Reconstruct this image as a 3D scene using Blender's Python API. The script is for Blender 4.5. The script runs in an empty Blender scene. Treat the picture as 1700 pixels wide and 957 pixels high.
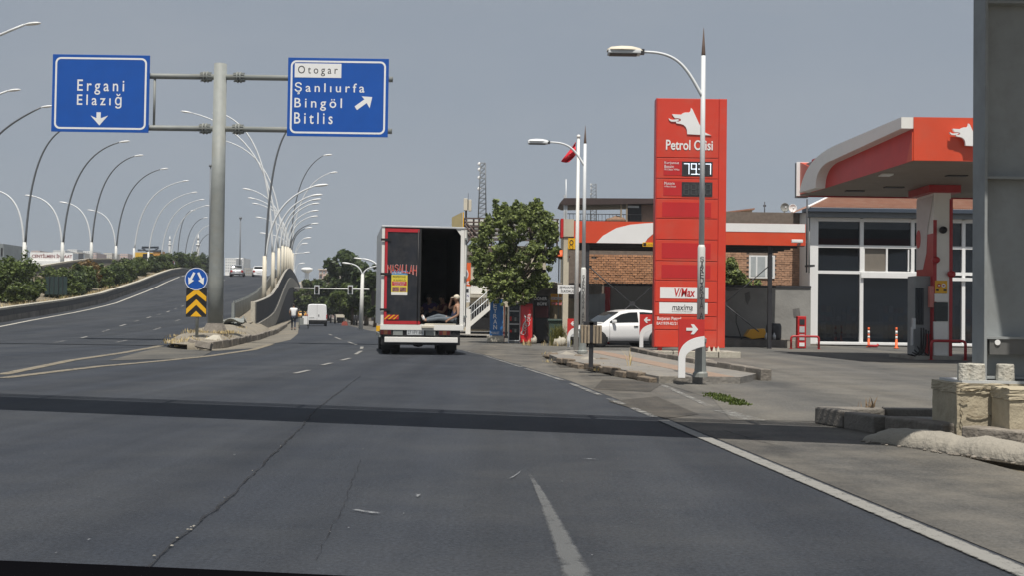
import bpy, math, random
import numpy as np
from mathutils import Vector, Matrix
random.seed(7)
RNG = np.random.default_rng(7)
S = bpy.context.scene
COL = S.collection
pi = math.pi

# ------------------------------------------------------------------ camera
F = 1900.0                      # focal length in photo pixels (photo is 1700 wide)
PITCH, ROLL, EYE = 0.02447, 0.014, 1.2
_f = Vector((0, math.cos(PITCH), math.sin(PITCH)))
_u0 = Vector((0, -math.sin(PITCH), math.cos(PITCH)))
_r0 = Vector((1, 0, 0))
_u = _u0 * math.cos(ROLL) - _r0 * math.sin(ROLL)
_r = _r0 * math.cos(ROLL) + _u0 * math.sin(ROLL)
cam_d = bpy.data.cameras.new('camera')
cam = bpy.data.objects.new('camera', cam_d)
COL.objects.link(cam)
M = Matrix((_r, _u, -_f)).transposed().to_4x4()
M.translation = (0, 0, EYE)
cam.matrix_world = M
cam_d.sensor_fit = 'HORIZONTAL'
cam_d.sensor_width = 36
cam_d.lens = 36 * F / 1700
cam_d.clip_start = 0.05
cam_d.clip_end = 6000
S.camera = cam

# ------------------------------------------------------------------ light
SUN_EL, SUN_AZ = math.radians(67), math.radians(2)      # the sun stands high behind the camera
world = bpy.data.worlds.new('World')
S.world = world
world.use_nodes = True
nt = world.node_tree
bg = nt.nodes['Background']
sky = nt.nodes.new('ShaderNodeTexSky')
sky.sky_type = 'NISHITA'
sky.sun_disc = False
sky.sun_elevation = SUN_EL
sky.sun_rotation = math.radians(180) - SUN_AZ
sky.altitude = 600
sky.air_density = 1.0
sky.dust_density = 2.5
sky.ozone_density = 1.5
hs = nt.nodes.new('ShaderNodeHueSaturation')
hs.inputs['Saturation'].default_value = 0.62
hs.inputs['Value'].default_value = 1.0
nt.links.new(sky.outputs[0], hs.inputs['Color'])
hz = nt.nodes.new('ShaderNodeMixRGB')            # dusty air: an even veil over the clear sky
hz.inputs[0].default_value = 0.86
hz.inputs[2].default_value = (2.9, 3.3, 3.85, 1)
nt.links.new(hs.outputs[0], hz.inputs[1])
wtc = nt.nodes.new('ShaderNodeTexCoord'); wmp = nt.nodes.new('ShaderNodeMapping'); wmp.inputs['Scale'].default_value = (2.2, 2.2, 7.0); wmp.inputs['Rotation'].default_value = (0.1, 0.25, 0)
wnz = nt.nodes.new('ShaderNodeTexNoise'); wnz.inputs['Scale'].default_value = 1.6; wnz.inputs['Detail'].default_value = 7; wnz.inputs['Roughness'].default_value = 0.55
wrp = nt.nodes.new('ShaderNodeMapRange'); wrp.inputs['From Min'].default_value = 0.42; wrp.inputs['From Max'].default_value = 0.78; wrp.inputs['To Max'].default_value = 0.3
wcl = nt.nodes.new('ShaderNodeMixRGB'); wcl.inputs[2].default_value = (3.9, 4.1, 4.4, 1)     # thin high cloud veils
nt.links.new(wtc.outputs['Generated'], wmp.inputs[0]); nt.links.new(wmp.outputs[0], wnz.inputs['Vector']); nt.links.new(wnz.outputs['Fac'], wrp.inputs['Value'])
nt.links.new(wrp.outputs[0], wcl.inputs[0]); nt.links.new(hz.outputs[0], wcl.inputs[1])
nt.links.new(wcl.outputs[0], bg.inputs['Color'])
bg.inputs['Strength'].default_value = 0.094
sun_d = bpy.data.lights.new('sun', 'SUN')
sun_d.energy = 4.7
sun_d.angle = math.radians(0.5)
sun_d.color = (1.0, 0.95, 0.87)
sun = bpy.data.objects.new('sun', sun_d)
COL.objects.link(sun)
to_sun = Vector((math.sin(SUN_AZ) * math.cos(SUN_EL), -math.cos(SUN_AZ) * math.cos(SUN_EL), math.sin(SUN_EL)))
sun.rotation_euler = to_sun.to_track_quat('Z', 'Y').to_euler()
sun.location = (0, -30, 60)
S.view_settings.view_transform = 'Standard'
S.view_settings.look = 'None'
S.view_settings.exposure = 0.12
S.view_settings.gamma = 1.0
S.render.engine = 'CYCLES'
S.cycles.max_bounces = 6
S.cycles.use_denoising = True

# ------------------------------------------------------------------ helpers
def P(px, py, d):
    """point at forward distance d that the photograph shows at (px, py)"""
    ray = _f + _r * ((px - 850) / F) + _u * ((478.5 - py) / F)
    k = d / ray.y
    return Vector((ray.x * k, d, EYE + ray.z * k))

def G(px, py, z=0.0):
    ray = _f + _r * ((px - 850) / F) + _u * ((478.5 - py) / F)
    k = (z - EYE) / ray.z
    return Vector((ray.x * k, ray.y * k, z))

def lerp(a, b, t):
    return a + (b - a) * t

def interp(x, tab):
    return float(np.interp(x, [t[0] for t in tab], [t[1] for t in tab]))

ORG = {}

def put(o, parent=None, loc=None):
    COL.objects.link(o)
    if parent is not None:
        o.parent = parent
        ORG[o.name] = ORG[parent.name]
    return o

def thing(name, label, cat, loc=(0, 0, 0), rz=0.0, group=None):
    o = bpy.data.objects.new(name, None)
    o.empty_display_size = 0.3
    COL.objects.link(o)
    o.location = loc
    o.rotation_euler = (0, 0, rz)
    ORG[o.name] = Vector(loc)
    o['label'] = label
    o['category'] = cat
    if group: o['group'] = group
    return o

def tag(o, label, cat, group=None):
    o['label'] = label
    o['category'] = cat
    if group: o['group'] = group
    return o

def copy_tree(o, parent=None):
    c = o.copy()
    COL.objects.link(c)
    if parent is not None: c.parent = parent
    ORG[c.name] = ORG[o.name]
    for ch in list(o.children):
        copy_tree(ch, c)
    return c

_TXT = {}
def text_geo(body, bold=0.0, space=1.0):
    key = (body, bold, space)
    if key in _TXT: return _TXT[key]
    cu = bpy.data.curves.new('lettering', 'FONT')
    cu.body = body; cu.size = 1.0; cu.offset = bold; cu.space_character = space
    cu.resolution_u = 3
    cu.fill_mode = 'FRONT'
    ob = bpy.data.objects.new('lettering', cu)
    me = bpy.data.meshes.new_from_object(ob)
    v = np.array([x.co[:] for x in me.vertices])
    f = [tuple(p.vertices) for p in me.polygons]
    bpy.data.objects.remove(ob); bpy.data.curves.remove(cu); bpy.data.meshes.remove(me)
    v[:, 0] -= v[:, 0].min(); v[:, 1] -= v[:, 1].min()
    v[:, 0] /= v[:, 0].max(); v[:, 1] /= v[:, 1].max()
    _TXT[key] = (v, f)
    return _TXT[key]

class MB:
    def __init__(self):
        self.v, self.f, self.m, self.s = [], [], [], []
    def add(self, verts, faces, mi=0, sm=False):
        b = len(self.v)
        self.v += [tuple(p) for p in verts]
        for f in faces:
            self.f.append(tuple(b + i for i in f)); self.m.append(mi); self.s.append(sm)
        return self
    def box(self, a, b, mi=0, rz=0.0, piv=None):
        x0, y0, z0 = a; x1, y1, z1 = b
        if x0 > x1: x0, x1 = x1, x0
        if y0 > y1: y0, y1 = y1, y0
        if z0 > z1: z0, z1 = z1, z0
        vs = [Vector(p) for p in [(x0,y0,z0),(x1,y0,z0),(x1,y1,z0),(x0,y1,z0),(x0,y0,z1),(x1,y0,z1),(x1,y1,z1),(x0,y1,z1)]]
        if rz:
            c = Vector(piv) if piv else Vector(((x0+x1)/2, (y0+y1)/2, 0))
            R = Matrix.Rotation(rz, 3, 'Z')
            vs = [R @ (p - c) + c for p in vs]
        return self.add(vs, [(0,3,2,1),(4,5,6,7),(0,1,5,4),(1,2,6,5),(2,3,7,6),(3,0,4,7)], mi)
    def prism(self, poly, axis, a, b, mi=0):
        n = len(poly)
        ar = sum(poly[i][0]*poly[(i+1)%n][1]-poly[(i+1)%n][0]*poly[i][1] for i in range(n))
        if ar < 0: poly = list(reversed(poly))
        def mk(p, t):
            if axis == 'y': return (p[0], t, p[1])
            if axis == 'x': return (t, p[0], p[1])
            return (p[0], p[1], t)
        vs = [mk(p, a) for p in poly] + [mk(p, b) for p in poly]
        flip = (axis == 'y') ^ (b < a)
        fs = []
        for i in range(n):
            j = (i + 1) % n
            q = (i, j, n + j, n + i)
            fs.append(q[::-1] if flip else q)
        bot = tuple(range(n)); top = tuple(range(n, 2*n))
        fs.append(bot if flip else bot[::-1]); fs.append(top[::-1] if flip else top)
        return self.add(vs, fs, mi)
    def tube(self, pts, r, n=8, mi=0, caps=True, sm=True):
        pts = [Vector(p) for p in pts]
        rs = r if isinstance(r, (list, tuple)) else [r] * len(pts)
        vs = []; fs = []
        up = None
        for i, p in enumerate(pts):
            t = (pts[min(i+1, len(pts)-1)] - pts[max(i-1, 0)])
            if t.length < 1e-9: t = Vector((0,0,1))
            t.normalize()
            if up is None:
                up = t.orthogonal().normalized()
            up = (up - t * up.dot(t))
            if up.length < 1e-6: up = t.orthogonal()
            up.normalize()
            w = t.cross(up)
            for k in range(n):
                a = 2*pi*k/n
                vs.append(p + (up*math.cos(a) + w*math.sin(a)) * rs[i])
        for i in range(len(pts)-1):
            for k in range(n):
                k2 = (k+1) % n
                fs.append((i*n+k, i*n+k2, (i+1)*n+k2, (i+1)*n+k))
        self.add(vs, fs, mi, sm)
        if caps:
            b = len(self.v) - len(vs)
            self.f.append(tuple(b+k for k in range(n))[::-1]); self.m.append(mi); self.s.append(False)
            e = b + (len(pts)-1)*n
            self.f.append(tuple(e+k for k in range(n))); self.m.append(mi); self.s.append(False)
        return self
    def lathe(self, prof, c=(0,0,0), n=16, mi=0, axis='z', sm=True):
        vs = []; fs = []
        for r, z in prof:
            for k in range(n):
                a = 2*pi*k/n
                x, y = r*math.cos(a), r*math.sin(a)
                if axis == 'z': q = (c[0]+x, c[1]+y, c[2]+z)
                elif axis == 'y': q = (c[0]+x, c[1]+z, c[2]-y)
                else: q = (c[0]+z, c[1]+x, c[2]+y)
                vs.append(q)
        L = len(prof)
        for i in range(L-1):
            for k in range(n):
                k2 = (k+1) % n
                fs.append((i*n+k, i*n+k2, (i+1)*n+k2, (i+1)*n+k))
        fs.append(tuple(range(n))[::-1]); fs.append(tuple((L-1)*n+k for k in range(n)))
        return self.add(vs, fs, mi, sm)
    def ball(self, c, r, nu=10, nv=7, mi=0):
        if not isinstance(r, (tuple, list)): r = (r, r, r)
        vs = []; fs = []
        for j in range(nv+1):
            t = pi*j/nv
            for i in range(nu):
                a = 2*pi*i/nu
                vs.append((c[0]+r[0]*math.sin(t)*math.cos(a), c[1]+r[1]*math.sin(t)*math.sin(a), c[2]-r[2]*math.cos(t)))
        for j in range(nv):
            for i in range(nu):
                i2 = (i+1) % nu
                fs.append((j*nu+i, j*nu+i2, (j+1)*nu+i2, (j+1)*nu+i))
        return self.add(vs, fs, mi, True)
    def quad(self, a, b, c, d, mi=0):
        return self.add([a,b,c,d], [(0,1,2,3)], mi)
    def text(self, body, x0, z0, x1, z1, y, mi=0, bold=0.0, space=1.0, fn=None):
        """lettering in the xz plane facing -y"""
        v, f = text_geo(body, bold, space)
        if fn is None: pts = [(x0 + (x1-x0)*p[0], y, z0 + (z1-z0)*p[1]) for p in v]
        else: pts = [fn(p[0], p[1]) for p in v]
        return self.add(pts, f, mi)
    def xf(self, Mx):
        self.v = [tuple(Mx @ Vector(p)) for p in self.v]
        return self
    def build(self, name, mats, parent=None, world=False, bevel=0.0, loc=None, smooth=None):
        me = bpy.data.meshes.new(name)
        vs = self.v
        if parent is not None and world:
            o0 = ORG[parent.name]
            vs = [(p[0]-o0.x, p[1]-o0.y, p[2]-o0.z) for p in vs]
        me.from_pydata(vs, [], self.f)
        if not isinstance(mats, (list, tuple)): mats = [mats]
        for m in mats: me.materials.append(m)
        if len(mats) > 1: me.polygons.foreach_set('material_index', self.m)
        me.polygons.foreach_set('use_smooth', self.s if smooth is None else [smooth]*len(self.f))
        me.update()
        o = bpy.data.objects.new(name, me)
        put(o, parent)
        if parent is None: ORG[o.name] = Vector((0,0,0))
        if loc is not None: o.location = loc
        if bevel:
            b = o.modifiers.new('bevel', 'BEVEL'); b.width = bevel; b.segments = 2; b.limit_method = 'ANGLE'
            b.angle_limit = math.radians(40)
        return o

def letters(body, x0, z0, x1, z1, y, m, parent, bold=0.0, space=1.0):
    """large sign lettering, one mesh per letter"""
    v, f = text_geo(body, bold, space)
    par = list(range(len(v)))
    def find(i):
        while par[i] != i: par[i] = par[par[i]]; i = par[i]
        return i
    for q in f:
        for i in q[1:]: par[find(i)] = find(q[0])
    isl = {}
    for q in f: isl.setdefault(find(q[0]), []).append(q)
    parts = []
    for fs in isl.values():
        xs = [v[i][0] for q in fs for i in q]; parts.append([min(xs), max(xs), fs])
    parts.sort(key=lambda t: t[0]); out = []
    for a, b, fs in parts:
        if out and a < out[-1][1] - 0.3*min(b-a, out[-1][1]-out[-1][0]): out[-1][1] = max(out[-1][1], b); out[-1][2] += fs
        else: out.append([a, b, list(fs)])
    for a, b, fs in out:
        idx = sorted({i for q in fs for i in q}); mp = {i: k for k, i in enumerate(idx)}
        q = MB(); q.add([(x0+(x1-x0)*v[i][0], y, z0+(z1-z0)*v[i][1]) for i in idx], [tuple(mp[i] for i in t) for t in fs]); q.build('letter', m, parent)

def structure(o):
    o['kind'] = 'structure'; return o
def stuff(o):
    o['kind'] = 'stuff'; return o

def curve_pts(p0, c, p1, n=12):
    p0, c, p1 = Vector(p0), Vector(c), Vector(p1)
    return [p0*(1-t)**2 + c*2*t*(1-t) + p1*t*t for t in [i/n for i in range(n+1)]]
def bez(p0, a, b, p1, n=14):
    p0, a, b, p1 = Vector(p0), Vector(a), Vector(b), Vector(p1)
    return [p0*(1-t)**3 + a*3*t*(1-t)**2 + b*3*t*t*(1-t) + p1*t**3 for t in [i/n for i in range(n+1)]]

# ------------------------------------------------------------------ materials
def mat(name, col, rough=0.6, var=0.12, scale=2.0, metal=0.0, bump=0.0, bscale=30.0, dirt=None, spec=0.5, coat=0.0, island=0.0, stretch=None):
    m = bpy.data.materials.new(name)
    m.use_nodes = True
    t = m.node_tree; N = t.nodes; L = t.links
    b = N['Principled BSDF']
    b.inputs['Roughness'].default_value = rough
    b.inputs['Metallic'].default_value = metal
    b.inputs['Specular IOR Level'].default_value = spec
    b.inputs['Coat Weight'].default_value = coat
    tc = N.new('ShaderNodeTexCoord')
    src = tc.outputs['Object']
    if stretch:
        mp = N.new('ShaderNodeMapping'); mp.inputs['Scale'].default_value = stretch
        L.new(src, mp.inputs['Vector']); src = mp.outputs[0]
    n1 = N.new('ShaderNodeTexNoise'); n1.inputs['Scale'].default_value = scale; n1.inputs['Detail'].default_value = 6; n1.inputs['Roughness'].default_value = 0.65
    L.new(src, n1.inputs['Vector'])
    rp = N.new('ShaderNodeValToRGB')
    rp.color_ramp.elements[0].position = 0.3; rp.color_ramp.elements[1].position = 0.7
    c0 = [max(0, c*(1-var)) for c in col]; c1 = [min(1, c*(1+var)) for c in col]
    rp.color_ramp.elements[0].color = (*c0, 1); rp.color_ramp.elements[1].color = (*c1, 1)
    L.new(n1.outputs['Fac'], rp.inputs[0])
    out = rp.outputs[0]
    if dirt:
        dc, amt, ds = dirt
        n2 = N.new('ShaderNodeTexNoise'); n2.inputs['Scale'].default_value = ds; n2.inputs['Detail'].default_value = 8; n2.inputs['Roughness'].default_value = 0.7
        L.new(tc.outputs['Object'], n2.inputs['Vector'])
        r2 = N.new('ShaderNodeValToRGB'); r2.color_ramp.elements[0].position = 0.48; r2.color_ramp.elements[1].position = 0.72
        r2.color_ramp.elements[0].color = (0,0,0,1); r2.color_ramp.elements[1].color = (amt,amt,amt,1)
        L.new(n2.outputs['Fac'], r2.inputs[0])
        mx = N.new('ShaderNodeMixRGB'); mx.inputs[2].default_value = (*dc, 1)
        L.new(r2.outputs[0], mx.inputs[0]); L.new(out, mx.inputs[1]); out = mx.outputs[0]
    if island:
        g = N.new('ShaderNodeNewGeometry')
        mr = N.new('ShaderNodeMapRange'); mr.inputs['To Min'].default_value = 1-island; mr.inputs['To Max'].default_value = 1+island
        L.new(g.outputs['Random Per Island'], mr.inputs['Value'])
        mm = N.new('ShaderNodeMixRGB'); mm.blend_type = 'MULTIPLY'; mm.inputs[0].default_value = 1
        L.new(out, mm.inputs[1]); L.new(mr.outputs[0], mm.inputs[2]); out = mm.outputs[0]
    L.new(out, b.inputs['Base Color'])
    if bump:
        n3 = N.new('ShaderNodeTexNoise'); n3.inputs['Scale'].default_value = bscale; n3.inputs['Detail'].default_value = 5
        L.new(src, n3.inputs['Vector'])
        bp = N.new('ShaderNodeBump'); bp.inputs['Strength'].default_value = bump; bp.inputs['Distance'].default_value = 0.05
        L.new(n3.outputs['Fac'], bp.inputs['Height']); L.new(bp.outputs[0], b.inputs['Normal'])
    return m

def vary(m, amt):
    """each object of this material gets its own slightly different tone"""
    t = m.node_tree; b = t.nodes['Principled BSDF']; src = b.inputs['Base Color'].links[0].from_socket
    oi = t.nodes.new('ShaderNodeObjectInfo'); mr = t.nodes.new('ShaderNodeMapRange'); mr.inputs['To Min'].default_value = 1-amt; mr.inputs['To Max'].default_value = 1+amt
    t.links.new(oi.outputs['Random'], mr.inputs['Value'])
    x = t.nodes.new('ShaderNodeMixRGB'); x.blend_type = 'MULTIPLY'; x.inputs[0].default_value = 1
    t.links.new(src, x.inputs[1]); t.links.new(mr.outputs[0], x.inputs[2]); t.links.new(x.outputs[0], b.inputs['Base Color'])
    return m

def leaf_mat(name, col, var=0.35, hue=(1.15, 1.0, 0.6)):
    m = bpy.data.materials.new(name); m.use_nodes = True
    t = m.node_tree; N = t.nodes; L = t.links
    b = N['Principled BSDF']; b.inputs['Roughness'].default_value = 0.5
    b.inputs['Specular IOR Level'].default_value = 0.35
    g = N.new('ShaderNodeNewGeometry')
    rp = N.new('ShaderNodeValToRGB')
    rp.color_ramp.elements[0].color = (*[c*(1-var) for c in col], 1)
    rp.color_ramp.elements[1].color = (*[min(1, c*(1+var)*h) for c, h in zip(col, hue)], 1)
    L.new(g.outputs['Random Per Island'], rp.inputs[0])
    L.new(rp.outputs[0], b.inputs['Base Color'])
    tr = N.new('ShaderNodeBsdfTranslucent'); L.new(rp.outputs[0], tr.inputs['Color'])
    mx = N.new('ShaderNodeMixShader'); mx.inputs[0].default_value = 0.33
    L.new(b.outputs[0], mx.inputs[1]); L.new(tr.outputs[0], mx.inputs[2])
    L.new(mx.outputs[0], N['Material Output'].inputs['Surface'])
    return m

def asphalt_mat(name, dark, light, dust, dust_amt, heading=0.085, streak=0.35):
    m = bpy.data.materials.new(name); m.use_nodes = True
    t = m.node_tree; N = t.nodes; L = t.links
    b = N['Principled BSDF']; b.inputs['Roughness'].default_value = 0.85; b.inputs['Specular IOR Level'].default_value = 0.3
    tc = N.new('ShaderNodeTexCoord')
    def noise(scale, detail=6, vec=None, rough=0.6):
        n = N.new('ShaderNodeTexNoise'); n.inputs['Scale'].default_value = scale; n.inputs['Detail'].default_value = detail
        n.inputs['Roughness'].default_value = rough
        L.new(vec or tc.outputs['Object'], n.inputs['Vector']); return n.outputs['Fac']
    def ramp(src, p0, p1, c0, c1):
        r = N.new('ShaderNodeValToRGB'); r.color_ramp.elements[0].position = p0; r.color_ramp.elements[1].position = p1
        r.color_ramp.elements[0].color = (*c0, 1); r.color_ramp.elements[1].color = (*c1, 1)
        L.new(src, r.inputs[0]); return r.outputs[0]
    def mix(f, a, c, mode='MIX'):
        x = N.new('ShaderNodeMixRGB'); x.blend_type = mode
        if isinstance(f, float): x.inputs[0].default_value = f
        else: L.new(f, x.inputs[0])
        L.new(a, x.inputs[1])
        if isinstance(c, tuple): x.inputs[2].default_value = (*c, 1)
        else: L.new(c, x.inputs[2])
        return x.outputs[0]
    mp = N.new('ShaderNodeMapping'); mp.inputs['Rotation'].default_value = (0, 0, -heading); mp.inputs['Scale'].default_value = (1.3, 0.035, 1)
    L.new(tc.outputs['Object'], mp.inputs['Vector'])
    base = ramp(noise(0.35, 8), 0.3, 0.7, dark, light)
    st = ramp(noise(1.0, 5, mp.outputs[0]), 0.35, 0.7, (1-streak,)*3, (1+streak*0.6,)*3)
    base = mix(1.0, base, st, 'MULTIPLY')
    sp = ramp(noise(38, 4, rough=0.85), 0.36, 0.66, (0.62,)*3, (1.45,)*3)
    base = mix(1.0, base, sp, 'MULTIPLY')
    sp2 = ramp(noise(16, 4, rough=0.8), 0.6, 0.72, (0,)*3, (0.5,)*3)
    base = mix(sp2, base, tuple(c*1.5 for c in light))
    du = ramp(noise(0.9, 9, rough=0.72), 0.42, 0.72, (0,)*3, (dust_amt,)*3)
    base = mix(du, base, dust)
    mp2 = N.new('ShaderNodeMapping'); mp2.inputs['Rotation'].default_value = (0, 0, -heading); mp2.inputs['Scale'].default_value = (0.55, 0.02, 1)
    L.new(tc.outputs['Object'], mp2.inputs['Vector'])
    tr_ = ramp(noise(1.0, 3, mp2.outputs[0], 0.4), 0.4, 0.62, (1.12, 1.1, 1.07), (0.86, 0.88, 0.92))
    base = mix(1.0, base, tr_, 'MULTIPLY')
    sc_ = ramp(noise(3.2, 10, rough=0.85), 0.66, 0.74, (0,)*3, (0.35,)*3)
    base = mix(sc_, base, tuple(c*0.55 for c in dark))
    L.new(base, b.inputs['Base Color'])
    bp = N.new('ShaderNodeBump'); bp.inputs['Strength'].default_value = 0.5; bp.inputs['Distance'].default_value = 0.012
    L.new(noise(70, 3), bp.inputs['Height']); L.new(bp.outputs[0], b.inputs['Normal'])
    return m

def worn_paint(name, col, wear=0.5, scale=9.0, amax=1.0):
    """paint that is see-through where it is worn; the 'edge' attribute fades the borders"""
    m = bpy.data.materials.new(name); m.use_nodes = True
    t = m.node_tree; N = t.nodes; L = t.links
    b = N['Principled BSDF']; b.inputs['Roughness'].default_value = 0.85
    tc = N.new('ShaderNodeTexCoord')
    at = N.new('ShaderNodeAttribute'); at.attribute_name = 'edge'
    def nz(s, d):
        n = N.new('ShaderNodeTexNoise'); n.inputs['Scale'].default_value = s; n.inputs['Detail'].default_value = d; n.inputs['Roughness'].default_value = 0.75
        L.new(tc.outputs['Object'], n.inputs['Vector']); return n.outputs['Fac']
    def ma(op, x, y):
        k = N.new('ShaderNodeMath'); k.operation = op
        for i, q in enumerate((x, y)):
            if isinstance(q, (int, float)): k.inputs[i].default_value = q
            else: L.new(q, k.inputs[i])
        return k.outputs[0]
    n = ma('ADD', ma('MULTIPLY', nz(scale, 6), 0.6), ma('MULTIPLY', nz(scale*7, 4), 0.4))
    v = ma('MULTIPLY', at.outputs['Fac'], ma('SUBTRACT', 1.0 + (0.5-wear)*1.2, ma('MULTIPLY', ma('SUBTRACT', n, 0.5), 4.0)))
    r = N.new('ShaderNodeMapRange'); r.interpolation_type = 'SMOOTHSTEP'
    r.inputs['From Min'].default_value = 0.25; r.inputs['From Max'].default_value = 0.95; r.inputs['To Max'].default_value = amax
    L.new(v, r.inputs['Value'])
    b.inputs['Base Color'].default_value = (*col, 1)
    tr = N.new('ShaderNodeBsdfTransparent'); x = N.new('ShaderNodeMixShader')
    L.new(r.outputs[0], x.inputs[0]); L.new(tr.outputs[0], x.inputs[1]); L.new(b.outputs[0], x.inputs[2])
    L.new(x.outputs[0], N['Material Output'].inputs['Surface'])
    return m

def glass_mat(name, tint=(0.009, 0.012, 0.018), rough=0.06, see=0.0):
    m = mat(name, tint, rough=rough, var=0.6, scale=0.5, spec=0.35)
    if see:
        t = m.node_tree; N = t.nodes; L = t.links
        N['Principled BSDF'].inputs['Specular IOR Level'].default_value = 1.0
        tr = N.new('ShaderNodeBsdfTransparent'); tr.inputs['Color'].default_value = (0.5, 0.54, 0.58, 1)
        mx = N.new('ShaderNodeMixShader'); mx.inputs[0].default_value = see
        L.new(N['Principled BSDF'].outputs[0], mx.inputs[1]); L.new(tr.outputs[0], mx.inputs[2])
        L.new(mx.outputs[0], N['Material Output'].inputs['Surface'])
    return m

def glow_mat(name, col, strength):
    m = bpy.data.materials.new(name); m.use_nodes = True
    b = m.node_tree.nodes['Principled BSDF']
    b.inputs['Base Color'].default_value = (*col, 1); b.inputs['Emission Color'].default_value = (*col, 1)
    b.inputs['Emission Strength'].default_value = strength
    return m

M_asph = asphalt_mat('asphalt', (0.027, 0.032, 0.041), (0.042, 0.047, 0.057), (0.1, 0.1, 0.095), 0.2, 0.085, 0.24)
M_ramp = asphalt_mat('ramp_asphalt', (0.025, 0.03, 0.038), (0.04, 0.044, 0.053), (0.1, 0.1, 0.095), 0.18, 0.2, 0.25)
M_shoulder = asphalt_mat('dusty_asphalt', (0.07, 0.067, 0.062), (0.115, 0.11, 0.1), (0.24, 0.215, 0.175), 0.6)
M_fore = asphalt_mat('forecourt_concrete', (0.085, 0.083, 0.078), (0.135, 0.13, 0.118), (0.2, 0.185, 0.155), 0.45, 1.45, 0.22)
M_dust = asphalt_mat('dusty_edge', (0.13, 0.12, 0.1), (0.2, 0.18, 0.145), (0.26, 0.23, 0.18), 0.5, 0.1, 0.2)
M_nose = asphalt_mat('dusty_nose', (0.06, 0.06, 0.058), (0.1, 0.096, 0.086), (0.2, 0.18, 0.145), 0.45, 0.1, 0.2)
M_earth = mat('dry_earth', (0.2, 0.17, 0.125), 0.95, 0.3, 0.6, bump=0.6, bscale=8, dirt=((0.3, 0.25, 0.16), 0.7, 1.5))
M_grassdry = mat('dry_grass', (0.42, 0.33, 0.17), 0.9, 0.2, 8, island=0.35)
M_hill = mat('hill', (0.22, 0.2, 0.16), 0.95, 0.3, 0.02)
M_conc = mat('concrete', (0.33, 0.31, 0.27), 0.9, 0.2, 1.5, bump=0.35, bscale=25, dirt=((0.15, 0.13, 0.1), 0.7, 1.2))
M_concpale = mat('pale_concrete', (0.45, 0.42, 0.35), 0.9, 0.18, 2, bump=0.4, bscale=30, dirt=((0.24, 0.2, 0.15), 0.7, 2.2))
M_concdark = mat('stained_concrete', (0.2, 0.18, 0.155), 0.9, 0.3, 1.2, bump=0.4, bscale=14, dirt=((0.07, 0.062, 0.055), 0.8, 0.8))
M_mortar = mat('mortar', (0.31, 0.285, 0.24), 0.95, 0.15, 3, bump=0.45, bscale=22, dirt=((0.2, 0.18, 0.15), 0.6, 3))
M_kerb = mat('kerb_concrete', (0.225, 0.2, 0.17), 0.9, 0.25, 3, bump=0.5, bscale=20, dirt=((0.11, 0.095, 0.075), 0.85, 2.2))
vary(M_kerb, 0.22)
M_tile = mat('pavement_tiles', (0.2, 0.188, 0.17), 0.9, 0.2, 5, bump=0.4, bscale=20, dirt=((0.3, 0.26, 0.2), 0.6, 1.2))
M_tileor = mat('orange_tiles', (0.27, 0.19, 0.14), 0.9, 0.2, 5, bump=0.3, bscale=20, dirt=((0.3, 0.25, 0.2), 0.6, 1.5))
M_white = mat('white_paint', (0.78, 0.77, 0.73), 0.45, 0.06, 2, dirt=((0.5, 0.46, 0.4), 0.35, 2.0))
M_whitecl = mat('clean_white', (0.8, 0.8, 0.79), 0.4, 0.03, 2)
M_cream = mat('cream_paint', (0.64, 0.59, 0.48), 0.6, 0.1, 1.5, dirt=((0.42, 0.36, 0.27), 0.4, 1.5))
M_galv = mat('galvanised_steel', (0.225, 0.24, 0.23), 0.6, 0.14, 2.5, metal=0.0, dirt=((0.27, 0.25, 0.2), 0.5, 1.2))
M_galvlt = mat('bright_galvanised', (0.55, 0.57, 0.58), 0.45, 0.1, 2.5, metal=0.3)
M_steelgr = mat('grey_steel_paint', (0.24, 0.26, 0.265), 0.55, 0.15, 1.2, bump=0.08, bscale=6, dirt=((0.13, 0.13, 0.12), 0.5, 1.0))
M_dark = mat('dark_metal', (0.03, 0.03, 0.034), 0.5, 0.3, 3)
M_black = mat('black_plastic', (0.012, 0.012, 0.013), 0.5, 0.3, 3)
M_rubber = mat('rubber', (0.018, 0.018, 0.018), 0.8, 0.3, 8, bump=0.2)
M_blue = mat('sign_blue', (0.003, 0.078, 0.38), 0.4, 0.07, 1.5)
M_bluedk = mat('sign_blue_edge', (0.01, 0.05, 0.25), 0.5, 0.1, 1.5)
M_red = mat('totem_red', (0.62, 0.05, 0.025), 0.38, 0.06, 1.2, dirt=((0.5, 0.13, 0.09), 0.5, 0.9), coat=0.08)
M_redbox = mat('deep_red', (0.5, 0.018, 0.02), 0.45, 0.06, 2)
M_redor = mat('canopy_red', (0.64, 0.07, 0.025), 0.42, 0.07, 0.8, dirt=((0.5, 0.12, 0.07), 0.45, 0.7), coat=0.08)
M_signred = mat('sign_red', (0.55, 0.035, 0.03), 0.45, 0.08, 2)
M_guard = mat('guard_red', (0.4, 0.02, 0.025), 0.4, 0.12, 4)
M_yellow = mat('sign_yellow', (0.78, 0.42, 0.012), 0.45, 0.06, 3)
M_orange = mat('orange_sign', (0.78, 0.12, 0.02), 0.5, 0.06, 3)
M_glass = glass_mat('dark_window_glass')
M_shopglass = glass_mat('shop_glass', (0.008, 0.011, 0.016), 0.03, 0.5)
M_carglass = glass_mat('car_glass', (0.015, 0.018, 0.02), 0.04)
M_cargloss = mat('white_car_paint', (0.78, 0.78, 0.78), 0.3, 0.03, 1, coat=0.5)
M_silver = mat('silver_car_paint', (0.42, 0.43, 0.44), 0.3, 0.04, 1, metal=0.4, coat=0.4)
M_taxi = mat('taxi_yellow', (0.72, 0.36, 0.01), 0.35, 0.05, 1, coat=0.4)
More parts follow.
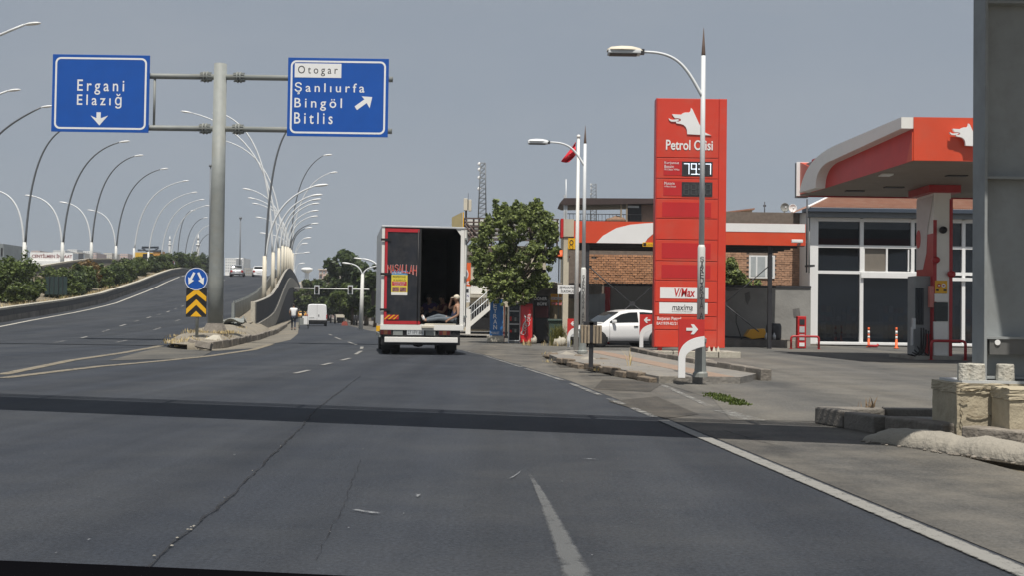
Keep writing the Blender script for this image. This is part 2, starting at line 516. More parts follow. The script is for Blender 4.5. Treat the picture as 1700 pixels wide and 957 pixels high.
M_rim = mat('alloy_rim', (0.42, 0.42, 0.43), 0.35, 0.1, 5, metal=0.7)
M_taill = mat('tail_lamp_red', (0.32, 0.012, 0.012), 0.2, 0.2, 10)
M_brick = mat('hollow_brick', (0.47, 0.235, 0.125), 0.9, 0.22, 3.5, bump=0.4, bscale=30, dirt=((0.3, 0.2, 0.14), 0.5, 3))
M_mortarj = mat('mortar_joint', (0.17, 0.135, 0.11), 0.95, 0.2, 6)
M_plaster = mat('grey_plaster', (0.27, 0.265, 0.25), 0.9, 0.12, 0.9, bump=0.2, bscale=10, dirt=((0.17, 0.165, 0.155), 0.6, 0.8))
M_plasterlt = mat('cream_plaster', (0.5, 0.45, 0.35), 0.9, 0.12, 1, dirt=((0.35, 0.3, 0.23), 0.5, 0.8))
M_wood = mat('weathered_wood', (0.3, 0.24, 0.17), 0.8, 0.3, 6, stretch=(6, 6, 0.6), bump=0.3)
M_bark = mat('bark', (0.1, 0.078, 0.055), 0.95, 0.35, 5, bump=0.8, bscale=14)
M_leaf = leaf_mat('mulberry_leaf', (0.15, 0.205, 0.08), 0.65, (1.12, 1.0, 0.75))
M_leafdk = leaf_mat('dark_leaf', (0.052, 0.084, 0.038), 0.5)
M_leafmid = leaf_mat('shrub_leaf', (0.08, 0.12, 0.045), 0.55)
M_leafdry = leaf_mat('dry_leaf', (0.15, 0.105, 0.05), 0.4)
M_grass = leaf_mat('green_weed', (0.075, 0.115, 0.03), 0.4)
M_roofbr = mat('brown_roof_sheet', (0.28, 0.135, 0.085), 0.65, 0.12, 1.2, dirt=((0.42, 0.33, 0.26), 0.4, 2))
M_navy = mat('navy_gutter', (0.045, 0.06, 0.085), 0.5, 0.1, 2)
M_soffit = mat('canopy_soffit', (0.235, 0.2, 0.165), 0.6, 0.12, 0.8, dirt=((0.2, 0.17, 0.14), 0.5, 0.9))
M_paint = worn_paint('road_line', (0.235, 0.23, 0.215), 0.5, 11.0)
M_paintfaint = worn_paint('faded_road_line', (0.26, 0.255, 0.24), 0.85, 5.0)
M_paintyel = worn_paint('dusty_line', (0.26, 0.225, 0.165), 0.6, 3.0, 0.8)
M_paintbr = worn_paint('bright_edge_line', (0.42, 0.4, 0.35), 0.45)
M_sealer = worn_paint('crack', (0.014, 0.014, 0.016), 0.62, 14.0, 0.7)
M_tarp = mat('white_tarp', (0.72, 0.71, 0.68), 0.7, 0.08, 2, bump=0.3, bscale=4)
M_tarpbr = mat('tan_tarp', (0.36, 0.3, 0.2), 0.8, 0.2, 1.5, bump=0.4, bscale=5, dirt=((0.22, 0.19, 0.14), 0.6, 1.2))
M_skin = mat('skin', (0.33, 0.19, 0.125), 0.55, 0.08, 8)
M_hair = mat('dark_hair', (0.015, 0.012, 0.01), 0.7, 0.3, 30)
M_shirt = mat('white_cotton', (0.72, 0.72, 0.72), 0.85, 0.06, 6, bump=0.3, bscale=8)
M_jeans = mat('dark_denim', (0.028, 0.035, 0.055), 0.85, 0.25, 10)
M_greyblue = mat('grey_blue_denim', (0.1, 0.12, 0.14), 0.85, 0.2, 10)
M_navycl = mat('navy_cotton', (0.02, 0.025, 0.06), 0.85, 0.2, 8)
M_purple = mat('purple_cotton', (0.06, 0.03, 0.12), 0.85, 0.2, 8)
# ================================================================== THE SETTING
ZR = [(0, 0), (38, 0.0), (46, 0.08), (54, 0.38), (60, 0.6), (75, 1.1), (89, 1.7), (112, 3.2), (129, 4.5), (145, 5.6), (160, 6.35), (180, 6.9), (200, 7.3), (260, 7.9), (400, 8.4), (700, 9)]
def zr(d): return interp(d, ZR)
def XL(d): return -24.2 - 0.2*(d-54)             # left edge of the ramp carriageway
def XG(d): return -15 - 0.181*(d-62)             # guard rail
def XW(d): return -13.5 - 0.177*(d-60)           # parapet wall
XR_T = [(-30, 5.6), (5.5, 2.46), (13.1, 1.8), (21.5, 0.96), (34.7, -0.91), (60, -5.7), (80.6, -10.1), (126, -18.7), (200, -33), (300, -54), (450, -86), (700, -140)]
def XR(d): return interp(d, XR_T)
XI_T = [(35.3, -9.5), (37.6, -9.34), (42.9, -10.05), (48.8, -10.75), (64.4, -13.15), (94.2, -18.5), (130, -25.0), (200, -37.5), (300, -55.4), (450, -84), (700, -136)]
def XI(d): return interp(d, XI_T)                # kerb line of the island and of the wall foot
XIL_T = [(35.3, -9.9), (36.5, -10.9), (38.1, -11.5), (45, -13.0), (55, -14.3), (62, -15.2), (112, -24.2)]
def XIL(d): return interp(d, XIL_T)

def sheet(name, rows, m, smooth=False):
    """rows: list of lists of points, all the same length"""
    mb = MB(); n = len(rows[0])
    vs = [p for r in rows for p in r]
    fs = []
    for i in range(len(rows)-1):
        for k in range(n-1):
            fs.append((i*n+k, i*n+k+1, (i+1)*n+k+1, (i+1)*n+k))
    mb.add(vs, fs, 0, smooth)
    return mb.build(name, m)

structure(sheet('ground', [[(-3000, -200, -0.06), (3000, -200, -0.06)], [(-3000, 5000, -0.06), (3000, 5000, -0.06)]], M_earth))

# main road (it carries the merging ramp lanes too)
ds = [-30, -15, 0, 6, 12, 20, 28, 36, 44, 52, 60] + list(range(70, 200, 10)) + [220, 260, 300, 380, 450, 560, 700]
rows = []
for d in ds:
    xl = (XL(max(d, 30)) - 1.0) if d <= 60 else XW(d) + 0.2
    xr = XR(d) + 0.25 + (0.0 if d < 60 else 1.2)
    rows.append([(lerp(xl, xr, k/6), d, 0) for k in range(7)])
structure(sheet('road', rows, M_asph))

# ramp carriageway, rising to the flyover
rows = []
for d in list(range(39, 60, 3)) + list(range(60, 200, 5)) + [220, 250, 300, 400, 600]:
    xl = XL(d) - 0.95
    xr = XG(d) + 0.9 if d > 62 else XIL(d) + 0.3
    rows.append([(lerp(xl, xr, k/8), d, zr(d) + 0.006) for k in range(9)])
structure(sheet('ramp_road', rows, M_ramp, True))

# planted strip left of the ramp and the far carriageway
rows = []
for d in list(range(30, 200, 8)) + [230, 270, 320, 420, 600]:
    z = zr(d)
    x = XL(d)
    rows.append([(x-1.05, d, z-0.5), (x-1.3, d, z+0.45), (x-4, d, z+0.6), (x-8, d, z+0.9), (x-11.0, d, z+1.2)])
structure(sheet('verge', rows, M_earth, True))
rows = []
for d in list(range(30, 200, 8)) + [230, 270, 320, 420, 600]:
    z = zr(d) + 1.1
    x = XL(d)
    rows.append([(x-11.0, d, z+0.02), (x-22, d, z), (x-30, d, z-0.3), (x-80, d, z-2)])
structure(sheet('far_carriageway', rows, M_ramp, True))

# dusty shoulder to the right of the edge line, forecourt, side street
def poly_sheet(name, pts, m):
    mb = MB(); mb.add(pts, [tuple(range(len(pts)))])
    return mb.build(name, m)
sh = []
for d in [-30, -10, 0, 5.5, 9, 13.1, 17, 21.5, 28, 34.7, 42, 50, 60, 70, 80.6, 100, 126, 160, 200]:
    xo = XR(d) + 0.12
    w = interp(d, [(-30, 3), (6, 2.2), (11, 1.6), (14, 2.0), (21, 1.75), (28, 1.0), (34, 2.6), (46, 4.5), (60, 3.0), (80, 2.2), (126, 2.0), (200, 2)])
    sh.append([(xo, d, 0.004), (xo+w*0.5, d, 0.004), (xo+w, d, 0.004)])
structure(sheet('shoulder', sh, M_shoulder))
fr = [[(2.6, 13.5, 0.008), (6, 13.5, 0.008), (40, 13.5, 0.008)]]
for d in [17, 21, 28, 36, 44, 52, 60, 75]:
    xl = interp(d, [(13, 3.4), (17, 3.0), (21, 2.75), (28, 2.6), (36, 2.4), (44, 0.0), (52, -2.5), (60, -4), (75, -7)])
    fr.append([(xl, d, 0.008), ((xl+40)/3, d, 0.008), (40, d, 0.008)])
structure(sheet('forecourt', fr, M_fore))
pv = []
for d in [60, 70, 80, 95, 110, 130, 160, 200, 260]:
    pv.append([(XR(d)+2.0, d, 0.0), (XR(d)+2.0, d, 0.13), (XR(d)+6, d, 0.13), (XR(d)+9, d, 0.13)])
structure(sheet('pavement', pv, M_tile))
# dusty gutter round the island kerb
ed = []
for d in [34.8, 36.2, 38, 41, 45, 50, 57, 65, 75, 90, 110, 140]:
    w = interp(d, [(34.8, 0.5), (38, 0.9), (50, 1.3), (70, 1.1), (140, 1.0)])
    ed.append([(XI(max(d, 36.5)) - 0.3, d, 0.0065), (XI(max(d, 36.5)) + w, d, 0.0065)])
structure(sheet('dusty_gutter', ed, M_dust))
nose = [G(180, 600), G(330, 596), G(352, 585), G(290, 577), G(262, 578)]
structure(poly_sheet('dusty_nose', [(p.x, p.y, 0.0075) for p in nose], M_nose))

# far land
rows = []
for d in [260, 400, 520, 700, 1100, 2000]:
    r = []
    for k in range(15):
        x = lerp(-1.1, -0.3, k/14) * d
        z = interp(d, [(260, 0), (400, 8), (520, 20), (700, 26), (1100, 24), (2000, 10)])
        z *= interp(k/14, [(0, 1.0), (0.55, 0.98), (0.85, 0.5), (1, 0.0)])
        r.append((x, d, z - 0.1))
    rows.append(r)
structure(sheet('hills', rows, M_hill, True))

# ---------------------------------------------------------------- road markings
def edge_sheet(name, rows, m, cols=(0.0, 0.22, 0.5, 0.78, 1.0), fade_ends=True):
    """strip from pairs of border points, with a soft 'edge' attribute across it"""
    R = [[Vector(a).lerp(Vector(b), c) for c in cols] for a, b in rows]
    o = sheet(name, R, m)
    at = o.data.attributes.new('edge', 'FLOAT', 'POINT')
    vals = []
    for i in range(len(R)):
        e = 0.0 if fade_ends and i in (0, len(R)-1) else 1.0
        vals += [0.0] + [e]*(len(cols)-2) + [0.0]
    at.data.foreach_set('value', vals)
    return structure(o)
def line_pts(pts, w, name, m, z=0.011, zf=None):
    """strip of paint along a polyline on the ground"""
    L_, R_ = [], []
    pts = [Vector(p) for p in pts]
    pts = [pts[0], pts[0].lerp(pts[1], min(.4, .12/max(.01, (pts[1]-pts[0]).length)))] + pts[1:-1] + [pts[-1].lerp(pts[-2], min(.4, .12/max(.01, (pts[-1]-pts[-2]).length))), pts[-1]]
    for i, p in enumerate(pts):
        a = Vector(pts[max(0, i-1)]); b = Vector(pts[min(len(pts)-1, i+1)])
        t = (b - a); t.z = 0; t.normalize()
        nrm = Vector((-t.y, t.x, 0)) * (w*0.56)
        zz = z if zf is None else zf(p[1]) + z
        L_.append((p[0]+nrm.x, p[1]+nrm.y, zz)); R_.append((p[0]-nrm.x, p[1]-nrm.y, zz))
    return edge_sheet(name, list(zip(L_, R_)), m)
line_pts([(XR(d), d, 0) for d in [-5, 0, 3, 5.5, 8, 10, 12.2, 13.4]], 0.16, 'edge_line', M_paint)
for a, b in [(13.7, 15.2), (15.6, 16.8), (17.3, 20.5), (21.2, 26), (26.5, 34), (34.5, 48), (49, 70)]:
    line_pts([(XR(lerp(a, b, t)), lerp(a, b, t), 0) for t in (0, .33, .66, 1)], 0.13, 'edge_line', M_paintfaint)
line_pts([G(1100, 641), G(1150, 664), G(1178, 677)], 0.13, 'edge_line', M_paintfaint)
line_pts([G(1196, 683), G(1260, 702)], 0.3, 'edge_line', M_paintfaint)
for a, b in [((488, 622), (514, 616)), ((534, 608), (551, 604)), ((566, 600), (582, 596)), ((590, 590), (600, 584)), ((600, 581), (601, 577)), ((578, 569), (592, 574)), ((556, 561), (566, 565)), ((546, 556), (551, 558))]:
    line_pts([G(*a), G(*b)], 0.14, 'lane_dash', M_paint)
line_pts([G(0, 630), G(90, 619), G(164, 610), G(255, 602), G(345, 593), G(420, 582), G(450, 573)], 0.3, 'taper_line', M_paintyel)
line_pts([G(0, 624), G(60, 612), G(117, 600), G(205, 587), G(255, 578), G(290, 570.5)], 0.3, 'taper_line', M_paintyel)
line_pts([(XL(d)+0.3, d, 0) for d in list(range(48, 200, 6))], 0.22, 'edge_line', M_paintbr, 0.014, zr)
# ramp lane dashes
def XD(d): return lerp(XL(d)+0.3, XG(d)-0.2, 0.52)
for a in range(40, 160, 5):
    line_pts([(XD(a), a, 0), (XD(a+2), a+2, 0)], 0.15, 'lane_dash', M_paint if a % 10 else M_paintfaint, 0.014, zr)
for a in (41, 52, 61, 73):
    x = XD(a) + 2.0
    line_pts([(x, a, 0), (x-0.4, a+2.4, 0)], 0.16, 'lane_dash', M_paintfaint, 0.014, zr)
# long faded streak down the middle lane, scrapes, cracks
def wedge(pl, pr, name, m, z=0.0115):
    edge_sheet(name, [((a.x, a.y, z), (b.x, b.y, z)) for a, b in zip(pl, pr)], m, (0.0, 0.3, 0.5, 0.7, 1.0))
M_streak = worn_paint('faded_streak', (0.19, 0.195, 0.195), 0.5, 3.0, 0.5)
wedge([G(871, 780), G(884, 812), G(898, 860), G(912, 905), G(926, 970), G(950, 1080), G(990, 1300)], [G(877, 780), G(899, 812), G(930, 860), G(958, 905), G(996, 970), G(1060, 1080), G(1190, 1300)], 'faded_streak', M_streak)
rr = random.Random(5)
def crack(pts, w0, name):
    pl, pr = [], []
    for i in range(len(pts)-1):
        a, b = Vector(pts[i]), Vector(pts[i+1])
        n = max(2, int((b-a).length/0.14))
        for k in range(n):
            p = a.lerp(b, k/n) + Vector((rr.uniform(-.011, .011), 0, 0))
            w = w0*rr.uniform(0.35, 1.2)
            pl.append(p - Vector((w/2, 0, 0))); pr.append(p + Vector((w/2, 0, 0)))
    edge_sheet(name, [((a.x, a.y, 0.0118), (b.x, b.y, 0.0118)) for a, b in zip(pl, pr)], M_sealer)
crack([G(190, 1010), G(225, 962), G(300, 895), G(380, 830), G(445, 765), G(500, 712), G(522, 684), G(560, 655), G(600, 625)], 0.028, 'road_crack')
crack([G(520, 940), G(550, 880), G(575, 830), G(600, 760)], 0.008, 'road_crack')
crack([G(1195, 585+130), G(1260, 735), G(1330, 752)], 0.02, 'road_crack')
rcr = random.Random(31)
cp = [G(225, 962), G(300, 895), G(380, 830), G(445, 765), G(500, 712)]
mb = MB()
for i in range(12):
    k = rcr.randrange(4); q_ = cp[k].lerp(cp[k+1], rcr.random()); r_ = rcr.uniform(.003, .008)
    mb.ball((q_.x + rcr.uniform(-.03, .03), q_.y, .012), (r_*1.4, r_, r_*.6), 6, 4)
stuff(mb.build('road_grit', M_conc))
M_scrape = worn_paint('pale_scrape', (0.34, 0.35, 0.36), 0.7, 26.0, 0.6)
def scrape(pts, ws):
    pl, pr = [], []
    for (px, py), w in zip(pts, ws):
        p = G(px, py); pl.append(p + Vector((0, w, 0))); pr.append(p - Vector((0, w, 0)))
    edge_sheet('pale_scrape', [((a.x, a.y, 0.0122), (b.x, b.y, 0.0122)) for a, b in zip(pl, pr)], M_scrape)
scrape([(572, 849), (595, 851), (618, 855), (650, 857)], [0.005, 0.03, 0.035, 0.004])
scrape([(836, 801), (852, 795), (862, 788), (868, 781)], [0.004, 0.03, 0.04, 0.01])
scrape([(686, 823), (694, 827), (703, 822)], [0.03, 0.07, 0.03])
scrape([(722, 812), (729, 810)], [0.02, 0.05])
scrape([(955, 764), (980, 765), (1002, 766)], [0.006, 0.03, 0.006])
scrape([(776, 641), (797, 641)], [0.06, 0.06])
scrape([(16, 668), (28, 669)], [0.05, 0.05])
scrape([(97, 890), (110, 891)], [0.02, 0.02])
rsp = random.Random(77)
for i in range(16):
    x_, y_ = rsp.uniform(60, 1150), rsp.uniform(740, 930); w_ = rsp.uniform(3, 9)
    scrape([(x_, y_), (x_+w_*.5, y_+rsp.uniform(-1, 1)), (x_+w_, y_+rsp.uniform(-2, 2))], [0.006, rsp.uniform(.01, .03), 0.006])
# dark patches worn into the shoulder
M_patch = asphalt_mat('old_patch', (0.045, 0.043, 0.04), (0.075, 0.07, 0.063), (0.16, 0.14, 0.11), 0.5)
for pts in ([(1000, 632), (1085, 634), (1098, 640), (1080, 652), (985, 648)], [(1010, 668), (1090, 660), (1160, 690), (1105, 697)], [(905, 592), (930, 598), (955, 612), (930, 612)]):
    q = [G(*p) for p in pts]
    structure(poly_sheet('worn_patch', [(p.x, p.y, 0.0085) for p in q], M_patch))

# ---------------------------------------------------------------- the island between road and ramp
def zi(d, t):
    """soil height: t 0 at the ramp side, 1 at the kerb"""
    hump = interp(d, [(35, 0.2), (38, 0.28), (41, 0.5), (46, 0.45), (56, 0.35), (70, 0.4), (140, 0.4)])
    base = interp(d, [(35, 0.0), (56, 0.05), (140, 0.05)]) + zr(d)*(1-t)*(0.0 if d < 45 else 1.0)
    return base + 0.16 + (hump-0.16)*math.sin(pi*min(1, max(0, t)))**0.7
rows = []
ri = random.Random(3)
for d in [35.45, 36, 36.8, 37.6, 38.5, 39.5, 40.5, 41.5, 43, 44.5, 46, 48, 50.5, 53, 56, 59, 61.5]:
    a, b = XIL(d) if d < 62 else XG(d) + 0.2, XI(d) - 0.16
    if d > 62: b = XI(d) - 0.16
    rows.append([(lerp(a, b, t), d, (zi(d, t) if 0 < t < 1 else (0.17 if t == 1 else zi(d, 0))) + (ri.uniform(-.03, .03) if 0 < t < 1 else 0)) for t in [0, .15, .3, .45, .6, .75, .9, 1]])
rows = [[(p[0], p[1], 0.0) for p in rows[0]]] + rows
M_soil = mat('island_soil', (0.22, 0.195, 0.155), 0.95, 0.3, 2.2, bump=0.7, bscale=9, dirt=((0.34, 0.28, 0.18), 0.6, 0.9))
island = structure(sheet('traffic_island', rows, M_soil, True))
ORG[island.name] = Vector((0, 0, 0))
rows = []
for d in [60, 64, 70, 78, 88, 100, 120, 140, 170, 200]:
    rows.append([(lerp(XW(d)-0.05, XI(d)-0.16, t), d, 0.17 + ri.uniform(0, .05)*math.sin(pi*t)) for t in (0, .3, .6, 1)])
structure(sheet('wall_verge', rows, M_soil, True))
rows = []
for d in [58, 62, 66, 72, 80, 90, 100, 112, 125, 140, 160, 180, 200, 240, 300]:
    rows.append([(lerp(XG(d)-0.05, XW(d)-0.05, t), d, zr(d) + 0.12 + ri.uniform(-.04, .04)*math.sin(pi*t)) for t in (0, .3, .6, 1)])
structure(sheet('lamp_strip', rows, M_soil, True))
kb = MB()
kb.box((-0.16, 0.015, 0.0), (0.0, 0.985, 0.26))
kst = kb.build('kerb_stone', M_kerb, island, bevel=0.02)
kme = kst
d = 36.2; first = True
path = []
while d < 100:
    x0 = XI(d); x1 = XI(d + 1.0)
    h = math.atan2(x1-x0, 1.0)
    path.append((x0, d, h)); d += math.cos(h)*1.0
for i, (x, y, h) in enumerate(path):
    o = kst if i == 0 else kst.copy()
    if i: COL.objects.link(o)
    o.location = (x + ri.uniform(-.02, .02), y, ri.uniform(-.02, .015)); o.rotation_euler = (ri.uniform(-.02, .02), ri.uniform(-.04, .04), -h + ri.uniform(-.02, .02))
# stones round the nose
for (px, py, s, rz) in [(338, 582, 0.62, 0.9), (352, 583.5, 0.5, 1.5)]:
    o = kst.copy(); COL.objects.link(o); p = G(px, py)
    o.location = (p.x, p.y, 0); o.rotation_euler = (0.18, 0.2, rz); o.scale = (1.4, s, 0.8)

def rock(mb, c, r, seed, mi=0):
    q = random.Random(seed); n0 = len(mb.v)
    mb.ball((0, 0, 0), 1.0, 9, 6, mi)
    k = [q.uniform(0.75, 1.2) for _ in range(12)]
    for i in range(n0, len(mb.v)):
        x, y, z = mb.v[i]
        s = 1 + 0.18*math.sin(3.1*x*k[0]*3+k[1]*9) + 0.15*math.sin(4.3*y*k[2]*2+k[3]*7) + 0.12*math.sin(5*z*k[4]+k[5])
        z = max(z, -0.6)
        mb.v[i] = (c[0]+x*r[0]*s, c[1]+y*r[1]*s, c[2]+z*r[2]*s)
for i, (px, py, r, lab) in enumerate([(336, 574, (0.25, 0.3, 0.16), 'rough grey stone lying just right of the round sign post foot'),
                                      (354, 578, (0.32, 0.3, 0.2), 'tilted broken kerb block with pale flat top at the island nose'),
                                      (316, 567, (0.22, 0.25, 0.17), 'dark brown stone behind the round sign post on the island')]):
    mb = MB(); p = G(px, py); rock(mb, (0, 0, 0.1), r, i+4)
    o = mb.build('stone', M_concpale if i == 1 else M_concdark); o.location = (p.x, p.y, 0.1)
    tag(o, lab, 'stone')

def grass_tufts(name, spots, m, n=26, h=0.35, seed=1, spread=0.3):
    q = random.Random(seed); mb = MB()
    for (x, y, z) in spots:
        for k in range(n):
            a = q.uniform(0, 2*pi); r = q.uniform(0, spread)
            bx, by = x + r*math.cos(a), y + r*math.sin(a)
            hh = h*q.uniform(0.4, 1.2); ln = q.uniform(0.1, 0.6)*hh; b = q.uniform(0, 2*pi)
            w = 0.012*q.uniform(0.7, 1.5); c = b + pi/2
            wx, wy = w*math.cos(c), w*math.sin(c)
            tx, ty = bx + ln*math.cos(b), by + ln*math.sin(b)
            mx_, my_ = bx + 0.3*ln*math.cos(b), by + 0.3*ln*math.sin(b)
            mb.add([(bx-wx, by-wy, z), (bx+wx, by+wy, z), (mx_+wx*.7, my_+wy*.7, z+hh*.6), (mx_-wx*.7, my_-wy*.7, z+hh*.6), (tx, ty, z+hh)], [(0, 1, 2, 3), (3, 2, 4)])
    return stuff(mb.build(name, m))
sp = []
for k in range(34):
    d = ri.choice([ri.uniform(36, 39), ri.uniform(39, 43), ri.uniform(40, 60)])
    t = ri.uniform(0.05, 0.97)
    a, b = XIL(d), XI(d) - 0.2
    sp.append((lerp(a, b, t), d, zi(d, t)-0.03))
for k in range(20):
    p = G(ri.uniform(288, 345), ri.uniform(570, 580)); sp.append((p.x, p.y, 0.05))
for k in range(26):
    a = ri.uniform(0, 6.28); sp.append((-10.6+0.5*math.cos(a), 41+0.5*math.sin(a), 0.42))
grass_tufts('dry_weeds', sp, M_grassdry, 16, 0.12, 3, 0.4)

# ---------------------------------------------------------------- parapet wall beside the ramp
ZT = [(60, 1.68), (70, 1.95), (80, 2.25), (89, 2.62), (100, 3.35), (112, 4.36), (129, 5.7), (145, 6.75), (160, 7.45), (180, 8.0), (200, 8.35), (240, 8.9), (300, 9.2), (400, 9.4)]
def zt(d): return interp(d, ZT)
def smooth_list(a, b, n): return [lerp(a, b, i/n) for i in range(n+1)]
pw = thing('parapet_wall', 'sweeping concrete parapet and retaining wall rising beside the flyover ramp', 'wall', (XW(60), 60, 0))
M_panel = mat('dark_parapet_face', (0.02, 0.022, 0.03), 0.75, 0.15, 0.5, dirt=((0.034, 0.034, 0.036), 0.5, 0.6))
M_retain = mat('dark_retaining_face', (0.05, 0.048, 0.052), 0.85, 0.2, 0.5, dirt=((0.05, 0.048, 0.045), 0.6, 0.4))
def wall_piece(name, off0, off1, lo, hi, m, d0, d1, n):
    mb = MB(); rows = []
    for d in smooth_list(d0, d1, n):
        x = XW(d); rows.append([(x+off0, d, lo(d)), (x+off1, d, lo(d)), (x+off1, d, hi(d)), (x+off0, d, hi(d))])
    vs = [p for r in rows for p in r]; fs = []
    for i in range(len(rows)-1):
        for k in range(4):
            k2 = (k+1) % 4
            fs.append((i*4+k, (i+1)*4+k, (i+1)*4+k2, i*4+k2))
    fs.append((0, 1, 2, 3)); e = (len(rows)-1)*4; fs.append((e+3, e+2, e+1, e))
    mb.add(vs, fs); return mb.build(name, m, pw, world=True)
def h_panel(d): return interp(d, [(60, 1.1), (90, 1.4), (129, 1.35), (160, 1.3), (400, 1.2)])
def h_band(d): return interp(d, [(60, 0.35), (75, 0.9), (90, 1.2), (129, 1.3), (160, 1.4), (400, 1.3)])
segs = list(range(60, 200, 10)) + [200, 230, 270, 330, 400]
for a, b in zip(segs[:-1], segs[1:]):
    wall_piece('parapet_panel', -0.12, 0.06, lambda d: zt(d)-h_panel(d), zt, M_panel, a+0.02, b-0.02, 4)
for a, b in zip(segs[:-1], segs[1:]):
    wall_piece('edge_beam', -0.1, 0.22, lambda d: max(0.15, zt(d)-h_panel(d)-h_band(d)), lambda d: zt(d)-h_panel(d), M_conc, a+0.02, b-0.02, 4)
    wall_piece('coping', -0.14, 0.09, zt, lambda d: zt(d)+0.04, M_conc, a+0.02, b-0.02, 4)
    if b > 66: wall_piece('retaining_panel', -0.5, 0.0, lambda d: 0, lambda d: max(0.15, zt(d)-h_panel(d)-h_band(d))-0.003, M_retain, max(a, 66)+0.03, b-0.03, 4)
mb = MB(); mb.box((XW(60)-0.12, 59.7, 0.2), (XW(60)+0.12, 59.99, 1.75)); mb.build('end_post', M_concpale, pw, world=True, bevel=0.02)
# solid dark block, its tone standing in for a shaded opening at the crest
mb = MB(); mb.box((XW(206)-0.2, 205.8, 0), (XW(206)+0.5, 207, 5.2)); mb.build('shade_block', M_retain, pw, world=True)

# ---------------------------------------------------------------- guard rail with damaged end
M_rail = mat('rail_sheet_grey', (0.4, 0.4, 0.36), 0.8, 0.15, 1.5, dirt=((0.2, 0.18, 0.15), 0.5, 1.0))
gr = thing('guard_rail', 'grey ribbed guard rail running up the right side of the ramp', 'guard rail', (XG(62), 62, 0))
for i, d in enumerate(np.arange(62, 150, 4.0)):
    d = float(d)
    z0, z1 = zr(d)+0.45, zr(d+4)+0.45
    x0, x1 = XG(d), XG(d+4)
    mb = MB(); n = 24; vs = []
    for k in range(n+1):
        t = k/n; x = lerp(x0, x1, t) + (0.0, 0.035, 0.035, 0.0)[k % 4]; zz = lerp(z0, z1, t)
        vs += [(x, d + 0.01 + 3.98*t, zz - 0.42), (x, d + 0.01 + 3.98*t, zz + 0.58)]
    mb.add(vs, [(2*k, 2*k+1, 2*k+3, 2*k+2) for k in range(n)])
    o = mb.build('rail_sheet', M_rail, gr, world=True); m_ = o.modifiers.new('s', 'SOLIDIFY'); m_.thickness = 0.012
for i, d in enumerate(np.arange(62, 150, 2.0)):
    d = float(d); mb = MB(); mb.box((XG(d)-0.08, d-0.06, zr(d)-0.1), (XG(d)-0.01, d+0.06, zr(d)+1.12)); mb.build('post', M_galv, gr, world=True)
dm = thing('crumpled_rail', 'crumpled grey guard rail end sheet folded down behind the sign mast', 'guard rail', (-13.4, 52, 0.3))
rc = random.Random(11)
for k in range(3):
    mb = MB(); rows = []
    for i in range(9):
        t = i/8
        c = P(lerp(367, 406, t), lerp(546, 531, t) + 9*math.sin(t*pi)*(k-1)*0.4, 52 + k*0.5)
        c.z += k*0.10 + 0.1*math.sin(t*5+k)
        for j in range(5):
            rows.append((c.x + 0.03*math.sin(j*2), c.y + (j-2)*0.16, c.z + 0.09*math.sin(j*1.6+t*4+k) - 0.1*k*t))
    mb.add(rows, [(i*5+j, i*5+j+1, i*5+j+6, i*5+j+5) for i in range(8) for j in range(4)])
    o = mb.build('bent_sheet', M_galv, dm, world=True); m_ = o.modifiers.new('s', 'SOLIDIFY'); m_.thickness = 0.03
mb = MB(); q = P(388, 522, 52.5); mb.box((q.x-0.08, 52.4, 0.4), (q.x+0.05, 52.6, q.z+0.5)); mb.box((q.x-0.5, 52.3, 0.1), (q.x-0.38, 52.5, 0.75)); mb.build('post', M_galv, dm, world=True)

# ---------------------------------------------------------------- left parapet of the ramp
lp = thing('ramp_barrier', 'stained low concrete barrier with dark rail along the left edge of the ramp', 'barrier', (XL(60), 60, 0))
lsegs = [30, 36, 42, 48, 54, 60, 66, 72, 78, 84, 90, 97, 104, 112, 120, 130, 140, 150, 160, 172, 185, 200, 230, 280]
def hb(d): return interp(d, [(30, 0.72), (57, 0.72), (110, 0.9), (165, 1.0), (300, 1.0)])
for a, b in zip(lsegs[:-1], lsegs[1:]):
    for nm, o0, o1, lo, hi, m in [('concrete_base', -1.0, -0.62, -0.35, 0.42, M_concdark), ('rail_face', -0.92, -0.7, 0.42, 0.86, M_dark), ('cap', -1.05, -0.64, 0.86, 1.0, M_concpale)]:
        mb = MB(); vs = []
        nseg = 3
        for i in range(nseg+1):
            d = lerp(a+0.02, b-0.02, i/nseg); x = XL(d); z = zr(d); H = hb(d)
            vs += [(x+o0, d, z+lo*H), (x+o1, d, z+lo*H), (x+o1, d, z+hi*H), (x+o0, d, z+hi*H)]
        fs = [(i*4+k, (i+1)*4+k, (i+1)*4+(k+1) % 4, i*4+(k+1) % 4) for i in range(nseg) for k in range(4)] + [(0, 1, 2, 3), (nseg*4+3, nseg*4+2, nseg*4+1, nseg*4)]
        mb.add(vs, fs); mb.build(nm, m, lp, world=True)
fb = thing('far_barrier', 'long dark barrier of the opposite carriageway seen above the hedge', 'barrier', (XL(110)-11, 110, zr(110)))
for a, b in zip(lsegs[8:-1], lsegs[9:]):
    for nm, o0, o1, lo, hi, m in [('concrete_base', -11.5, -11, 0.6, 1.5, M_conc), ('rail_face', -11.4, -11.1, 1.5, 2.0, M_dark), ('cap', -11.5, -11.05, 2.0, 2.18, M_concpale)]:
        mb = MB(); vs = []
        for i in range(4):
            d = lerp(a, b, i/3); x = XL(d); z = zr(d)
            vs += [(x+o0, d, z+lo), (x+o1, d, z+lo), (x+o1, d, z+hi), (x+o0, d, z+hi)]
        mb.add(vs, [(i*4+k, (i+1)*4+k, (i+1)*4+(k+1) % 4, i*4+(k+1) % 4) for i in range(3) for k in range(4)])
        mb.build(nm, m, fb, world=True)

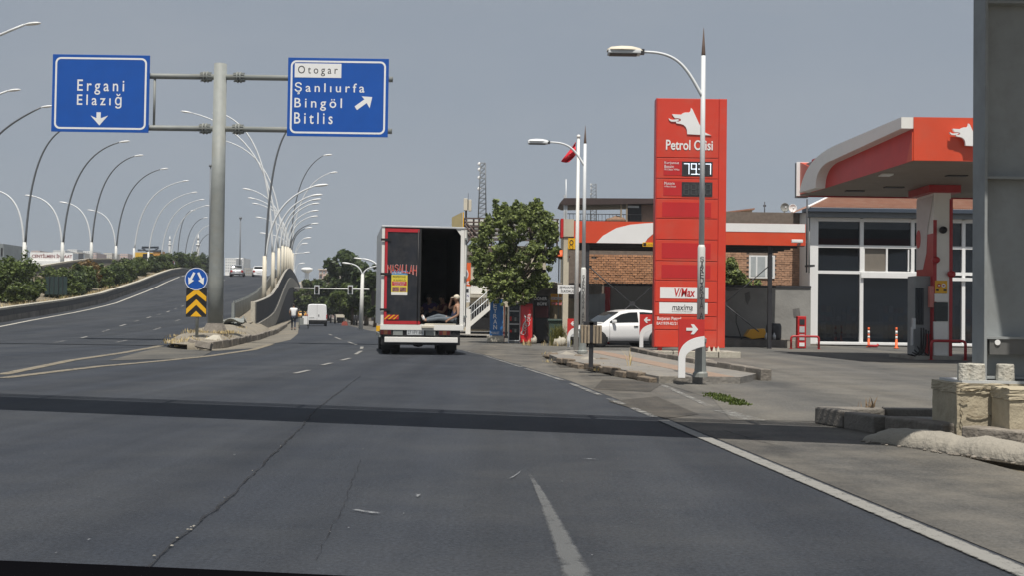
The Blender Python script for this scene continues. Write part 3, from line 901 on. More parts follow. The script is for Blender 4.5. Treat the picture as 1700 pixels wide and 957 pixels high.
# ---------------------------------------------------------------- right side walk, kerbs, broken edge
swp = [(1.24, 28.8), (1.75, 26), (2.25, 23.5), (2.7, 20.9), (4.2, 21.0), (4.87, 22.6), (4.36, 26), (4.0, 31), (3.7, 36.4), (1.8, 36.4), (1.0, 33.2)]
mb = MB(); mb.prism(swp, 'z', -0.02, 0.13)
sw = structure(mb.build('sidewalk', M_tile)); ORG[sw.name] = Vector((0, 0, 0))
a, b = Vector((2.55, 36.0, 0)), Vector((3.85, 21.05, 0))
tdir = (b-a).normalized(); nn = Vector((-tdir.y, tdir.x, 0))*0.26
mb = MB()
nt_ = 38
for i in range(nt_):
    p0 = a.lerp(b, i/nt_ + 0.0006); p1 = a.lerp(b, (i+1)/nt_ - 0.0006)
    q = MB(); q.add([p0-nn+Vector((0, 0, .128)), p1-nn+Vector((0, 0, .128)), p1+nn+Vector((0, 0, .128)), p0+nn+Vector((0, 0, .128)), p0-nn+Vector((0, 0, .136)), p1-nn+Vector((0, 0, .136)), p1+nn+Vector((0, 0, .136)), p0+nn+Vector((0, 0, .136))],
          [(4, 5, 6, 7), (0, 1, 5, 4), (1, 2, 6, 5), (2, 3, 7, 6), (3, 0, 4, 7)])
    q.build('tactile_tile', M_tileor, sw)
# raised kerb stones on the forecourt side
bk = [(3.95, 37.0), (4.1, 31), (4.5, 26), (4.95, 22.2)]
def run_stones(pts, name, parent, m, w=0.2, h=0.22, step=1.0, jitter=0.015, z=0.0):
    q = MB(); q.box((-w/2, 0.008, 0), (w/2, step-0.012, h)); src = q.build(name, m, parent, bevel=0.018)
    n = 0; first = True
    for i in range(len(pts)-1):
        a, b = Vector((*pts[i], 0)), Vector((*pts[i+1], 0)); L_ = (b-a).length; k = max(1, round(L_/step)); h_ = math.atan2(-(b.x-a.x), b.y-a.y)
        for j in range(k):
            o = src if first else src.copy()
            if not first: COL.objects.link(o)
            first = False
            p = a.lerp(b, j/k); o.location = (p.x+ri.uniform(-jitter, jitter), p.y, z+ri.uniform(-jitter, jitter)); o.rotation_euler = (0, ri.uniform(-.03, .03), h_); o.scale = (1, L_/k/step, 1)
run_stones(bk, 'kerb_stone', sw, M_kerb, 0.22, 0.24, 1.0)
# broken front kerb of the side walk
M_brk = mat('broken_kerb', (0.17, 0.135, 0.1), 0.95, 0.3, 5, bump=0.6, bscale=18)
run_stones([(1.16, 29.2), (1.66, 26.2)], 'broken_kerb_stone', sw, M_brk, 0.2, 0.12, 0.6, 0.07)
run_stones([(1.7, 25.6), (2.18, 23.3), (2.62, 21.0)], 'broken_kerb_stone', sw, M_brk, 0.18, 0.13, 0.7, 0.04)
for i, (px, py, r) in enumerate([(918, 597, 0.18), (940, 597, 0.2), (962, 600, 0.16), (975, 606, 0.2), (1000, 606, 0.18), (952, 606, 0.12)]):
    mb = MB(); rock(mb, (0, 0, 0.05), (r*1.3, r, r*0.6), i+40); o = mb.build('rubble', M_mortar if i % 2 else M_brk, sw); p = G(px, py); o.location = (p.x, p.y, 0.02)
sp = [(*G(ri.uniform(905, 1000), ri.uniform(590, 604)).xy, 0.02) for _ in range(20)] + [(*G(ri.uniform(990, 1100), ri.uniform(612, 630)).xy, 0.05) for _ in range(24)]
grass_tufts('dry_weeds', sp, M_grassdry, 12, 0.09, 8, 0.14)
grass_tufts('tall_dry_weed', [(*G(1046, 618).xy, 0.1)], M_grassdry, 9, 0.45, 9, 0.05)
sp = [(*G(lerp(1183, 1235, t) + ri.uniform(-6, 6), lerp(659, 673, t) + ri.uniform(-3, 3)).xy, 0.008) for t in [i/30 for i in range(31)]]
grass_tufts('green_weeds', sp, M_grass, 40, 0.035, 10, 0.16)
# kerb block island under the totem
ti = []
tk = structure(MB().box((4.25, 34.9, 0), (7.0, 37.2, 0.17)).build('totem_island', M_conc)); ORG[tk.name] = Vector((0, 0, 0))
run_stones([(6.95, 34.75), (5.6, 34.75), (4.2, 34.75)], 'kerb_stone', tk, M_concpale, 0.22, 0.2, 0.68, 0.004)
# ================================================================== SIGN MAST
SD = 41.0
mp_ = P(357, 555, SD)
mast = thing('sign_mast', 'tall grey steel mast with two crossbars carrying the blue road signs', 'sign mast', (mp_.x, SD, 0.3))
zt_ = P(371, 106, SD).z
mb = MB(); mb.lathe([(0.275, 0.0), (0.262, 2.0), (0.245, 5), (0.225, zt_-0.3), (0.225, zt_-0.31), (0.0, zt_-0.305)], n=24)
mb.build('pole', M_galv, mast)
mb = MB(); mb.lathe([(0.5, -0.2), (0.44, 0.18), (0.36, 0.36), (0.3, 0.48)], n=11, sm=False); mb.build('footing', M_kerb, mast)
zb1, zb2 = P(371, 127.5, SD).z, P(365, 213.5, SD).z
xl_, xr_ = P(120, 126, SD).x, P(652, 130, SD).x
for zb in (zb1, zb2):
    mb = MB(); mb.tube([(xl_, SD+0.02, zb), (mp_.x, SD+0.02, zb)], 0.1, 12); mb.build('crossbar', M_galv, mast, world=True)
    mb = MB(); mb.tube([(mp_.x, SD+0.02, zb), (xr_, SD+0.02, zb)], 0.1, 12); mb.build('crossbar', M_galv, mast, world=True)
    for px in (342, 397):
        x = P(px, 127, SD).x + (P(357, 127, SD).x*0)
        x += 0.0
        mb = MB()
        for dx in (-0.055, 0.055):
            mb.lathe([(0.1, dx-0.03), (0.2, dx-0.02), (0.2, dx+0.02), (0.1, dx+0.03)], (x, SD+0.02, zb), 14, axis='x')
        for k in range(8):
            a = k*pi/4
            mb.box((x-0.2, SD+0.02+0.15*math.cos(a)-0.012, zb+0.15*math.sin(a)-0.02), (x+0.2, SD+0.02+0.15*math.cos(a)+0.012, zb+0.15*math.sin(a)+0.02))
        mb.build('flange', M_galv, mast, world=True)
xs_ = P(256, 170, SD).x
mb = MB(); mb.tube([(xs_, SD+0.02, zb2), (xs_, SD+0.02, zb1)], 0.045, 8); mb.build('strut', M_galv, mast, world=True)

def blue_sign(name, label, px0, py0, px1, py1):
    d = SD - 0.16
    c = P((px0+px1)/2, (py0+py1)/2, d)
    w = (px1-px0)/F*d; h = (py1-py0)/F*d
    t = thing(name, label, 'road sign', (c.x, d, c.z), 0, 'blue direction signs on the mast')
    q = MB(); q.box((-w/2, 0, -h/2), (w/2, 0.03, h/2), 0); q.build('panel', [M_blue], t, bevel=0.004)
    # rounded white outline
    def rr_(x, z, r, n=6):
        out = []
        for cx, cz, a0 in ((x-r, z-r, 0), (-x+r, z-r, pi/2), (-x+r, -z+r, pi), (x-r, -z+r, 1.5*pi)):
            out += [(cx+r*math.cos(a0+pi/2*k/n), cz+r*math.sin(a0+pi/2*k/n)) for k in range(n+1)]
        return out
    A = rr_(w/2-0.10, h/2-0.10, 0.2); B = rr_(w/2-0.165, h/2-0.165, 0.145); n = len(A)
    q = MB(); q.add([(x, -0.004, z) for x, z in A] + [(x, -0.004, z) for x, z in B], [((k+1) % n, k, n+k, n+(k+1) % n) for k in range(n)])
    q.build('border', M_whitecl, t)
    for k in range(4):
        q = MB(); zz = lerp(-h/2+0.3, h/2-0.3, k/3); q.box((-w/2+0.1, 0.03, zz-0.04), (w/2-0.1, 0.09, zz+0.04)); q.build('stiffener', M_galv, t)
    return t, c, d
def sx(px, c, d, py=160): return P(px, py, d).x - c.x
def sz(py, c, d, px): return P(px, py, d).z - c.z
t, c, d = blue_sign('direction_sign', 'blue road sign reading Ergani Elazig with a white down arrow', 86, 90, 248, 219.5)
pc = 167
for body, x0, y0, x1, y1 in [('Ergani', 128, 132, 206, 157), ('Elazığ', 128, 155, 202, 179.5)]:
    letters(body, sx(x0, c, d), sz(y1, c, d, pc), sx(x1, c, d), sz(y0, c, d, pc), -0.005, M_whitecl, t, 0.008, 1.45)
q = MB(); ap = [(161, 186), (168, 186), (168, 196), (180, 191.5), (166, 208), (151, 191.5), (161, 196)]
q.prism([(sx(x, c, d), sz(y, c, d, pc)) for x, y in ap], 'y', -0.006, 0.0); q.build('arrow', M_whitecl, t)
t, c, d = blue_sign('direction_sign', 'blue road sign reading Otogar Sanliurfa Bingol Bitlis with a slanting arrow', 477, 95.5, 645, 227)
pc = 562
q = MB(); q.box((sx(488.5, c, d), -0.006, sz(129, c, d, pc)), (sx(566, c, d), 0, sz(105.5, c, d, pc))); q.build('white_plate', M_whitecl, t)
letters('Otogar', sx(494, c, d), sz(126.5, c, d, pc), sx(560, c, d), sz(109.5, c, d, pc), -0.008, M_black, t, 0.0, 1.5)
for body, x0, y0, x1, y1 in [('Şanlıurfa', 489, 137, 605, 157), ('Bingöl', 489, 163, 568, 184), ('Bitlis', 489, 187, 553, 206)]:
    letters(body, sx(x0, c, d), sz(y1, c, d, pc), sx(x1, c, d), sz(y0, c, d, pc), -0.005, M_whitecl, t, 0.008, 1.45)
q = MB(); ap = [(589, 176), (605, 164), (600.5, 159), (618, 160), (614, 178.5), (609, 170), (593, 182)]
q.prism([(sx(x, c, d), sz(y, c, d, pc)) for x, y in ap], 'y', -0.006, 0.0); q.build('arrow', M_whitecl, t)

# ---------------------------------------------------------------- keep-either-side sign
b = P(325.5, 577, 38.3)
rs = thing('divider_sign', 'round blue sign with two diverging white arrows above a yellow and black chevron board', 'traffic sign', (b.x, 38.3, 0.1))
top = P(326, 440, 38.3).z
mb = MB(); mb.tube([(b.x, 38.36, 0), (b.x, 38.36, top-0.1)], 0.052, 10); mb.build('post', M_galv, rs, world=True)
c = P(326, 463.5, 38.3); R = 19.2/F*38.3
mb = MB(); mb.lathe([(R, 0.0), (R, 0.02)], (c.x, 38.28, c.z), 40, axis='y', sm=False); mb.build('disc', M_blue, rs, world=True)
mb = MB(); n = 40
mb.add([(c.x+R*0.985*math.cos(2*pi*k/n), 38.277, c.z+R*0.985*math.sin(2*pi*k/n)) for k in range(n)] + [(c.x+R*0.93*math.cos(2*pi*k/n), 38.277, c.z+R*0.93*math.sin(2*pi*k/n)) for k in range(n)], [((k+1) % n, k, n+k, n+(k+1) % n) for k in range(n)])
mb.build('rim', M_whitecl, rs, world=True)
for s in (-1, 1):
    q = MB(); ap = [(0.02, 0.2), (0.085, 0.235), (0.215, 0.0), (0.265, 0.03), (0.235, -0.2), (0.045, -0.09), (0.1, -0.06)]
    ap = [(0.03, 0.225), (0.1, 0.255), (0.205, 0.045), (0.265, 0.085), (0.25, -0.16), (0.07, -0.03), (0.14, 0.005)]
    q.prism([(c.x+s*x, c.z+z-0.02) for x, z in ap], 'y', 38.272, 38.28); q.build('arrow', M_whitecl, rs, world=True)
c2 = P(326, 503, 38.3); w, h = 17/F*38.3, 24/F*38.3
mb = MB(); mb.box((c2.x-w, 38.29, c2.z-h), (c2.x+w, 38.31, c2.z+h)); mb.build('chevron_board', M_black, rs, world=True)
def chev(z0, t_):
    return [(-w+.01, z0), (0, z0+w*0.95), (w-.01, z0), (w-.01, z0+t_), (0, z0+w*0.95+t_), (-w+.01, z0+t_)]
q = MB()
q.prism([(c2.x+x, c2.z+z) for x, z in [(-w+.01, 0.03), (0, h-0.20), (w-.01, 0.03), (w-.01, 0.2), (0, h-0.01), (-w+.01, 0.2)]], 'y', 38.285, 38.289)
q.build('chevron', M_yellow, rs, world=True)
q = MB(); q.prism([(c2.x+x, c2.z+z) for x, z in [(-w+.01, -0.4), (0, -0.08), (w-.01, -0.4), (w-.01, -0.22), (0, 0.11), (-w+.01, -0.22)]], 'y', 38.285, 38.289); q.build('chevron', M_yellow, rs, world=True)
q = MB(); q.prism([(c2.x+x, c2.z+z) for x, z in [(-0.19, -h+.01), (0.19, -h+.01), (0, -h+0.2)]], 'y', 38.285, 38.289); q.build('chevron', M_yellow, rs, world=True)
for zc in (c.z, c2.z):
    mb = MB(); mb.box((b.x-0.07, 38.31, zc-0.03), (b.x+0.07, 38.42, zc+0.03)); mb.build('bracket', M_galv, rs, world=True)

# ================================================================== FLYOVER LAMPS
def lamp_head(mb, tip, dirx, L_=0.75, mi=0, droop=0.0, tilt=0.0):
    """flat oval luminaire, dirx -1 left / +1 right"""
    prof = [(0, .03, .03), (.12, .07, .055), (.3, .12, .075), (.6, .15, .08), (.85, .11, .06), (1.0, .03, .02)]
    n = 10; vs = []; fs = []
    for t, w, h in prof:
        for k in range(n):
            a = 2*pi*k/n
            vs.append((tip[0]+dirx*t*L_*math.cos(tilt), tip[1]+w*math.cos(a)*L_/0.75, tip[2]+t*L_*math.sin(tilt)+h*(math.sin(a) if math.sin(a) > 0 else math.sin(a)*0.7)*L_/0.75))
    for i in range(len(prof)-1):
        for k in range(n):
            k2 = (k+1) % n; fs.append((i*n+k, i*n+k2, (i+1)*n+k2, (i+1)*n+k))
    fs.append(tuple(range(n))); fs.append(tuple((len(prof)-1)*n+k for k in range(n)))
    mb.add(vs, fs, mi, True)

ORD = ['first', 'second', 'third', 'fourth', 'fifth', 'sixth', 'seventh', 'eighth', 'ninth', 'tenth', 'eleventh', 'twelfth', 'thirteenth', 'fourteenth', 'fifteenth']
def arc_lamp(label, group, basept, zfork, arms, mpole, rpole=0.14, bolt=False):
    """arms: (tip point, head length, arm material, bulge)"""
    t = thing('street_lamp', label, 'street lamp', tuple(basept), 0, group)
    b = Vector(basept)
    q = MB(); q.tube([b, Vector((b.x, b.y, zfork*0.5+b.z*0.5)), Vector((b.x, b.y, zfork))], [rpole*1.25, rpole*1.1, rpole], 10)
    q.build('pole', mpole, t, world=True)
    for (tip, hl, m, bulge) in arms:
        tip = Vector(tip); s = 1 if tip.x > b.x else -1
        p0 = Vector((b.x + s*rpole*0.4, b.y, zfork-0.3))
        H = tip.z - zfork; W = abs(tip.x-b.x)
        a1 = p0 + Vector((s*W*0.06, 0, H*0.62)); a2 = tip - Vector((s*W*0.62, 0, H*bulge))
        q = MB(); q.tube(bez(p0, a1, a2, tip, 18), [lerp(rpole*0.62, rpole*0.36, i/18) for i in range(19)], 8)
        q.build('arm', m, t, world=True)
        if hl:
            q = MB(); lamp_head(q, tip, s, hl, tilt=0.12); q.build('lamp_head', M_whitecl, t, world=True)
    return t
M_lampgrey = mat('lamp_grey', (0.13, 0.14, 0.15), 0.5, 0.1, 2, metal=0.3)
M_lampwhite = mat('lamp_white', (0.66, 0.68, 0.69), 0.5, 0.06, 2)
M_lampbase = mat('lamp_base_white', (0.6, 0.6, 0.57), 0.6, 0.1, 1)

# far side row (double arms, tall right, short left)
def dl(px): return -25.4 / ((px-850)/F + 0.2)
left_lamps = [(40, (112, 208), (0, 318), 402), (103, (198, 236), (57, 326), 402), (151, (223, 259), (112, 337), 402), (192, (266, 281), (157, 350), 408),
              (222, (302, 301), None, 412), (246, (317, 320), None, 418), (267, (330, 332), None, 424), (283, (339, 342), None, 428), (294, (316, 350), None, 430), (306, (337, 362), None, 432), (316, (349, 373), None, 434), (324, (352, 386), None, 436)]
for i, (bx, tall, short, fk) in enumerate(left_lamps):
    d = dl(bx); b = P(bx, 440, d); zf = P(bx, fk, d).z
    b.z = zr(d) + 1.1
    arms = [(P(*tall, d), 1.25 if i else 0.0, M_lampgrey if i in (0, 1, 2, 3, 8, 9, 11) else M_lampwhite, 0.1)]
    if i == 0: arms[0] = (P(112, 210, d), 1.25, M_lampgrey, 0.1)
    if short: arms.append((P(*short, d), 1.1, M_lampwhite, 0.1))
    lab = '%s lamp from the left in the row beyond the hedge, tall arm curving right' % ORD[i]
    if i == 0: lab = 'leftmost lamp beyond the hedge, its tall arm running up behind the Ergani sign'
    arc_lamp(lab, 'curved lamps along the opposite carriageway', b, zf, arms, M_lampbase, 0.19)
for (bx, tip, d, zf, hl, lab) in [(-54, (68, 178), 92, 9.5, 0, 'lamp whose thin arm rises at the left edge and ends behind the Ergani sign'),
                              (-190, (40, 41), 60, 8.0, 0.9, 'lamp with dark oval head at the top left corner of the view'),
                              (-200, (12, 151), 75, 7.0, 0.9, 'lamp with small white head at the left edge below the dark oval one')]:
    b = P(bx, 440, d); b.z = zr(d) + 1.1
    arc_lamp(lab, 'curved lamps along the opposite carriageway', b, zf, [(P(*tip, d), hl if hl else 1.0, M_lampwhite if hl else M_lampgrey, 0.22)], M_lampbase, 0.19)

# ramp side row: cream lower poles standing between guard rail and parapet
def dr(px): return -3.4 / ((px-850)/F + 0.177)
ramp_lamps = [(438.5, 425, [((487, 205), 0, M_lampgrey, .1), ((521, 309), 1.1, M_lampwhite, .16)]),
              (452.5, 419, [((372, 190), 1.1, M_lampwhite, .1), ((516, 325), 1.1, M_lampwhite, .16)]),
              (462, 412, [((318, 187), 1.2, M_lampwhite, .1), ((517, 332), 1.1, M_lampwhite, .16)]),
              (468, 408, [((375, 234), 1.1, M_lampwhite, .1), ((516, 339), 1.1, M_lampwhite, .16)]),
              (473, 409, [((417, 315), 1.2, M_lampwhite, .12), ((515, 351), 1.2, M_lampwhite, .16)]),
              (477, 410, [((424, 330), 1.2, M_lampwhite, .12), ((515, 360), 1.2, M_lampwhite, .16)]),
              (480, 412, [((430, 339), 1.2, M_lampwhite, .12), ((516, 372), 1.3, M_lampgrey, .16), ((537, 258), 1.5, M_lampgrey, .12)]),
              (482.5, 415, [((436, 362), 1.3, M_lampwhite, .12), ((507, 379), 1.3, M_lampgrey, .16), ((547, 287), 1.5, M_lampwhite, .12)]),
              (485, 420, [((443, 388), 1.4, M_lampwhite, .12), ((503, 420), 1.4, M_lampwhite, .16)])]
for i, (bx, fk, arms) in enumerate(ramp_lamps):
    d = dr(bx); b = P(bx, 480, d); zf = P(bx, fk, d).z; b.z = zr(d) - 0.2
    lab = ['nearest cream based lamp on the ramp, one dark arm rising behind the Otogar sign', 'second cream based lamp from the front on the ramp strip', 'third cream lamp on the ramp, its arm reaching far left behind the mast'][i] if i < 3 else '%s cream based lamp counted from the front of the ramp strip' % ORD[i]
    arc_lamp(lab, 'cream based lamps between ramp and parapet', b, zf, [(P(*a, d), hl, m, bu) for a, hl, m, bu in arms], M_cream, 0.125 + 0.0003*d)
for i, (px, py, tip, d) in enumerate([(486, 440, (504, 396), 230), (487, 446, (500, 405), 260), (489, 456, (496, 438), 290)]):
    b = P(px, 500, d); b.z = 0; zf = P(px, py, d).z
    arc_lamp('distant lamp past the parapet crest, %s from the top of three' % ORD[i], 'far lamps past the parapet crest', b, zf, [(P(*tip, d), 1.6, M_lampwhite, .2)], M_lampwhite, 0.14)
# bare tall masts
for (px, y0, y1, d, lab) in [(347.5, 275, 440, 300, 'very tall thin dark floodlight mast left of the sign mast'), (397.5, 362, 440, 330, 'thin bare mast rising behind the silver car on the crest')]:
    b = P(px, 470, d); tp = P(px+2, y0, d)
    t = thing('light_mast', lab, 'mast', (b.x, d, zr(d)), 0)
    q = MB(); q.tube([(b.x, d, zr(d)), (tp.x, d, tp.z)], [0.3, 0.14], 8); q.build('pole', M_lampgrey, t, world=True)
    q = MB(); q.ball((tp.x, d, tp.z), (0.45, 0.45, 0.4), 8, 6); q.build('lamp_ring', M_lampgrey, t, world=True)

# ================================================================== ROADSIDE LAMPS ON THE RIGHT
def spear_lamp(label, px, pyb, d, pytop, headpx0, headpx1, heady, joinpy, text, r):
    b = P(px, pyb, d)
    s = d/F
    t = thing('street_lamp', label, 'street lamp', (b.x, d, b.z), 0, 'white spear topped lamps along the side walk')
    H = P(px, pytop, d).z - b.z
    q = MB(); q.lathe([(r*2.1, 0), (r*2.1, 0.07), (r*1.7, 0.1), (r*1.6, 0.2), (r*1.45, 0.6), (r*1.7, 0.63), (r*1.7, 0.69), (r*1.15, 0.72)], n=10, sm=False); q.build('base', M_galv, t)
    z1 = H*0.37
    q = MB(); q.lathe([(r*1.12, 0.7), (r*1.08, z1), (r*0.8, z1+0.05)], n=16); q.build('lower_pole', M_lampbase, t)
    q = MB(); q.lathe([(r*0.8, z1), (r*0.62, H*0.92), (0.0, H*0.92+0.01)], n=14); q.build('upper_pole', M_lampwhite, t)
    q = MB(); q.lathe([(r*0.55, H*0.92), (r*0.58, H*0.925), (0.004, H)], n=10); q.build('spear_tip', mat('rust_brown', (0.1, 0.065, 0.05), 0.8, 0.2, 6), t)
    zj = P(px, joinpy, d).z - b.z; xh0 = P(headpx0, heady, d).x - b.x; xh1 = P(headpx1, heady, d).x - b.x; zh = P(headpx1, heady, d).z - b.z
    p0 = Vector((0, 0, zj)); p1 = Vector((xh1, 0, zh))
    q = MB(); q.tube(bez(p0, p0 + Vector((xh1*0.28, 0, (zh-zj)*0.68)), p1 + Vector((-xh1*0.6, 0, 0.02)), p1, 18), [lerp(r*0.5, r*0.36, i/18) for i in range(19)], 8); q.build('arm', M_lampwhite, t)
    # luminaire: pale domed shell over a dark frame
    L_ = xh0 - xh1
    q = MB(); n = 12; vs = []; fs = []
    prof = [(0, .05, .03), (.08, .1, .055), (.3, .15, .085), (.6, .17, .09), (.9, .15, .07), (1.0, .1, .03)]
    sc = abs(L_)/0.62
    for tt, w, h in prof:
        for k in range(n):
            a = pi*k/(n-1); vs.append((xh1+L_*tt, w*sc*math.cos(a), zh+0.01+h*sc*math.sin(a)))
    fs = [(i*n+k, i*n+k+1, (i+1)*n+k+1, (i+1)*n+k) for i in range(len(prof)-1) for k in range(n-1)]
    fs += [tuple(range(n)), tuple((len(prof)-1)*n+k for k in range(n))]
    q.add(vs, fs, 0, True); q.build('shell', M_cream if d < 25 else M_lampwhite, t)
    q = MB(); q.box((xh1+L_*0.05, -0.13*sc, zh-0.05*sc), (xh1+L_*0.98, 0.13*sc, zh+0.012)); hd = q.build('lamp_tray', M_lampwhite, t, bevel=0.01)
    q = MB(); q.box((xh1+L_*0.15, -0.1*sc, zh-0.062*sc), (xh1+L_*0.93, 0.1*sc, zh-0.05*sc-0.002)); q.build('diffuser', M_dark, t)
    q = MB(); q.box((xh1-L_*0.06, -0.05, zh-0.045), (xh1+L_*0.07, 0.05, zh+0.045)); q.build('clamp', M_dark, t)
    for i, ch in enumerate(text):
        if ch == ' ': continue
        zc = z1 - 0.28 - i*(z1-0.95)/max(1, len(text)-1)
        rr_ = r*1.12+0.004; hw = 0.036
        q = MB(); q.text(ch, 0, 0, 1, 1, 0, fn=lambda u, v, zc=zc: (rr_*math.sin((u-0.5)*2*hw/rr_), -rr_*math.cos((u-0.5)*2*hw/rr_), zc + v*0.115), bold=0.0)
        q.build('lettering', M_dark, t)
    return t
spear_lamp('tall white lamp with spear tip standing in front of the red price totem', 1162.5, 627, 20.7, 46, 1008, 1066, 86, 162, 'ŞAREDARİYA AMEDÊ', 0.064)
spear_lamp('white spear topped lamp in front of the flagpole beside the waste bin', 967, 588, 32.8, 208, 876, 911, 236, 276, 'ŞAREDARİYA AMEDÊ', 0.07)

# flag pole
fp = P(956, 585, 38); fpole = thing('flag_pole', 'slim white flagpole behind the spear topped lamp', 'flagpole', (fp.x, 38, 0))
zt2 = P(957, 229, 38).z
q = MB(); q.tube([(0, 0, 0), (0, 0, zt2)], [0.085, 0.045], 10); q.build('pole', M_white, fpole)
q = MB(); q.ball((0, 0, zt2+0.05), 0.07, 8, 6); q.build('finial', M_white, fpole)
M_flag = mat('flag_red', (0.55, 0.012, 0.025), 0.8, 0.1, 4)
fl = thing('flag', 'red flag with white crescent and star hanging from the slim pole', 'flag', (fp.x, 38, 0))
def flag_pt(u, v):
    # u 0 hoist..1 fly, v 0 top..1 bottom
    a = P(956, 235, 38); bb = P(955.5, 258, 38); c = P(931, 268, 38); dd = P(944, 270, 38)
    top = a.lerp(c, u); bot = bb.lerp(dd, u)
    p = top.lerp(bot, v); p.y += 0.09*math.sin(u*5+v*6) + 0.05*math.sin(v*11)
    return p
q = MB(); nu, nv = 14, 10
q.add([flag_pt(i/nu, j/nv) for i in range(nu+1) for j in range(nv+1)], [(i*(nv+1)+j, i*(nv+1)+j+1, (i+1)*(nv+1)+j+1, (i+1)*(nv+1)+j) for i in range(nu) for j in range(nv)], 0, True)
o = q.build('cloth', M_flag, fl, world=True); s_ = o.modifiers.new('s', 'SOLIDIFY'); s_.thickness = 0.012
def flag_mark(poly, nm):
    q = MB(); q.add([flag_pt(u, v) + Vector((0, -0.02, 0)) for u, v in poly], [tuple(range(len(poly)))]); q.build(nm, M_whitecl, fl, world=True)
cres = [(0.36+0.17*math.cos(a), 0.5+0.25*math.sin(a)) for a in [0.6+ (2*pi-1.2)*k/14 for k in range(15)]] + [(0.40+0.135*math.cos(a), 0.5+0.2*math.sin(a)) for a in [0.75 + (2*pi-1.5)*(14-k)/14 for k in range(15)]]
flag_mark(cres, 'crescent')
flag_mark([(0.62+(0.1 if k % 2 == 0 else 0.04)*math.cos(pi+k*pi/5), 0.5+(0.15 if k % 2 == 0 else 0.06)*math.sin(pi+k*pi/5)) for k in range(10)], 'star')

# waste bin
wb = P(981, 609, 24.3); bin_ = thing('litter_bin', 'slatted wooden litter bin hung on a dark post by the kerb', 'litter bin', (wb.x, 24.3, 0.13))
def bz(py): return P(981, py, 24.3).z - 0.13
q = MB(); q.box((-0.045, -0.03, 0), (0.045, 0.05, bz(536))); q.box((-0.17, -0.03, bz(541)), (0.12, 0.05, bz(535))); q.build('post', M_dark, bin_)
for k in range(6):
    x = -0.2 + k*0.068 + (0.05 if k > 2 else 0)
    q = MB(); q.box((x-0.024, -0.12, bz(571)), (x+0.024, -0.085, bz(541))); q.build('slat', M_wood, bin_, bevel=0.004)
    q = MB(); q.box((x-0.024, 0.12, bz(571)), (x+0.024, 0.155, bz(541))); q.build('slat', M_wood, bin_, bevel=0.004)
q = MB(); q.box((-0.22, -0.084, bz(570)), (0.21, 0.118, bz(543))); q.build('liner', M_dark, bin_)

# ---------------------------------------------------------------- station entry signs
def entry_sign(label, px0, px1, pytop, pybase, d, right, curve_px):
    """post with curved white sweep under a red arrow panel"""
    s = d/F; w = (px1-px0)*s; b = P(px0, pybase, d); h = (pybase-pytop)*s
    t = thing('arrow_sign', label, 'arrow sign', (b.x, d, b.z), 0, 'red and white arrow signs of the filling station')
    pw_ = w*0.27; zc = h*curve_px
    # white sweep
    out = [(0, 0), (pw_, 0), (pw_, zc*0.62)]
    out += [(x, z) for x, _, z in [tuple(p) for p in curve_pts((pw_, 0, zc*0.62), (pw_*1.1, 0, zc*0.86), (w, 0, zc*0.98), 8)[1:]]]
    out += [(w, zc*1.3)]
    out += [(x, z) for x, _, z in [tuple(p) for p in curve_pts((w, 0, zc*1.3), (pw_*0.3, 0, zc*1.22), (0, 0, zc*0.66), 10)[1:]]]
    q = MB(); q.prism(out, 'y', 0.0, 0.05); q.build('white_sweep', M_whitecl, t, bevel=0.004)
    pan = [(0, h), (0, zc*0.66+0.004)] + [(x, z+0.004) for x, _, z in [tuple(p) for p in reversed(curve_pts((w, 0, zc*1.3), (pw_*0.3, 0, zc*1.22), (0, 0, zc*0.66), 10)[:-1])]] + [(w, h)]
    q = MB(); q.prism(pan, 'y', 0.004, 0.046); q.build('red_panel', M_signred, t)
    ar = [(-0.5, 0.12), (0.05, 0.12), (-0.12, 0.42), (0.14, 0.42), (0.5, 0), (0.14, -0.42), (-0.12, -0.42), (0.05, -0.12), (-0.5, -0.12)]
    if not right: ar = [(-x, z) for x, z in ar]
    ca = (w*0.52, lerp(zc*1.22, h, 0.48)); sc = w*0.46
    q = MB(); q.prism([(ca[0]+x*sc, ca[1]+z*sc) for x, z in ar], 'y', -0.004, 0.004); q.build('arrow', M_whitecl, t)
    return t
entry_sign('near red and white sign with arrow pointing right in front of the totem', 1126, 1169, 531, 628.5, 20.4, True, 0.55)
entry_sign('red and white sign with left arrow in front of the white hatchback', 1061.5, 1085, 523, 578, 40.0, False, 0.55)
entry_sign('red and white sign with left arrow at the far left beside the flagpole', 941.5, 960, 530, 578, 41.0, False, 0.55)

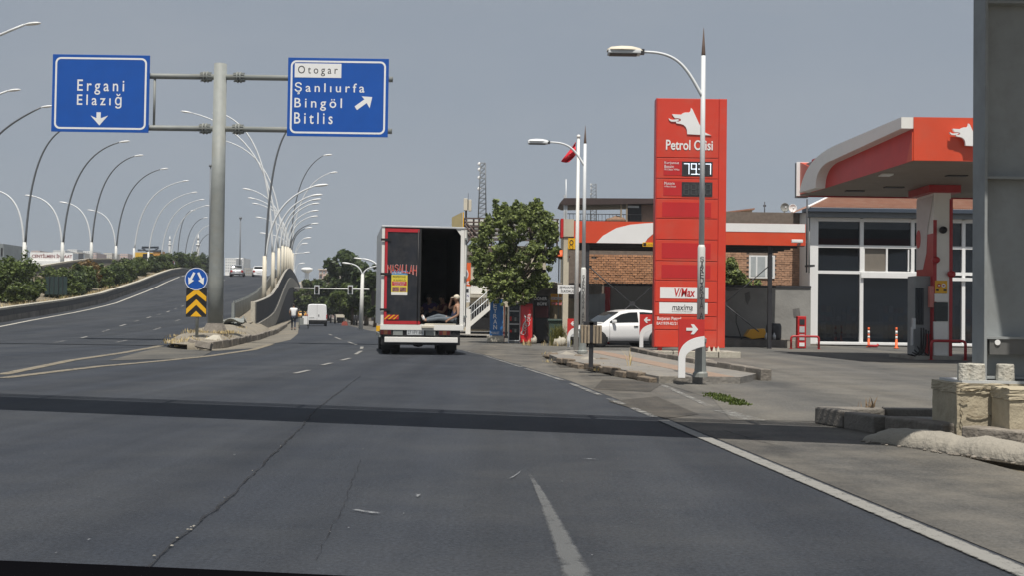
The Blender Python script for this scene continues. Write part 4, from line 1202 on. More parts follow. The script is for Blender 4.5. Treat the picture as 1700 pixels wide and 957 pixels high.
# ================================================================== TRAFFIC LIGHTS, FAR ROAD
TD = 86.0
tb = P(599, 541, TD)
tl = thing('traffic_light_mast', 'pale traffic light mast with long arm across the road and two lamp arms', 'traffic light', (tb.x, TD, 0.1))
zf = P(602, 455, TD).z
q = MB(); q.tube([(tb.x, TD, 0), (P(602, 455, TD).x, TD, zf)], [0.17, 0.12], 10); q.build('pole', M_lampbase, tl, world=True)
za = P(600, 481, TD).z
x0 = P(489, 479, TD).x; x1 = P(613, 482, TD).x
q = MB(); q.tube([(x0, TD, za+0.02), (x1, TD, za)], 0.06, 8); q.build('mast_arm', M_lampbase, tl, world=True)
for px in (526.5, 582):
    c = P(px, 481.5, TD)
    q = MB(); q.box((c.x-0.13, TD-0.12, c.z-0.3), (c.x+0.13, TD-0.22, c.z+0.28)); hd = q.build('signal_head', M_black, tl, world=True, bevel=0.02)
    q = MB(); q.box((c.x-0.19, TD-0.1, c.z-0.37), (c.x+0.19, TD-0.115, c.z+0.35)); q.build('backboard', M_lampwhite, hd, world=True)
    for k, colr in enumerate([(0.03, .006, .006), (.03, .016, .004), (.004, .018, .012)]):
        q = MB(); q.lathe([(0.075, 0), (0.075, 0.01)], (c.x, TD-0.232, c.z+0.18-k*0.19), 12, axis='y', sm=False); q.build('lens', mat('signal_lens', colr, 0.2, 0.05, 4), hd, world=True)
for tip, hl, mm in [((583, 438), 0.7, M_lampwhite), ((624, 442), 0.7, M_lampwhite)]:
    tp = P(*tip, TD); bs = P(602, 457, TD); s = 1 if tip[0] > 600 else -1
    q = MB(); q.tube(bez(bs, bs+Vector((s*0.15, 0, .5)), tp-Vector((s*.5, 0, .12)), tp, 10), 0.05, 6); q.build('arm', mm, tl, world=True)
    q = MB(); lamp_head(q, tp, s, hl, tilt=.1); q.build('lamp_head', M_whitecl, tl, world=True)
lp2 = P(622, 560, 76)
t = thing('street_lamp', 'pale lamp arching left above the trees just beside the truck', 'street lamp', (lp2.x+0.4, 76, 0.1))
q = MB(); tp = P(602, 430, 76); bs = P(636, 470, 76); q.tube([(bs.x, 76, 0.1)] + bez(bs, bs+Vector((-0.05, 0, 1.0)), tp+Vector((0.9, 0, -0.05)), tp, 12), 0.06, 8); q.build('pole', M_lampwhite, t, world=True)
q = MB(); lamp_head(q, tp, -1, 0.6, tilt=0.1); q.build('lamp_head', M_whitecl, t, world=True)

# ================================================================== FOOTBRIDGE (columns and deck overhead)
fbz = thing('footbridge', 'grey steel footbridge column on stained concrete footings at the right edge', 'footbridge', (4.9, 11.5, 0))
CX0 = 4.72
M_column = mat('column_paint', (0.28, 0.298, 0.3), 0.6, 0.12, 1.0, bump=0.08, bscale=6, dirt=((0.19, 0.19, 0.175), 0.7, 1.4))
q = MB(); q.box((CX0-0.03, 11.36, 0.62), (CX0, 11.66, 6.3)); q.box((CX0+0.92, 11.36, 0.62), (CX0+0.95, 11.66, 6.3)); q.build('flange', M_column, fbz, world=True, bevel=0.004)
q = MB(); q.box((CX0+0.002, 11.5, 0.62), (CX0+0.918, 11.52, 6.3)); q.build('web', M_column, fbz, world=True)
for py in (4, 295, 562, 628):
    z = P(1660, py, 11.4).z
    q = MB(); q.box((CX0+0.003, 11.37, z-0.012), (CX0+0.917, 11.497, z+0.012)); q.build('stiffener', M_column, fbz, world=True)
zp = P(1640, 586, 11.4).z
q = MB(); q.box((CX0+0.035, 11.385, zp-0.02), (CX0+0.7, 11.41, zp+0.15)); q.build('splice_plate', mat('splice_plate', (0.12, 0.12, 0.115), .6, .2, 3), fbz, world=True)
q = MB(); q.lathe([(0.028, 0), (0.028, 0.012)], (CX0+0.11, 11.372, zp+0.1), 12, axis='y', sm=False); q.build('plate_hole', M_whitecl, fbz, world=True)
q = MB(); q.box((CX0-0.3, 11.22, 0.6), (CX0+1.3, 11.82, 0.625)); q.build('base_plate', M_galvlt, fbz, world=True)
M_sleeve = mat('sleeve_concrete', (0.5, 0.48, 0.42), 0.9, 0.2, 9, bump=0.5, dirt=((0.28, 0.25, 0.2), .7, 7))
for px, r in ((1600, 0.06), (1620, 0.09), (1612, 0.05), (1669, 0.085)):
    c = P(px, 620, 11.32 if px != 1612 else 11.42)
    q = MB(); q.lathe([(r, 0), (r*1.04, 0.03), (r*0.98, 0.155), (r*0.9, 0.165), (r*.6, .16), (r*.5, .1)], (c.x, c.y, 0.625), 9, sm=False); q.build('bolt_sleeve', M_sleeve, fbz, world=True)
# deck overhead, out of frame: its shadow crosses the road
A = Vector((4.3, 8.45, 5.65)); B = Vector((-34, 18.68, 5.65))
tdir = (B-A).normalized(); nrm = Vector((-tdir.y, tdir.x, 0))
if nrm.y < 0: nrm = -nrm
def along(a, b, z0, z1, o0, o1):
    q = MB(); vs = []
    for p in (a, b):
        for o, z in ((o0, z0), (o1, z0), (o1, z1), (o0, z1)):
            r = p + nrm*o; vs.append((r.x, r.y, z))
    q.add(vs, [(0, 1, 2, 3), (7, 6, 5, 4)] + [(k, 4+k, 4+(k+1) % 4, (k+1) % 4) for k in range(4)])
    return q
for i in range(8):
    a, b = A.lerp(B, i/8+0.0005), A.lerp(B, (i+1)/8-0.0005)
    along(a, b, 5.6, 5.9, 0.2, 1.6).build('deck_slab', M_steelgr, fbz, world=True)
for o in (0.15, 1.61):
    along(A, B, 5.3, 5.85, o, o+0.05).build('side_girder', M_steelgr, fbz, world=True)
    for z in (6.15, 6.4, 6.65, 6.92):
        along(A, B, z, z+0.05, o, o+0.05).build('hand_rail', M_steelgr, fbz, world=True)
    for i in range(22):
        p = A.lerp(B, i/21) + nrm*o
        q = MB(); q.box((p.x-0.03, p.y, 5.8), (p.x+0.03, p.y+0.05, 6.9)); q.build('rail_post', M_steelgr, fbz, world=True)
q = MB(); q.prism([(4.45, 12.6), (4.45, 9.78), (4.82, 9.72), (5.0, 9.27), (5.07, 8.6), (8.5, 8.6), (8.5, 12.6)], 'z', 6.31, 6.55); q.build('shade_landing', M_steelgr, fbz, world=True)  # unseen slab, outline cut to shape the shade edge on the column
for k in range(20):  # unseen stair flight, added to keep sky light off the column
    y = 8.6 - k*.3; z = 6.31 - k*.17
    q = MB(); q.box((5.4, y-.33, z-.06), (7.4, y, z)); q.build('shade_stair_tread', M_steelgr, fbz, world=True)
for x in (5.32, 7.42):  # side panels of the added flight, blocking more sky
    q = MB(); q.prism([(8.6, 6.0), (8.6, 7.3), (2.6, 3.9), (2.6, 2.6)], 'x', x, x+.06); q.build('shade_stair_side', M_steelgr, fbz, world=True)
q = MB(); q.box((5.3, 2.45, 0), (5.5, 2.6, 2.9)); q.box((7.3, 2.45, 0), (7.5, 2.6, 2.9)); q.build('shade_stair_leg', M_steelgr, fbz, world=True)  # legs under the added, unseen flight
# footings
def rough_block(name, a, b, m, parent, seed, amp=0.012, seg=9):
    """block with uneven faces"""
    q = random.Random(seed); mb = MB()
    x0, y0, z0 = a; x1, y1, z1 = b
    def face(o, u, v):
        vs = []
        for i in range(seg+1):
            for j in range(seg+1):
                p = Vector(o) + Vector(u)*(i/seg) + Vector(v)*(j/seg)
                vs.append(p)
        mb.add(vs, [(i*(seg+1)+j, (i+1)*(seg+1)+j, (i+1)*(seg+1)+j+1, i*(seg+1)+j+1) for i in range(seg) for j in range(seg)], 0, False)
    face((x0, y0, z0), (x1-x0, 0, 0), (0, 0, z1-z0)); face((x0, y1, z0), (0, y0-y1, 0), (0, 0, z1-z0)); face((x1, y0, z0), (0, y1-y0, 0), (0, 0, z1-z0)); face((x0, y0, z1), (x1-x0, 0, 0), (0, y1-y0, 0)); face((x1, y1, z0), (x0-x1, 0, 0), (0, 0, z1-z0))
    off = {}
    for i, p in enumerate(mb.v):
        k = (round(p[0], 3), round(p[1], 3), round(p[2], 3))
        if k not in off: off[k] = (q.uniform(-amp, amp), q.uniform(-amp, amp), q.uniform(-amp, amp))
        o = off[k]; mb.v[i] = (p[0]+o[0], p[1]+o[1], p[2]+o[2])
    return mb.build(name, m, parent, world=True)
M_foot = mat('footing_concrete', (0.44, 0.385, 0.28), 0.95, 0.18, 2.2, bump=0.22, bscale=45, dirt=((0.24, 0.19, 0.13), 0.6, 4.0))
rough_block('footing', (4.36, 11.2, 0.0), (4.84, 11.85, 0.5), M_foot, fbz, 1, 0.003)
rough_block('footing_cap', (4.35, 11.19, 0.503), (4.855, 11.86, 0.6), M_foot, fbz, 2, 0.006)
rough_block('footing', (4.68, 10.75, 0.0), (5.6, 11.15, 0.47), M_foot, fbz, 3, 0.003)
rough_block('footing_cap', (4.67, 10.74, 0.473), (5.6, 11.16, 0.58), M_foot, fbz, 4, 0.006)
rough_block('footing', (4.87, 11.2, 0.0), (6.1, 11.9, 0.6), M_foot, fbz, 5, 0.003)
# cracks and spalls on the footing face
M_spall = mat('spalled_concrete', (0.2, 0.165, 0.11), 0.95, 0.3, 12, bump=0.6)
rq = random.Random(2)
for pts in ([(1592, 647), (1605, 650), (1622, 648), (1634, 645), (1650, 651), (1668, 650)], [(1592, 664), (1600, 668), (1608, 667)], [(1592, 676), (1597, 688), (1593, 700), (1598, 712)], [(1605, 690), (1622, 693), (1640, 691), (1652, 694)], [(1664, 690), (1668, 700), (1663, 708)]):
    q = MB(); vs = []; fs = []
    P3 = []
    for i in range(len(pts)-1):
        for k in range(5):
            P3.append((lerp(pts[i][0], pts[i+1][0], k/5)+rq.uniform(-1, 1), lerp(pts[i][1], pts[i+1][1], k/5)+rq.uniform(-1.2, 1.2)))
    for (x, y) in P3:
        c = P(x, y, 11.2); w = rq.uniform(0.002, 0.007)
        vs += [(c.x, 11.186, c.z-w), (c.x, 11.176, c.z), (c.x, 11.186, c.z+w)]
    n = len(P3)
    for i in range(n-1):
        fs += [(i*3, (i+1)*3, (i+1)*3+1, i*3+1), (i*3+1, (i+1)*3+1, (i+1)*3+2, i*3+2)]
    q.add(vs, fs); q.build('crack', M_spall, fbz, world=True)

# side kerb and slab by the footings, mortar bank
M_kerbshade = mat('shaded_kerb', (0.17, 0.155, 0.135), 0.9, 0.2, 3, bump=0.4)  # kerb tone darkened for the shade lying on these stones
structure(MB().prism([(3.72, 13.25), (4.2, 11.6), (4.75, 11.0), (5.2, 10.1), (6.5, 8.6), (30, 8.6), (30, 13.3)], 'z', 0.0, 0.1).build('footway', M_tile))
fk = bpy.data.objects['footway']; ORG['footway'] = Vector((0, 0, 0))
run_stones([(3.95, 12.15), (3.62, 13.3)], 'kerb_stone', fk, M_kerbshade, 0.22, 0.19, 0.58, 0.01)
run_stones([(3.62, 13.45), (5.9, 13.5)], 'kerb_stone', fk, M_kerbshade, 0.22, 0.17, 0.75, 0.01)
run_stones([(4.35, 11.25), (4.02, 12.05)], 'kerb_stone', fk, M_kerb, 0.24, 0.2, 0.8, 0.0)
run_stones([(4.78, 10.62), (4.42, 11.1)], 'kerb_stone', fk, M_kerb, 0.26, 0.2, 0.5, 0.0)
rows = []
bank = [(3.5, 11.35, 0.06, 0.1), (3.62, 11.15, 0.15, 0.2), (3.78, 10.85, 0.17, 0.24), (3.95, 10.55, 0.17, 0.24), (4.0, 10.42, 0.13, 0.22), (4.12, 10.2, 0.18, 0.26), (4.3, 9.85, 0.15, 0.26), (4.45, 9.6, 0.18, 0.28), (4.6, 9.3, 0.13, 0.26), (4.75, 9.05, 0.18, 0.3), (5.0, 8.6, 0.16, 0.32), (5.4, 8.0, 0.16, 0.35)]
rb = random.Random(21)
for i in range(len(bank)-1):
    for k in range(6):
        t = k/6; x, y, h, w = [lerp(bank[i][j], bank[i+1][j], t) for j in range(4)]
        jx = rb.uniform(-.018, .018)
        r = []
        for u, hh in ((0, 0.0), (0.015, 0.35), (0.18, 0.72), (0.4, 0.95), (0.62, 1.0), (0.85, 0.9), (1.2, 0.75), (1.6, 0.6)):
            r.append((x + jx*(1-u) + u*w, y + u*w*0.75, hh*h*rb.uniform(0.97, 1.04) + (0.0 if u else -0.01)))
        rows.append(r)
o = sheet('mortar_bank', rows, M_mortar, True); structure(o)
ORG[o.name] = Vector((0, 0, 0))
for i in range(60):
    t = rb.uniform(0, len(bank)-1.01); k = int(t); f_ = t-k
    x, y = lerp(bank[k][0], bank[k+1][0], f_), lerp(bank[k][1], bank[k+1][1], f_)
    mb = MB(); r = rb.uniform(0.006, 0.022); rock(mb, (0, 0, 0), (r*1.3, r, r*0.8), i); c = mb.build('mortar_crumb', M_kerb, o); c.location = (x - rb.uniform(0.01, 0.1), y-rb.uniform(0, 0.08), 0.012)
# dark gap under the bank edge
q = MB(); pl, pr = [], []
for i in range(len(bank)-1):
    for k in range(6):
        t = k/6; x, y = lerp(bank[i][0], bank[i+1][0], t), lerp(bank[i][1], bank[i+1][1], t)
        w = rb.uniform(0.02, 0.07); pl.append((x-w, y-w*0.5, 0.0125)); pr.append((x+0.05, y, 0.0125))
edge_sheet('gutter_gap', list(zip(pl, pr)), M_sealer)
M_twig = mat('dry_twig', (0.17, 0.12, 0.075), 0.9, 0.3, 8)
grass_tufts('dry_weeds', [(4.15, 13.6, 0.02), (4.35, 13.62, 0.02), (4.25, 13.5, 0.1)], M_twig, 9, 0.2, 15, 0.14)
# ================================================================== VEHICLES
def wheel(parent, x, y, r, w, side, rim=True, spokes=5, name='wheel'):
    """wheel with tyre and rim; side -1 left +1 right (outer face)"""
    q = MB(); q.lathe([(r*0.62, -w/2), (r*0.93, -w/2), (r, -w*0.32), (r, w*0.32), (r*0.93, w/2), (r*0.62, w/2)], (x, y, r), 20, axis='x')
    t = q.build('tyre', M_rubber, parent)
    if rim:
        q = MB(); xo = x + side*w*0.3
        q.lathe([(r*0.64, -0.02), (r*0.64, 0.02), (r*0.55, 0.021), (r*0.54, -0.01)], (xo, y, r), 20, axis='x')
        q.lathe([(r*0.14, -0.02), (r*0.12, 0.025)], (xo, y, r), 10, axis='x')
        for k in range(spokes):
            a = 2*pi*k/spokes + 0.3
            c, s = math.cos(a), math.sin(a); p = r*0.06
            q.add([(xo+side*.02, y+c*r*.1-s*p, r+s*r*.1+c*p), (xo+side*.02, y+c*r*.1+s*p, r+s*r*.1-c*p), (xo+side*.015, y+c*r*.6+s*p*1.3, r+s*r*.6-c*p*1.3), (xo+side*.015, y+c*r*.6-s*p*1.3, r+s*r*.6+c*p*1.3)], [(0, 1, 2, 3)])
        q.build('rim', M_rim, t)
    return t

def car(name, label, cat, loc, rz, L_, W, H, paint, belt=0.95, body=None, roof=None, group=None, steer=0.0, detail=True, plate=None):
    t = thing(name, label, cat, loc, rz, group)
    hw = W/2
    body = body or [(0.0, .42, .80, .80), (0.06, .30, .90, .93), (0.5, .22, .97, 1.0), (1.2, .2, .96, 1.0), (2.4, .2, .93, 1.0), (3.0, .2, .9, .99), (3.5, .22, .82, .96), (3.8, .24, .72, .88), (3.92, .3, .62, .74), (3.98, .38, .55, .6)]
    roof = roof or [(0.1, .93), (0.28, 1.2), (0.42, 1.36), (0.7, 1.44), (1.3, 1.48), (1.9, 1.46), (2.3, 1.38), (2.7, 1.17), (3.1, .92)]
    ky = L_/body[-1][0]; kz = H/max(z for _, z in roof)
    body = [(y*ky, a*kz, b*kz, c*hw) for y, a, b, c in body]
    roof = [(y*ky, z*kz) for y, z in roof]
    def zs(y): return interp(y, [(b[0], b[2]) for b in body])
    def zb(y): return interp(y, [(b[0], b[1]) for b in body])
    def bw(y): return interp(y, [(b[0], b[3]) for b in body])
    def rf(y): return interp(y, roof)
    ys = sorted(set([b[0] for b in body] + [L_*k/24 for k in range(25)]))
    rows = []
    for y in ys:
        a, b, w = zb(y), zs(y), bw(y)
        half = [(w*.86, a), (w*.965, a+.1*(b-a)), (w*.985, a+.35*(b-a)), (w, a+.62*(b-a)), (w*.985, a+.85*(b-a)), (w*.93, b), (w*.6, b+.025), (0, b+.035)]
        rows.append([(-x, y, z) for x, z in half] + [(x, y, z) for x, z in reversed(half[:-1])])
    n = len(rows[0]); q = MB()
    q.add([p for r in rows for p in r], [(i*n+k, i*n+k+1, (i+1)*n+k+1, (i+1)*n+k) for i in range(len(rows)-1) for k in range(n-1)], 0, True)
    q.add(rows[0], [tuple(range(n))], 0); q.add(rows[-1], [tuple(range(n))[::-1]], 0)
    def side_x(y, z):
        b, r_ = zs(y), rf(y); w0 = bw(y)*0.93; w1 = min(hw*0.76, w0)
        tt = 0 if r_-b < 0.02 else min(1, max(0, (z-b)/(1.46*kz-b)))
        return lerp(w0, w1, tt)
    yr = [lerp(roof[0][0], roof[-1][0], k/30) for k in range(31)]
    rows = []
    for y in yr:
        b, r_ = zs(y)-0.02, max(rf(y), zs(y)); zc = max(b+0.01, r_-0.07)
        w1 = side_x(y, zc)
        half = [(side_x(y, b)+.002, b), (w1, zc), (w1*.93, max(zc, r_-.02)), (w1*.7, r_+.004), (0, r_+.012)]
        rows.append([(-x, y, z) for x, z in half] + [(x, y, z) for x, z in reversed(half[:-1])])
    n = len(rows[0])
    q.add([p for r in rows for p in r], [(i*n+k, i*n+k+1, (i+1)*n+k+1, (i+1)*n+k) for i in range(len(rows)-1) for k in range(n-1)], 0, True)
    q.build('body', paint, t)
    # side glass
    def pane(y0, y1, s, nm):
        g = MB(); pts = []
        m_ = 10
        for i in range(m_+1):
            y = lerp(y0, y1, i/m_); lo, hi = zs(y)+.035, rf(y)-.1
            hi = max(hi, lo+0.003)
            for z in (lo, (lo+hi)/2, hi): pts.append((s*(side_x(y, z)+.008), y, z))
        g.add(pts, [(i*3+k, i*3+k+1, (i+1)*3+k+1, (i+1)*3+k) for i in range(m_) for k in range(2)], 0, True)
        return g.build(nm, M_carglass, t)
    ra, rb_ = roof[0][0], roof[-1][0]
    B = lerp(ra, rb_, 0.47)
    for s in (-1, 1):
        pane(B+.05, rb_-.28*ky, s, 'window'); pane(ra+.42*ky, B-.05, s, 'window')
    def screen(y0, y1, nm):
        g = MB(); pts = []; m_ = 8
        for i in range(m_+1):
            y = lerp(y0, y1, i/m_); z = rf(y); w1 = side_x(y, z-.05)*.86
            for k in range(5): pts.append((lerp(-w1, w1, k/4), y, z + .02 + .008*(1-abs(k-2)/2)))
        g.add(pts, [(i*5+k, i*5+k+1, (i+1)*5+k+1, (i+1)*5+k) for i in range(m_) for k in range(4)], 0, True)
        return g.build(nm, M_carglass, t)
    i0 = roof[2][0]; j0 = roof[-3][0]
    screen(ra+.05, i0-0.01, 'rear_window'); screen(j0+.04, rb_-.06, 'windscreen')
    r = 0.315
    yw = (L_*0.19, L_*0.825)
    for y in yw:
        for s in (-1, 1):
            g = MB(); g.lathe([(r*1.16, 0), (r*1.16, .006)], (s*(bw(y)*.99+.004)-.003, y, r*1.02), 22, axis='x', sm=False); g.build('wheel_arch', M_black, t)
            wheel(t, s*(bw(y)*.94), y, r, .2, s)
    # lamps, plates, trim
    for s in (-1, 1):
        g = MB(); y = .12; g.box((s*bw(.1)*.62, -.005, .6*kz), (s*bw(.1)*.97, .12, .88*kz)); g.build('tail_light', M_taill, t, bevel=.02)
        g = MB(); g.box((s*bw(L_*.97)*.55, L_*.95, .52*kz), (s*bw(L_*.95)*.96, L_*.985, .68*kz)); g.build('headlight', M_galvlt, t, bevel=.02)
        g = MB(); g.box((s*(bw(L_*.68)*.93), L_*.655, zs(L_*.66)+.02), (s*(bw(L_*.68)*.93+.19), L_*.69, zs(L_*.66)+.15)); g.build('mirror', paint, t, bevel=.03)
        for yy in (B+.12, ra+.75*ky):
            g = MB(); g.box((s*(bw(yy)*.985), yy-.02, zs(yy)-.14), (s*(bw(yy)+.022), yy+.16, zs(yy)-.115)); g.build('door_handle', M_dark if detail else paint, t)
        for yy in (B, ra+.42*ky+.06, rb_-.25*ky):
            g = MB(); pts = []
            for k in range(7):
                z = lerp(zb(yy)+.1, zs(yy), k/6); tt = (z-zb(yy))/(zs(yy)-zb(yy)); w_ = bw(yy)*interp(tt, [(0, .88), (.1, .965), (.35, .985), (.62, 1), (.85, .985), (1, .93)])+.0035
                pts += [(s*w_, yy-.006, z), (s*w_, yy+.006, z)]
            g.add(pts, [(k*2, k*2+1, k*2+3, k*2+2) for k in range(6)]); g.build('door_seam', M_black, t)
        g = MB(); g.box((s*(bw(L_/2)*.9), L_*.28, zb(L_/2)-.01), (s*(bw(L_/2)*.985), L_*.72, zb(L_/2)+.06)); g.build('sill', M_black, t)
    g = MB(); g.box((-hw*.8, -.03, .26*kz), (hw*.8, .05, .42*kz)); g.build('bumper', M_black if paint is not M_cargloss else paint, t, bevel=.02)
    g = MB(); g.box((-.26, -.045, .5*kz), (.26, -.03+.02, .61*kz)); g.build('number_plate', M_whitecl, t)
    return t

c = P(1040, 579, 44.6)
car('parked_car', 'white hatchback parked behind the red and white left arrow sign', 'car', (c.x + 1.65, 46.5, 0.01), math.radians(113), 4.0, 1.72, 1.5, M_cargloss)
SUVR = [(0.05, .95), (0.14, 1.25), (0.3, 1.5), (0.7, 1.58), (1.5, 1.6), (2.1, 1.56), (2.5, 1.42), (2.9, 1.15), (3.2, .98)]
c = P(393, 457, 150); car('suv', 'silver estate car with dark rear window cresting the ramp', 'car', (c.x, 150, zr(150)), math.radians(11), 4.3, 1.82, 1.6, M_silver, roof=SUVR, detail=False, group='cars on the ramp crest')
c = P(430, 458, 152); car('hatchback', 'white car on the ramp crest half hidden by the cream lamps', 'car', (c.x, 152, zr(152)), math.radians(11), 4.1, 1.78, 1.5, M_cargloss, detail=False, group='cars on the ramp crest')
c = P(501.5, 526, 225); car('taxi', 'small yellow taxi far down the road left of the white van', 'taxi', (c.x, 225, 0), math.radians(11), 4.1, 1.7, 1.45, M_taxi, detail=False)
c = P(222, 440, 150); car('dark_car', 'dark car glimpsed above the hedge below the yellow building', 'car', (c.x, 168, zr(168)+1.15), math.radians(100), 4.2, 1.8, 1.5, mat('black_car_paint', (.02, .02, .022), .3, .1, 2, coat=.5), detail=False)

# ---------------------------------------------------------------- white van ahead
c = P(526, 543, 104)
van = thing('van', 'white panel van driving away ahead with one rear door window blank', 'van', (c.x, 104, 0), math.radians(10))
def van_ring(y, w, zb_, zt_, tum):
    half = [(w*.9, zb_), (w*.99, zb_+.1), (w, zb_+.5), (w*.985, zb_+.75), (w*tum, zt_-.14), (w*tum*.9, zt_-.03), (w*tum*.6, zt_), (0, zt_+.01)]
    return [(-x, y, z) for x, z in half] + [(x, y, z) for x, z in reversed(half[:-1])]
rows = [van_ring(0.0, .86, .42, 1.93, .9), van_ring(.08, .9, .36, 1.98, .91), van_ring(.6, .91, .3, 2.0, .91), van_ring(2.4, .91, .3, 1.98, .91), van_ring(3.0, .9, .3, 1.7, .93), van_ring(3.5, .88, .3, 1.15, .96), van_ring(4.1, .8, .32, .85, .9), van_ring(4.25, .7, .4, .7, .9)]
n = len(rows[0]); q = MB()
q.add([p for r in rows for p in r], [(i*n+k, i*n+k+1, (i+1)*n+k+1, (i+1)*n+k) for i in range(len(rows)-1) for k in range(n-1)], 0, True)
q.add(rows[0], [tuple(range(n))]); q.add(rows[-1], [tuple(range(n))[::-1]]); q.build('body', M_cargloss, van)
q = MB(); q.box((-.9, -.09, .3), (.9, .12, .55)); q.build('bumper', M_black, van, bevel=.03)
q = MB(); q.box((-.8, .0, .18), (.8, 1, .3)); q.build('underside', M_black, van)
for s in (-1, 1):
    q = MB(); q.box((s*.82, -.02, .68), (s*.915, .1, 1.05)); q.build('tail_light', M_taill, van, bevel=.01)
    for y in (.75, 3.3): wheel(van, s*.8, y, .32, .2, s)
q = MB(); q.box((-.006, -.014, .55), (.006, -.004, 1.9)); q.build('door_seam', M_black, van)
q = MB(); q.box((.12, -.03, .88), (.2, -.005, 1.05)); q.build('handle', M_black, van)
q = MB(); q.box((-.72, -.02, .74), (-.26, -.005, .84)); q.build('number_plate', M_whitecl, van)
q = MB(); q.text('21 AC 348', -.7, .76, -.28, .82, -.024); q.build('lettering', M_black, van)
for z in (1.15, .6):
    q = MB(); q.box((-.87, -.012, z), (-.8, .0, z+.1)); q.box((.8, -.012, z), (.87, 0, z+.1)); q.build('hinge', M_galvlt, van)

# ---------------------------------------------------------------- box truck
TRX, TRY = P(700, 590, 33.8).x, 33.8
trk = thing('box_truck', 'box truck seen from behind, one black rear door closed, cargo bay open', 'truck', (TRX, TRY, 0), 0.148)
def tpx(px): return (px-700)/F*33.8
def tz(py): return 1.2 - (py-523.0)/F*33.8
BW, BL, Z0, Z1 = 1.22, 5.0, tz(540), tz(378)
M_trwall = mat('truck_body_white', (0.55, 0.56, 0.56), .5, .08, 1, dirt=((.36, .35, .33), .4, 1.2))
M_trin = mat('cargo_bay_lining', (0.035, 0.033, 0.032), .9, .25, 2)
M_trblack = mat('black_door_paint', (0.018, 0.02, 0.026), .4, .35, 2, dirt=((.075, .07, .066), .55, 2.2), stretch=(1, 1, .35))
M_trred = mat('red_door_frame', (0.45, 0.02, 0.03), .5, .1, 3)
q = MB(); q.box((-BW, .06, Z0), (-BW+.05, BL, Z1)); q.build('side_wall', M_trwall, trk)
q = MB(); q.box((BW-.05, .06, Z0), (BW, BL, Z1)); q.build('side_wall', M_trwall, trk)
q = MB(); q.box((-BW+.05, BL-.05, Z0), (BW-.05, BL, Z1)); q.build('front_wall', M_trwall, trk)
q = MB(); q.box((-BW, .06, Z1), (BW, BL, Z1+.05)); q.build('roof', M_trwall, trk)
q = MB(); q.box((-BW+.05, .06, Z0-.02), (BW-.05, BL-.05, Z0+.02)); q.build('floor', M_trin, trk)
for a, b in [((-BW+.053, .1, Z0+.02), (-BW+.06, BL-.06, Z1-.005)), ((BW-.06, .1, Z0+.02), (BW-.053, BL-.06, Z1-.005)), ((-BW+.06, BL-.06, Z0+.02), (BW-.06, BL-.055, Z1-.005)), ((-BW+.06, .1, Z1-.02), (BW-.06, BL-.06, Z1-.01))]:
    q = MB(); q.box(a, b); q.build('lining', M_trin, trk)
# rear frame
q = MB(); q.box((-BW, 0, Z0), (-BW+.085, .058, Z1)); q.build('frame_post', M_white, trk, bevel=.006)
q = MB(); q.box((BW-.11, 0, Z0), (BW, .058, Z1)); q.build('frame_post', M_white, trk, bevel=.006)
q = MB(); q.box((-BW-.01, -.02, Z1), (BW+.01, .06, Z1+.05)); q.build('frame_header', M_galvlt, trk, bevel=.006)
q = MB(); q.prism([(BW-.11, Z1), (BW-.11, Z1-.2), (BW-.26, Z1)], 'y', .01, .05); q.prism([(BW-.003, Z1), (BW-.003, Z0), (BW+.001, Z0), (BW+.001, Z1)], 'y', .01, .05); q.build('corner_gusset', M_white, trk)
q = MB(); q.box((-BW-.01, -.03, Z0-.17), (BW+.01, .3, Z0-.003)); q.build('sill_beam', M_white, trk, bevel=.01)
q = MB(); q.box((-.02, -.12, Z0-.1), (.34, -.032, Z0-.02)); q.build('step_plate', M_cream, trk, bevel=.01)
q = MB(); q.box((.08, -.03, Z0-.0), (1.0, .1, Z0+.035)); q.build('timber', M_cream, trk)
# closed left door
dx1 = tpx(696.5)
zt_d, zb_d = Z1-.04, Z0+.0
q = MB(); q.box((-BW+.09, -.02, zb_d), (dx1, .02, zt_d)); door = q.build('rear_door', M_trblack, trk)
for a, b in [((-BW+.09, -.035, zb_d), (-BW+.165, -.021, zt_d)), ((-BW+.165, -.035, zt_d-.1), (dx1-.06, -.021, zt_d)), ((-BW+.165, -.035, zb_d), (dx1-.0, -.021, zb_d+.1))]:
    q = MB(); q.box(a, b); q.build('red_edge', M_trred, door)
q = MB(); q.box((dx1-.03, -.045, zb_d+.1), (dx1-.0, -.022, zt_d)); q.build('seal', M_rubber, door)
q = MB(); q.tube([(dx1-.09, -.05, zb_d+.05), (dx1-.09, -.05, zt_d-.03)], .014, 6); q.build('lock_bar', M_black, door)
for py in (399, 456, 516):
    q = MB(); z = tz(py); q.box((-BW-.03, -.05, z-.035), (-BW+.28, -.037, z+.035)); q.build('hinge', M_black, door)
# hazard stripes
q = MB(); x0, x1, z0, z1 = -BW+.09, tpx(661), tz(532), tz(524.5); y = -.037
q.quad((x0, y, z0), (x1, y, z0), (x1, y, z1), (x0, y, z1)); q.build('hazard_board', M_trred, door)
w_ = (x1-x0)/4
for k in range(3):
    a = x0 + (k+.25)*w_*1.25
    q = MB(); q.add([(max(x0, a-.05), y-.003, z0), (min(x1, a+w_*.5-.05), y-.003, z0), (min(x1, a+w_*.5+.11), y-.003, z1), (max(x0, a+.11), y-.003, z1)], [(0, 1, 2, 3)]); q.build('hazard_stripe', M_yellow, door)
